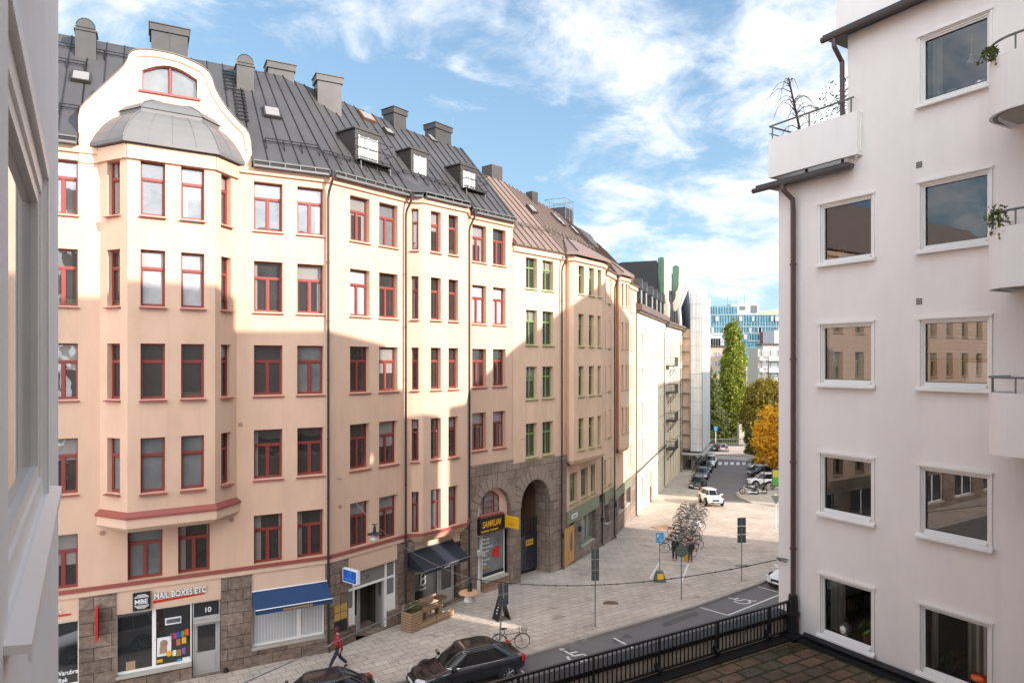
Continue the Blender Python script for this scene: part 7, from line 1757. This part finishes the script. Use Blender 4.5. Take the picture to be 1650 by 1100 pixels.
# disabled parking sign on black and yellow foot
c_=gp(1063,936); k_=(CAMZ-c_.z)/(936-HY); t_=thing('street_sign',c_,'light blue parking sign on a portable foot with a yellow label','street sign')
m=MB(); m.tube([c_,(c_.x,c_.y,c_.z+2.9)],.028,6); m.build('pole',M['steel'],t_)
m=MB(); m.hexa([(c_.x-.34,c_.y-.3,c_.z),(c_.x+.34,c_.y-.3,c_.z),(c_.x+.34,c_.y+.3,c_.z),(c_.x-.34,c_.y+.3,c_.z),(c_.x-.19,c_.y-.15,c_.z+.62),(c_.x+.19,c_.y-.15,c_.z+.62),(c_.x+.19,c_.y+.15,c_.z+.62),(c_.x-.19,c_.y+.15,c_.z+.62)]); m.build('foot',M['bin'],t_)
m=MB(); m.hexa([(c_.x-.19,c_.y-.275,c_.z+.18),(c_.x+.19,c_.y-.275,c_.z+.18),(c_.x+.19,c_.y-.2,c_.z+.18),(c_.x-.19,c_.y-.2,c_.z+.18),(c_.x-.17,c_.y-.20,c_.z+.50),(c_.x+.17,c_.y-.20,c_.z+.50),(c_.x+.17,c_.y-.1,c_.z+.50),(c_.x-.17,c_.y-.1,c_.z+.50)]); m.build('foot_label',M['yellow'],t_)
m=MB(); m.box((c_.x-.23,c_.y-.05,c_.z+2.32),(c_.x+.23,c_.y-.03,c_.z+2.92)); m.build('sign_plate',M['lightblue'],t_)
text('P',.26,M['signwhite'],t_,Matrix.Translation((c_.x-.16,c_.y-.055,c_.z+2.64))@Matrix.Rotation(R(90),4,'X'),'lettering',.003,bold=.006)
m=MB(); a=(c_.x+.06,c_.y-.058,c_.z+2.47); m.tube([(a[0]+.07*math.cos(R(150+25*i)),a[1],a[2]+.07*math.sin(R(150+25*i))) for i in range(10)],.012,4); m.tube([(a[0]-.02,a[1],a[2]+.16),(a[0],a[1],a[2]+.05),(a[0]+.07,a[1],a[2]+.04),(a[0]+.1,a[1],a[2]-.06)],.014,4); m.build('wheelchair_symbol',M['signwhite'],t_)
# round sign seen from behind
c_=gp(1098,966); t_=thing('street_sign',c_,'pole with a large round greenish sign back in front of the bicycles','street sign'); k_=(CAMZ-c_.z)/(966-HY)
m=MB(); m.tube([c_,(c_.x,c_.y,c_.z+(966-873)*k_)],.032,8); m.build('pole',M['steel'],t_)
zc=c_.z+(966-887)*k_; m=MB(); m.disc((c_.x,c_.y-.045,zc),9.8*k_,'y',.015,28); o=m.build('sign_disc',M['bin'],t_); m=MB()
for dz_ in (-.16,.16): m.box((c_.x-.26,c_.y-.075,zc+dz_-.02),(c_.x+.26,c_.y-.054,zc+dz_+.02))
m.build('bracket',M['steel'],o)
# give way sign, black meter
c_=gp(1250,852); t_=thing('street_sign',c_,'give way triangle on a pale pole right beside the white building','street sign'); k_=(CAMZ-c_.z)/(852-HY)
m=MB(); m.tube([c_,(c_.x,c_.y,c_.z+(852-795)*k_)],.035,6); m.build('pole',M['signwhite'],t_); z=c_.z+(852-805)*k_; m=MB(); m.hexa([(c_.x-.02,c_.y-.06,z-.35),(c_.x+.02,c_.y-.06,z-.35),(c_.x+.02,c_.y-.04,z-.35),(c_.x-.02,c_.y-.04,z-.35),(c_.x-.42,c_.y-.06,z+.36),(c_.x+.42,c_.y-.06,z+.36),(c_.x+.42,c_.y-.04,z+.36),(c_.x-.42,c_.y-.04,z+.36)]); m.build('sign_plate',M['signback'],t_)
c_=gp(1131,797); t_=thing('parking_meter',c_,'black parking meter post behind the light coloured estate car','parking meter'); m=MB(); m.tube([c_,(c_.x,c_.y,c_.z+1.0)],.06,8); m.build('post',M['black'],t_); m=MB(); m.box((c_.x-.17,c_.y-.15,c_.z+.95),(c_.x+.17,c_.y+.15,c_.z+1.7)); m.build('meter_box',M['black'],t_,bevel=.04)
# green and yellow board
c_=gp(1252,790); t_=thing('advertising_board',c_,'green and yellow advertising board under the orange tree','board'); m=MB(); 
for dx in (-.5,.55): m.tube([(c_.x+dx,c_.y,c_.z),(c_.x+dx,c_.y,c_.z+2.3)],.05,6)
m.box((c_.x-.6,c_.y-.05,c_.z+.55),(c_.x+.65,c_.y+.05,c_.z+2.5)); m.build('frame',M['bin'],t_)
m=MB(); m.box((c_.x-.52,c_.y-.07,c_.z+.65),(c_.x+.57,c_.y-.051,c_.z+1.6)); m.build('green_field',mat('poster_green',(.10,.36,.05),.5,.1,3),t_); m=MB(); m.box((c_.x-.52,c_.y-.07,c_.z+1.6),(c_.x+.57,c_.y-.051,c_.z+2.42)); m.build('yellow_field',mat('poster_yellow',(.55,.45,.05),.5,.1,3),t_)
# dark pole on the island, far lamp and sign, fence
c_=gp(1231,792); m=MB(); m.tube([c_,(c_.x,c_.y,c_.z+3.9)],.05,6); t_=thing('street_pole',c_,'thin dark pole in front of the right hand parked cars','pole'); m.build('pole',M['pipe'],t_)
c_=gp(1153,725); k_=(CAMZ-c_.z)/(725-HY); t_=thing('street_sign',c_,'far blue sign on a pale post between the two distant cars','street sign'); m=MB(); m.tube([c_,(c_.x,c_.y,c_.z+4.1)],.07,6); m.build('pole',M['signwhite'],t_); m=MB(); m.box((c_.x-.3,c_.y-.1,c_.z+3.5),(c_.x+.3,c_.y-.08,c_.z+4.2)); m.build('sign_plate',M['lightblue'],t_)
m=MB()
P0=Vector((33,127)); P1=Vector((60,129.5))
t_=thing('park_fence',(P0.x,P0.y,gz(127)),'grey metal fence in front of the park hedge','fence')
n=60
for i in range(n+1): p=P0.lerp(P1,i/n); z=gz(p.y); m.tube([(p.x,p.y,z),(p.x,p.y,z+1.25)],.03,3)
for h in (.15,1.25): m.tube([(P0.x,P0.y,gz(P0.y)+h),(P1.x,P1.y,gz(P1.y)+h)],.05,4)
m.build('bars',M['steel'],t_)
# lamps on wires
def strung_lamp(c_,r,label,disc):
    t_=thing('street_lamp',c_,label,'street lamp','lamps strung on wires over the street'); x,y,z=c_; s=r/.36
    m=MB(); m.lathe([(.05*s,.0),(.075*s,.03*s),(.075*s,.30*s),(.05*s,.34*s),(.02*s,.44*s)],12,(x,y,z)); m.tube([(x-.12*s,y,z+.44*s),(x+.12*s,y,z+.44*s)],.03*s,6); m.build('lamp_housing',M['black'],t_)
    m=MB(); m.lathe([(.07*s,.035*s),(.20*s,.03*s),(.36*s,-.02*s),(.36*s,-.035*s),(.2*s,.01*s),(.07*s,.015*s)],24,(x,y,z)); m.build('lamp_disc',M[disc],t_,smooth=True)
    m=MB(); m.lathe([(.07*s,.01*s),(.13*s,-.08*s),(.20*s,-.26*s),(.205*s,-.29*s),(.19*s,-.29*s)],20,(x,y,z)); m.build('lamp_shade',M['frostbell'],t_,smooth=True)
    m=MB(); m.lathe([(.04*s,-.02*s),(.06*s,-.16*s),(.02*s,-.24*s)],10,(x,y,z)); m.build('bulb',M['signwhite'],t_,smooth=True)
    return Vector((x,y,z+.44*s))
l1=strung_lamp(((603.5-CX)/FP*30.2,30.2,CAMZ-(859-HY)*30.2/FP),.33,'small street lamp hanging before the window under the string course','pipe')
l2=strung_lamp(((757-CX)/FP*22,22,CAMZ-(953-HY)*22/FP),.36,'street lamp with copper coloured disc hanging over the pavement by the cafe','dirtfoil')
def cable(a,b,sag,r,label,knots=0,mt='steel'):
    a,b=Vector(a),Vector(b); m=MB(); P=[]
    for i in range(25): f=i/24; p=a.lerp(b,f); p.z-=sag*4*f*(1-f); P.append(p)
    m.tube(P,r,4)
    for i in range(knots): p=P[min(24,1+int(23*i/knots))]; m.tube([p+Vector((-.02,0,.01)),p+Vector((.02,0,-.01))],r*1.7,4)
    t_=m.build('cable',M[mt]); tag(t_,label,'cable'); return t_
br_=WB.pt(WB.s(545),.1,WB.z(545,771)); m=MB(); m.tube([WB.pt(WB.s(543),.0,WB.z(545,770)),WB.pt(WB.s(546),.22,WB.z(545,771))],.02,5); m.build('wire_bracket',M['steel'],HB)
cable(br_,l1,.1,.010,'thin wire from the peach wall bracket to the small hanging lamp')
cable(l1,l2,.25,.010,'thin wire between the two hanging street lamps')
wr_=WR.pt(WR.s(1262),.15,WR.z(1262,899)); cable(l2,wr_,.42,.011,'dark knotted cable from the lamp to the white building corner',18,'black')
cable(l2,Vector((-4.0,8.0,CAMZ-(1151-HY)*8/FP)),.05,.010,'pale wire running down left past the person in the crimson jacket')
br3=WG.pt(WG.s(838),.05,WG.z(838,708)); m=MB(); m.tube([br3,WG.pt(WG.s(838)+.1,.25,br3[2]+.05)],.02,4); m.build('wire_bracket',M['steel'],HG)
for px0,y0,px1,y1,YY in ((1130,693,1256,697,112),(1185,703,1256,704,112),(1150,664,1256,668,112)):
    cable(((px0-CX)/FP*YY,YY,CAMZ-(y0-HY)*YY/FP),((px1-CX)/FP*YY,YY+4,CAMZ-(y1-HY)*YY/FP),.25,.02,['thin overhead wire across the far junction, upper one','thin overhead wire across the far junction, lower one','thin overhead wire in front of the poplar'][(px0==1185)+2*(px0==1150)])
# cafe furniture
def crate(name,w,s0,s1,p0,p1,z0,z1,n,label,cat,flat=False):
    t_=thing(name,w.pt((s0+s1)/2,(p0+p1)/2,z0),label,cat); m=MB(); h=(z1-z0)/n
    for i in range(n):
        a,b=z0+h*i+.022,z0+h*(i+1)-.022
        m.wbox(w,s0,s1,p1-.02,p1,a,b); m.wbox(w,s0,s1,p0,p0+.02,a,b); m.wbox(w,s0,s0+.02,p0+.02,p1-.02,a,b); m.wbox(w,s1-.02,s1,p0+.02,p1-.02,a,b)
    m.build('slats',M['wood'],t_); m=MB(); m.wbox(w,s0+.025,s1-.025,p0+.025,p1-.025,z0,z1-.1); m.build('liner',M['wooddark'],t_); return t_  # liner kept dark to paint the shade between the slats
sc=WB.s(672,1.3); g0=gz(34.4)
zC=gz(WB.Y(sc))-.02
t_=crate('planter_box',WB,WB.s(652,1.0),WB.s(652,1.0)+.68,.75,1.45,zC-.05,zC+1.0,8,'tall slatted wooden planter box with succulents by the cafe','planter')
c_=WB.pt(WB.s(652,1.0)+.42,1.1,zC+1.0); leafblob('foliage','leafdark',(c_[0]+.15,c_[1],c_[2]+.18),.3,120,.10,t_,seed=8); m=MB(); m.lathe([(.10,0),(.17,.1),(.15,.22),(.05,.3)],10,(c_[0]-.22,c_[1],c_[2]-.02)); m.build('round_cactus',M['bark'],t_,smooth=True)
s1_=WB.s(672,1.3)+.02
m0=thing('wooden_bench',WB.pt(s1_+1.2,.7,zC),'long low bench of pine boards under the cafe window','bench')
m=MB(); m.wbox(WB,s1_,s1_+2.35,.35,.75,zC+.42,zC+.50); m.build('seat',M['wood'],m0); m=MB(); m.wbox(WB,s1_,s1_+2.35,.20,.27,zC+.55,zC+.95); m.build('backrest',M['wood'],m0)
for i in range(3): m=MB(); m.wbox(WB,s1_+.1+1.05*i,s1_+.2+1.05*i,.30,.72,zC-.2,zC+.42); m.build('leg',M['wood'],m0)
crate('low_crate_fence',WB,s1_-.1,s1_+1.15,1.2,1.42,zC-.12,zC+.34,2,'low slatted timber edge in front of the bench, nearer section','barrier'); crate('low_crate_fence',WB,s1_+1.22,s1_+2.45,1.2,1.42,zC-.12,zC+.34,2,'low slatted timber edge in front of the bench, section by the cafe door','barrier')
for i,ds in enumerate((.6,1.95)):
    t_=thing('cafe_table',WB.pt(s1_+ds,.95,zC),'round wooden table by the cafe bench, %s the planter'%('next to' if i==0 else 'farther from'),'table','round tables by the cafe bench'); m=MB(); m.lathe([(.34,.98),(.34,1.04)],18,WB.pt(s1_+ds,.95,zC)); m.build('tabletop',M['wooddark'],t_); m=MB(); m.wbox(WB,s1_+ds-.07,s1_+ds+.07,.88,1.02,zC,zC+.98); m.wbox(WB,s1_+ds-.2,s1_+ds+.2,.75,1.15,zC-.1,zC+.06); m.build('leg',M['wood'],t_)
# A-board
c_=gp(808,997); t_=thing('sandwich_board',c_,'black folding chalkboard standing open on the pavement','sandwich board')
T=facing(c_,R(-62))
for sgn in (-1,1):
    m=MB(); P=[(-.34,sgn*.36,0),(.34,sgn*.36,0),(.34,sgn*.36-.03*sgn,0),(-.34,sgn*.36-.03*sgn,0),(-.30,sgn*.03,1.12),(.30,sgn*.03,1.12),(.30,sgn*.0,1.12),(-.30,sgn*.0,1.12)]; m.hexa([tuple(T@Vector(p)) for p in P]); m.build('board',M['signblack'],t_,fix=True)
m=MB()
for i,(a,b,w_) in enumerate(((.88,.03,.16),(.74,.0,.20),(.60,.02,.12),(.46,-.03,.15),(.32,.01,.10))):
    y=-(.36-(.33/1.12)*a)-.012; P=[(b-w_/2,y,a),(b+w_/2,y,a),(b+w_/2,y+.02,a+.045),(b-w_/2,y+.02,a+.045)]; m.face([tuple(T@Vector(p)) for p in P])
m.build('chalk_writing',M['signwhite'],t_)
m=MB(); m.tube([(c_.x+.25,c_.y-.3,c_.z+1.25),(c_.x+.35,c_.y-.3,c_.z+1.5)],.14,8); 
# fairy lights strip sign on second pipe omitted; small bags of dark stuff at wall
for px,py,lb in ((364,1082,'small dark boot scraper beside the grey shop door'),): 
    c_=gp(px,py); m=MB(); m.lathe([(.10,0),(.13,.08),(.07,.2),(.01,.22)],10,c_); tag(m.build('door_stop',M['rubber'],smooth=True),lb,'door stop')

# ================================================================== 13. trees, hedge and the far skyline
def tree(name,loc,label,crown,mt,nleaf,size,trunk_h,trunk_r,seed,group=None,limbs=7):
    rnd=random.Random(seed); L=Vector(loc); t_=thing(name,loc,label,'tree',group); m=MB()
    zmax=max(c[2]+c[3]*c[5] for c in crown)
    m.tube([L,L+Vector((.1,0,trunk_h)),L+Vector((0,0,zmax*.85))],[trunk_r,trunk_r*.75,trunk_r*.15],8)
    for i in range(limbs):
        c=crown[i%len(crown)]; h=rnd.uniform(trunk_h*.8,max(trunk_h,zmax*.6)); a=L+Vector((0,0,h)); b=L+Vector((c[0],c[1],c[2])); m.tube([a,a.lerp(b,.5)+Vector((0,0,.3)),b],[trunk_r*.4,trunk_r*.25,trunk_r*.08],5)
    m.build('trunk',M['bark'],t_)
    k=MB(); tot=sum(c[3]*c[4]*c[5] for c in crown)
    for c in crown:
        n=int(nleaf*(c[3]*c[4]*c[5])/tot); clumps=[]
        for _ in range(max(6,n//45)):
            while True:
                v=Vector((rnd.uniform(-1,1),rnd.uniform(-1,1),rnd.uniform(-1,1)))
                if .35<v.length<1: break
            clumps.append(v)
        for i in range(n):
            v=rnd.choice(clumps)+Vector((rnd.gauss(0,.13),rnd.gauss(0,.13),rnd.gauss(0,.11)))
            p=L+Vector((c[0]+v.x*c[3],c[1]+v.y*c[4],c[2]+v.z*c[5]))
            ax=Vector((rnd.uniform(-1,1),rnd.uniform(-1,1),rnd.uniform(-.2,1))).normalized(); t=ax.orthogonal().normalized(); b=ax.cross(t); s=size*rnd.uniform(.6,1.35)
            k.face([p-t*s,p+b*s*.6,p+t*s,p-b*s*.6])
    k.build('crown',M[mt],t_); return t_
def X(px,Y): return (px-CX)/FP*Y
def Zp(py,Y): return CAMZ-(py-HY)*Y/FP
Y=140; bz=gz(Y); u=Y/FP
def ell(px,py,rx,ry,base,Yb,dz=0,dy=0): uu=Yb/FP; return (X(px,Yb)-base[0],dy,Zp(py,Yb)-base[2],rx*uu,rx*uu,ry*uu)
b=(X(1181,Y),Y,bz)
tree('poplar_tree',b,'tall slim yellow green poplar in front of the blue glass building',[ell(1181,540,13,24,b,Y),ell(1184,580,18,32,b,Y),ell(1180,625,20,36,b,Y),ell(1184,662,22,32,b,Y),ell(1172,600,12,30,b,Y),ell(1182,522,8,9,b,Y)],'leafpoplar',42000,.22,2.5,.35,1)
b=(X(1142,136),136,bz); tree('dark_tree',b,'dark green conical tree left of the poplar',[ell(1143,612,12,20,b,136),ell(1141,640,20,30,b,136),ell(1146,678,26,24,b,136)],'leafdark',22000,.25,2.5,.3,2)
b=(X(1190,146),146,bz); tree('dark_tree',b,'low dark tree half hidden behind the poplar foot',[ell(1172,690,18,18,b,146),ell(1205,690,14,20,b,146)],'leafdark',4500,.33,1.5,.25,3)
b=(X(1238,112),112,gz(112)); tree('broadleaf_tree',b,'broad olive brown tree right of the poplar',[ell(1232,640,30,30,b,112),ell(1222,672,28,34,b,112),ell(1252,655,30,36,b,112),ell(1208,668,15,25,b,112)],'leafolive',30000,.19,4.5,.35,4)
b=(X(1247,88),88,gz(88)); tree('orange_tree',b,'bright orange autumn tree above the parked cars on the right',[ell(1252,690,33,36,b,88),ell(1240,712,28,32,b,88),ell(1262,725,30,34,b,88),ell(1236,740,18,14,b,88)],'leaforange',16000,.17,3.5,.22,5)
b=(X(1222,105),105,gz(105)); tree('dark_tree',b,'shadowy dark green tree hanging over the right hand parked cars',[ell(1220,700,18,26,b,105),ell(1212,722,12,12,b,105)],'leafdark',5000,.22,2.5,.22,6)
def hedge(px0,px1,py0,Yb,label,seed,mt='leafhedge'):
    rnd=random.Random(seed); x0,x1=X(px0,Yb),X(px1,Yb); z1=Zp(py0,Yb); z0=gz(Yb); k=MB()
    for i in range(2600):
        x=rnd.uniform(x0,x1); z=z0+(z1-z0)*rnd.random()**.6*(.82+.18*math.sin(x*1.7+seed)); p=Vector((x,Yb+rnd.uniform(-1,1),z)); ax=Vector((rnd.uniform(-1,1),rnd.uniform(-1,1),rnd.uniform(0,1))).normalized(); t=ax.orthogonal().normalized()*.26; b=ax.cross(t)*.6; k.face([p-t,p+b,p+t,p-b])
    tag(k.build('hedge',M[mt]),label,'hedge')
hedge(1128,1153,693,130,'clipped bright green hedge behind the park fence',1); hedge(1158,1214,706,134,'low mixed shrubs under the trees beyond the fence',2,'leafdark')
hedge(1160,1178,692,137,'round yellowish bush between the hedge and the poplar',5)
m=MB(); m.box((X(1191,128),128,gz(128)),(X(1196,128)+.6,129,gz(128)+4.2)); tag(m.build('park_pillar',M['creamfar']),'pale stone pillar at the right end of the park fence','pillar')
# far buildings
def farblock(px0,px1,ytop,Yb,depth,material,label,name='far_building',cols=0,rows=0,ww=1.5,wh=1.7,ystart=None,pitch_z=3.3,winmat='pane',roof='gutter',x1o=None):
    x0,x1=X(px0,Yb),(x1o or X(px1,Yb)); z1=Zp(ytop,Yb); t_=thing(name,((x0+x1)/2,Yb,-3),label,'building'); m=MB()
    m.hexa([(x0,Yb,-4),(x1,Yb,-4),(x1,Yb+depth,-4),(x0,Yb+depth,-4),(x0,Yb,z1),(x1,Yb,z1),(x1,Yb+depth,z1),(x0,Yb+depth,z1)]); m.build('wall',M[material],t_)
    m=MB(); m.box((x0-.3,Yb-.3,z1+.01),(x1+.3,Yb+depth+.3,z1+.45)); m.build('roof',M[roof],t_)
    for r in range(rows):
        for c in range(cols):
            x=x0+(x1-x0)*(c+.5)/cols; z=z1-1.4-wh-r*pitch_z
            if z<-2: continue
            f=MB(); f.box((x-ww/2-.1,Yb-.06,z-.1),(x+ww/2+.1,Yb-.005,z+wh+.1)); f.box((x-.05,Yb-.1,z),(x+.05,Yb-.061,z+wh)); o=f.build('window',M['whitefar'],t_)
            for a_,b_ in ((-ww/2,-.06),(.06,ww/2)): g=MB(); g.box((x+a_,Yb-.09,z),(x+b_,Yb-.062,z+wh)); g.build('pane',M[winmat],o)
    return t_
farblock(1127,1162,559,190,14,'beigefar','beige brick block with paired windows left of the poplar',cols=2,rows=5,ww=1.5,x1o=X(1166,190),pitch_z=2.5,wh=1.4)
farblock(1200,1228,588,200,14,'beigefar','lower beige block between poplar and cream balconies',cols=3,rows=4,ww=1.9,wh=1.8,pitch_z=3.2)
# cream block with balconies
t_=farblock(1229,1290,556,170,4,'creamfar','cream block with stacked white balconies beside the white building',cols=5,rows=5,ww=2.0,wh=1.8,pitch_z=2.9)
for r in range(5):
    z=Zp(556,170)-3.9-2.9*r; m=MB(); m.box((X(1234,170),168.4,z),(X(1290,170),169.9,z+.15)); m.box((X(1234,170),168.4,z+.16),(X(1290,170),168.5,z+1.1)); m.build('balcony',M['whitefar'],t_)
    m=MB(); m.box((X(1223,170),169.5,z),(X(1228.5,170),171,z+1.1)); m.build('balcony',M['whitefar'],t_)
m=MB(); m.box((X(1222,170),170.3,-3),(X(1228.9,170),178,Zp(562,170))); m.build('stair_tower',M['creamfar'],t_)
m=MB(); m.box((X(1248,174),174,Zp(556,170)),(X(1290,174),182,Zp(532,174))); m.build('penthouse',M['whitefar'],t_)
# white panelled building and grid building
farblock(1127,1142,533,236,12,'whitefar','small white panelled building under the glass facade, far left',roof='whitefar'); farblock(1143,1163,539,232,10,'whitefar','white gridded office with dark window bays beside the poplar',cols=5,rows=5,ww=1.9,wh=2.3,pitch_z=2.7,roof='whitefar')
# glass building
t_=thing('glass_office_building',(X(1190,280),280,-3),'long turquoise glass office building on the skyline','building')
def gwall(px0,px1,y0,y1,Yb,nm='glass_facade',mt='glassblue',depth=20):
    m=MB(); w=Wall((X(px0,Yb),Yb),(X(px1,Yb),Yb)); z0,z1=Zp(y1,Yb),Zp(y0,Yb); m.wbox(w,0,w.L,-depth,0,z0,z1); return m.build(nm,M[mt],t_)
gwall(1100,1188,493,507,282.5); gwall(1100,1300,507.2,640,280)
m=MB(); 
for i in range(46):
    x=X(1100,280)+i*1.12; w_=rnd.uniform(.08,.26)
    m.box((x,279.7,Zp(548,280)),(x+w_,279.95,Zp(508,280)))
    if x<X(1188,280)-.5: m.box((x+.3,282.2,Zp(506,282)),(x+.3+w_,282.45,Zp(494,282)))
m.build('pale_fins',mat('frosted_glass_fins',(.20,.33,.37),.4,.1,2),t_)
m=MB()
for y in (507,526,537,549,560): m.box((X(1100,280),279.6,Zp(y+.6,280)),(X(1300,280),279.69,Zp(y-.6,280)))
m.build('floor_bands',mat('grey_spandrel',(.26,.33,.35),.5,.1,2),t_)
m=MB(); m.box((X(1188,276),284,Zp(507,284)),(X(1222,284),292,Zp(490,284))); o=m.build('plant_room',M['whitefar'],t_); m=MB(); m.box((X(1210,284),283.7,Zp(504,284)),(X(1220,284),283.95,Zp(492,284))); m.box((X(1192,284),283.7,Zp(499,284)),(X(1201,284),283.95,Zp(493,284))); m.build('louvre',M['signback'],o)
m=MB(); m.box((X(1222,284),284,Zp(507,284)),(X(1300,284),292,Zp(500,284))); m.build('plant_room',M['beigefar'],t_)
for px,h in ((1176,4),(1204,6),(1190,3)): m=MB(); m.tube([(X(px,285),288,Zp(493,285)),(X(px,285),288,Zp(493,285)+h)],.08,4); m.build('mast',M['steel'],t_)
m=MB(); m.box((X(1233,270),270,Zp(560,270)),(X(1244,270),276,Zp(534,270))); tag(m.build('red_stair_tower',M['red']),'dark red gridded stair tower in front of the glass building','tower')
rnd2=random.Random(5)
for i in range(26):
    x=X(1100,280)+rnd2.uniform(0,40); f_=rnd2.choice((508.5,527,538,550)); m=MB(); m.box((x,279.35,Zp(f_+9,280)),(x+rnd2.uniform(.5,1.6),279.5,Zp(f_+.8,280))); m.build('dark_glazing',M['pane'],t_)


# ================================================================== 14. sky, sun and camera
SAZ,SEL=61.0,22.0; SKYLOC=(1.5,5.25,0); SKYLO=.672
world=bpy.data.worlds.new('World'); scene.world=world; world.use_nodes=True; nt=world.node_tree; nt.nodes.clear()
out=nt.nodes.new('ShaderNodeOutputWorld'); bg=nt.nodes.new('ShaderNodeBackground'); sky=nt.nodes.new('ShaderNodeTexSky'); sky.sky_type='NISHITA'; sky.sun_disc=False
sky.sun_elevation=R(SEL); sky.sun_rotation=math.atan2(SUNH.x,SUNH.y); sky.air_density=.9; sky.dust_density=.25; sky.ozone_density=2.6; sky.altitude=50
tc=nt.nodes.new('ShaderNodeTexCoord'); sep=nt.nodes.new('ShaderNodeSeparateXYZ'); nt.links.new(tc.outputs['Generated'],sep.inputs[0])
mz=nt.nodes.new('ShaderNodeMath'); mz.operation='ADD'; mz.inputs[1].default_value=.30; nt.links.new(sep.outputs[2],mz.inputs[0])
mz2=nt.nodes.new('ShaderNodeMath'); mz2.operation='MAXIMUM'; mz2.inputs[1].default_value=.05; nt.links.new(mz.outputs[0],mz2.inputs[0])
dv=[]
for i in (0,1):
    d=nt.nodes.new('ShaderNodeMath'); d.operation='DIVIDE'; nt.links.new(sep.outputs[i],d.inputs[0]); nt.links.new(mz2.outputs[0],d.inputs[1]); dv.append(d)
cb_=nt.nodes.new('ShaderNodeCombineXYZ'); nt.links.new(dv[0].outputs[0],cb_.inputs[0]); nt.links.new(dv[1].outputs[0],cb_.inputs[1])
def mth(op,a,b_=0.0,c_=0.0):
    q=nt.nodes.new('ShaderNodeMath'); q.operation=op
    for i,x in enumerate((a,b_,c_)):
        if isinstance(x,(int,float)): q.inputs[i].default_value=x
        else: nt.links.new(x,q.inputs[i])
    return q.outputs[0]
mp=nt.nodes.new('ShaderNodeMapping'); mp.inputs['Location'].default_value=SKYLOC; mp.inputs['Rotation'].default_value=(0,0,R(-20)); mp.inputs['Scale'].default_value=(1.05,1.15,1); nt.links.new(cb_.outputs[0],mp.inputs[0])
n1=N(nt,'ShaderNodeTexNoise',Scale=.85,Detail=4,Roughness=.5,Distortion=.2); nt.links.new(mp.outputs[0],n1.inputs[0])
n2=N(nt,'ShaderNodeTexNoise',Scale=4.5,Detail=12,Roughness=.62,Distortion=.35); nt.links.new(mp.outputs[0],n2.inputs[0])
back=mth('MULTIPLY',mth('MAXIMUM',mth('MULTIPLY',sep.outputs[1],-1.0),0.0),.22)  # denser unseen cloud bank behind the camera, added to fill the shade
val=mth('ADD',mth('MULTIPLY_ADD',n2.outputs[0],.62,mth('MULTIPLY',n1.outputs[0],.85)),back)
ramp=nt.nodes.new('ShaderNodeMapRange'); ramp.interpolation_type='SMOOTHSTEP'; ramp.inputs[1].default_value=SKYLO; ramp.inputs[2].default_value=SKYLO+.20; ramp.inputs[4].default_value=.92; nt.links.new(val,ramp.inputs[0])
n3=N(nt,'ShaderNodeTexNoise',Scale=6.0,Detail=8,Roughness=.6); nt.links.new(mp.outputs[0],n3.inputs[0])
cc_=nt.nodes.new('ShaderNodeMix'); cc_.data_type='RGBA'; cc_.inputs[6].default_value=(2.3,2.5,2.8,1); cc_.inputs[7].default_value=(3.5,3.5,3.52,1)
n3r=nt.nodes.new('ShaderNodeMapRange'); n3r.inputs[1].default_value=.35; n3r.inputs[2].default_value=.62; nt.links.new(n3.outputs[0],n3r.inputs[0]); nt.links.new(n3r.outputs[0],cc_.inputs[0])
bs=nt.nodes.new('ShaderNodeVectorMath'); bs.operation='SCALE'; nt.links.new(cc_.outputs[2],bs.inputs[0]); nt.links.new(mth('ADD',1.0,mth('MULTIPLY',mth('MAXIMUM',mth('MULTIPLY',sep.outputs[1],-1.0),0.0),2.6)),bs.inputs['Scale'])  # clouds behind the camera brightened as added fill light
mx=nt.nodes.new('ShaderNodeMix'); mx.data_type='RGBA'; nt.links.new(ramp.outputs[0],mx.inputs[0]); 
def vm(op,a,b_):
    q=nt.nodes.new('ShaderNodeVectorMath'); q.operation=op
    for i,x in enumerate((a,b_)):
        if isinstance(x,tuple): q.inputs[i].default_value=x
        else: nt.links.new(x,q.inputs[i])
    return q.outputs[0]
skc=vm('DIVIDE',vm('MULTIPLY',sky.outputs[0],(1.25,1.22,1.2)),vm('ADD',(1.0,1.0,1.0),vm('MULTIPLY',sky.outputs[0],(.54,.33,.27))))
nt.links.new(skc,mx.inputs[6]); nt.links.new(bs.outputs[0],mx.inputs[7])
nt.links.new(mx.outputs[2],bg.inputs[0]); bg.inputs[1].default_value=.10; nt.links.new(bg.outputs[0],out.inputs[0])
sl_=bpy.data.lights.new('sun','SUN'); sl_.energy=2.0; sl_.angle=R(.6); sl_.color=(1.0,.875,.80); so=bpy.data.objects.new('sun',sl_); COL.objects.link(so)
to=Vector((SUNH.x*math.cos(R(SEL)),SUNH.y*math.cos(R(SEL)),math.sin(R(SEL)))); so.rotation_euler=to.to_track_quat('Z','Y').to_euler(); so.location=(60,-40,60)
cam=bpy.data.cameras.new('camera'); co=bpy.data.objects.new('camera',cam); COL.objects.link(co); scene.camera=co
cam.sensor_width=36; cam.lens=24.0; cam.shift_y=-(550-HY)/1650*-1*-1 if False else (HY-550)/1650; co.location=(0,0,CAMZ); co.rotation_euler=(R(90),0,0); cam.clip_start=.03; cam.clip_end=1500
vs=scene.view_settings; vs.view_transform='Standard'; vs.look='None'; vs.exposure=2.0; vs.gamma=1; vs.use_curve_mapping=False
scene.cycles.max_bounces=7; scene.cycles.diffuse_bounces=4; scene.cycles.glossy_bounces=3; scene.cycles.transparent_max_bounces=8; scene.cycles.caustics_reflective=False; scene.cycles.use_denoising=True
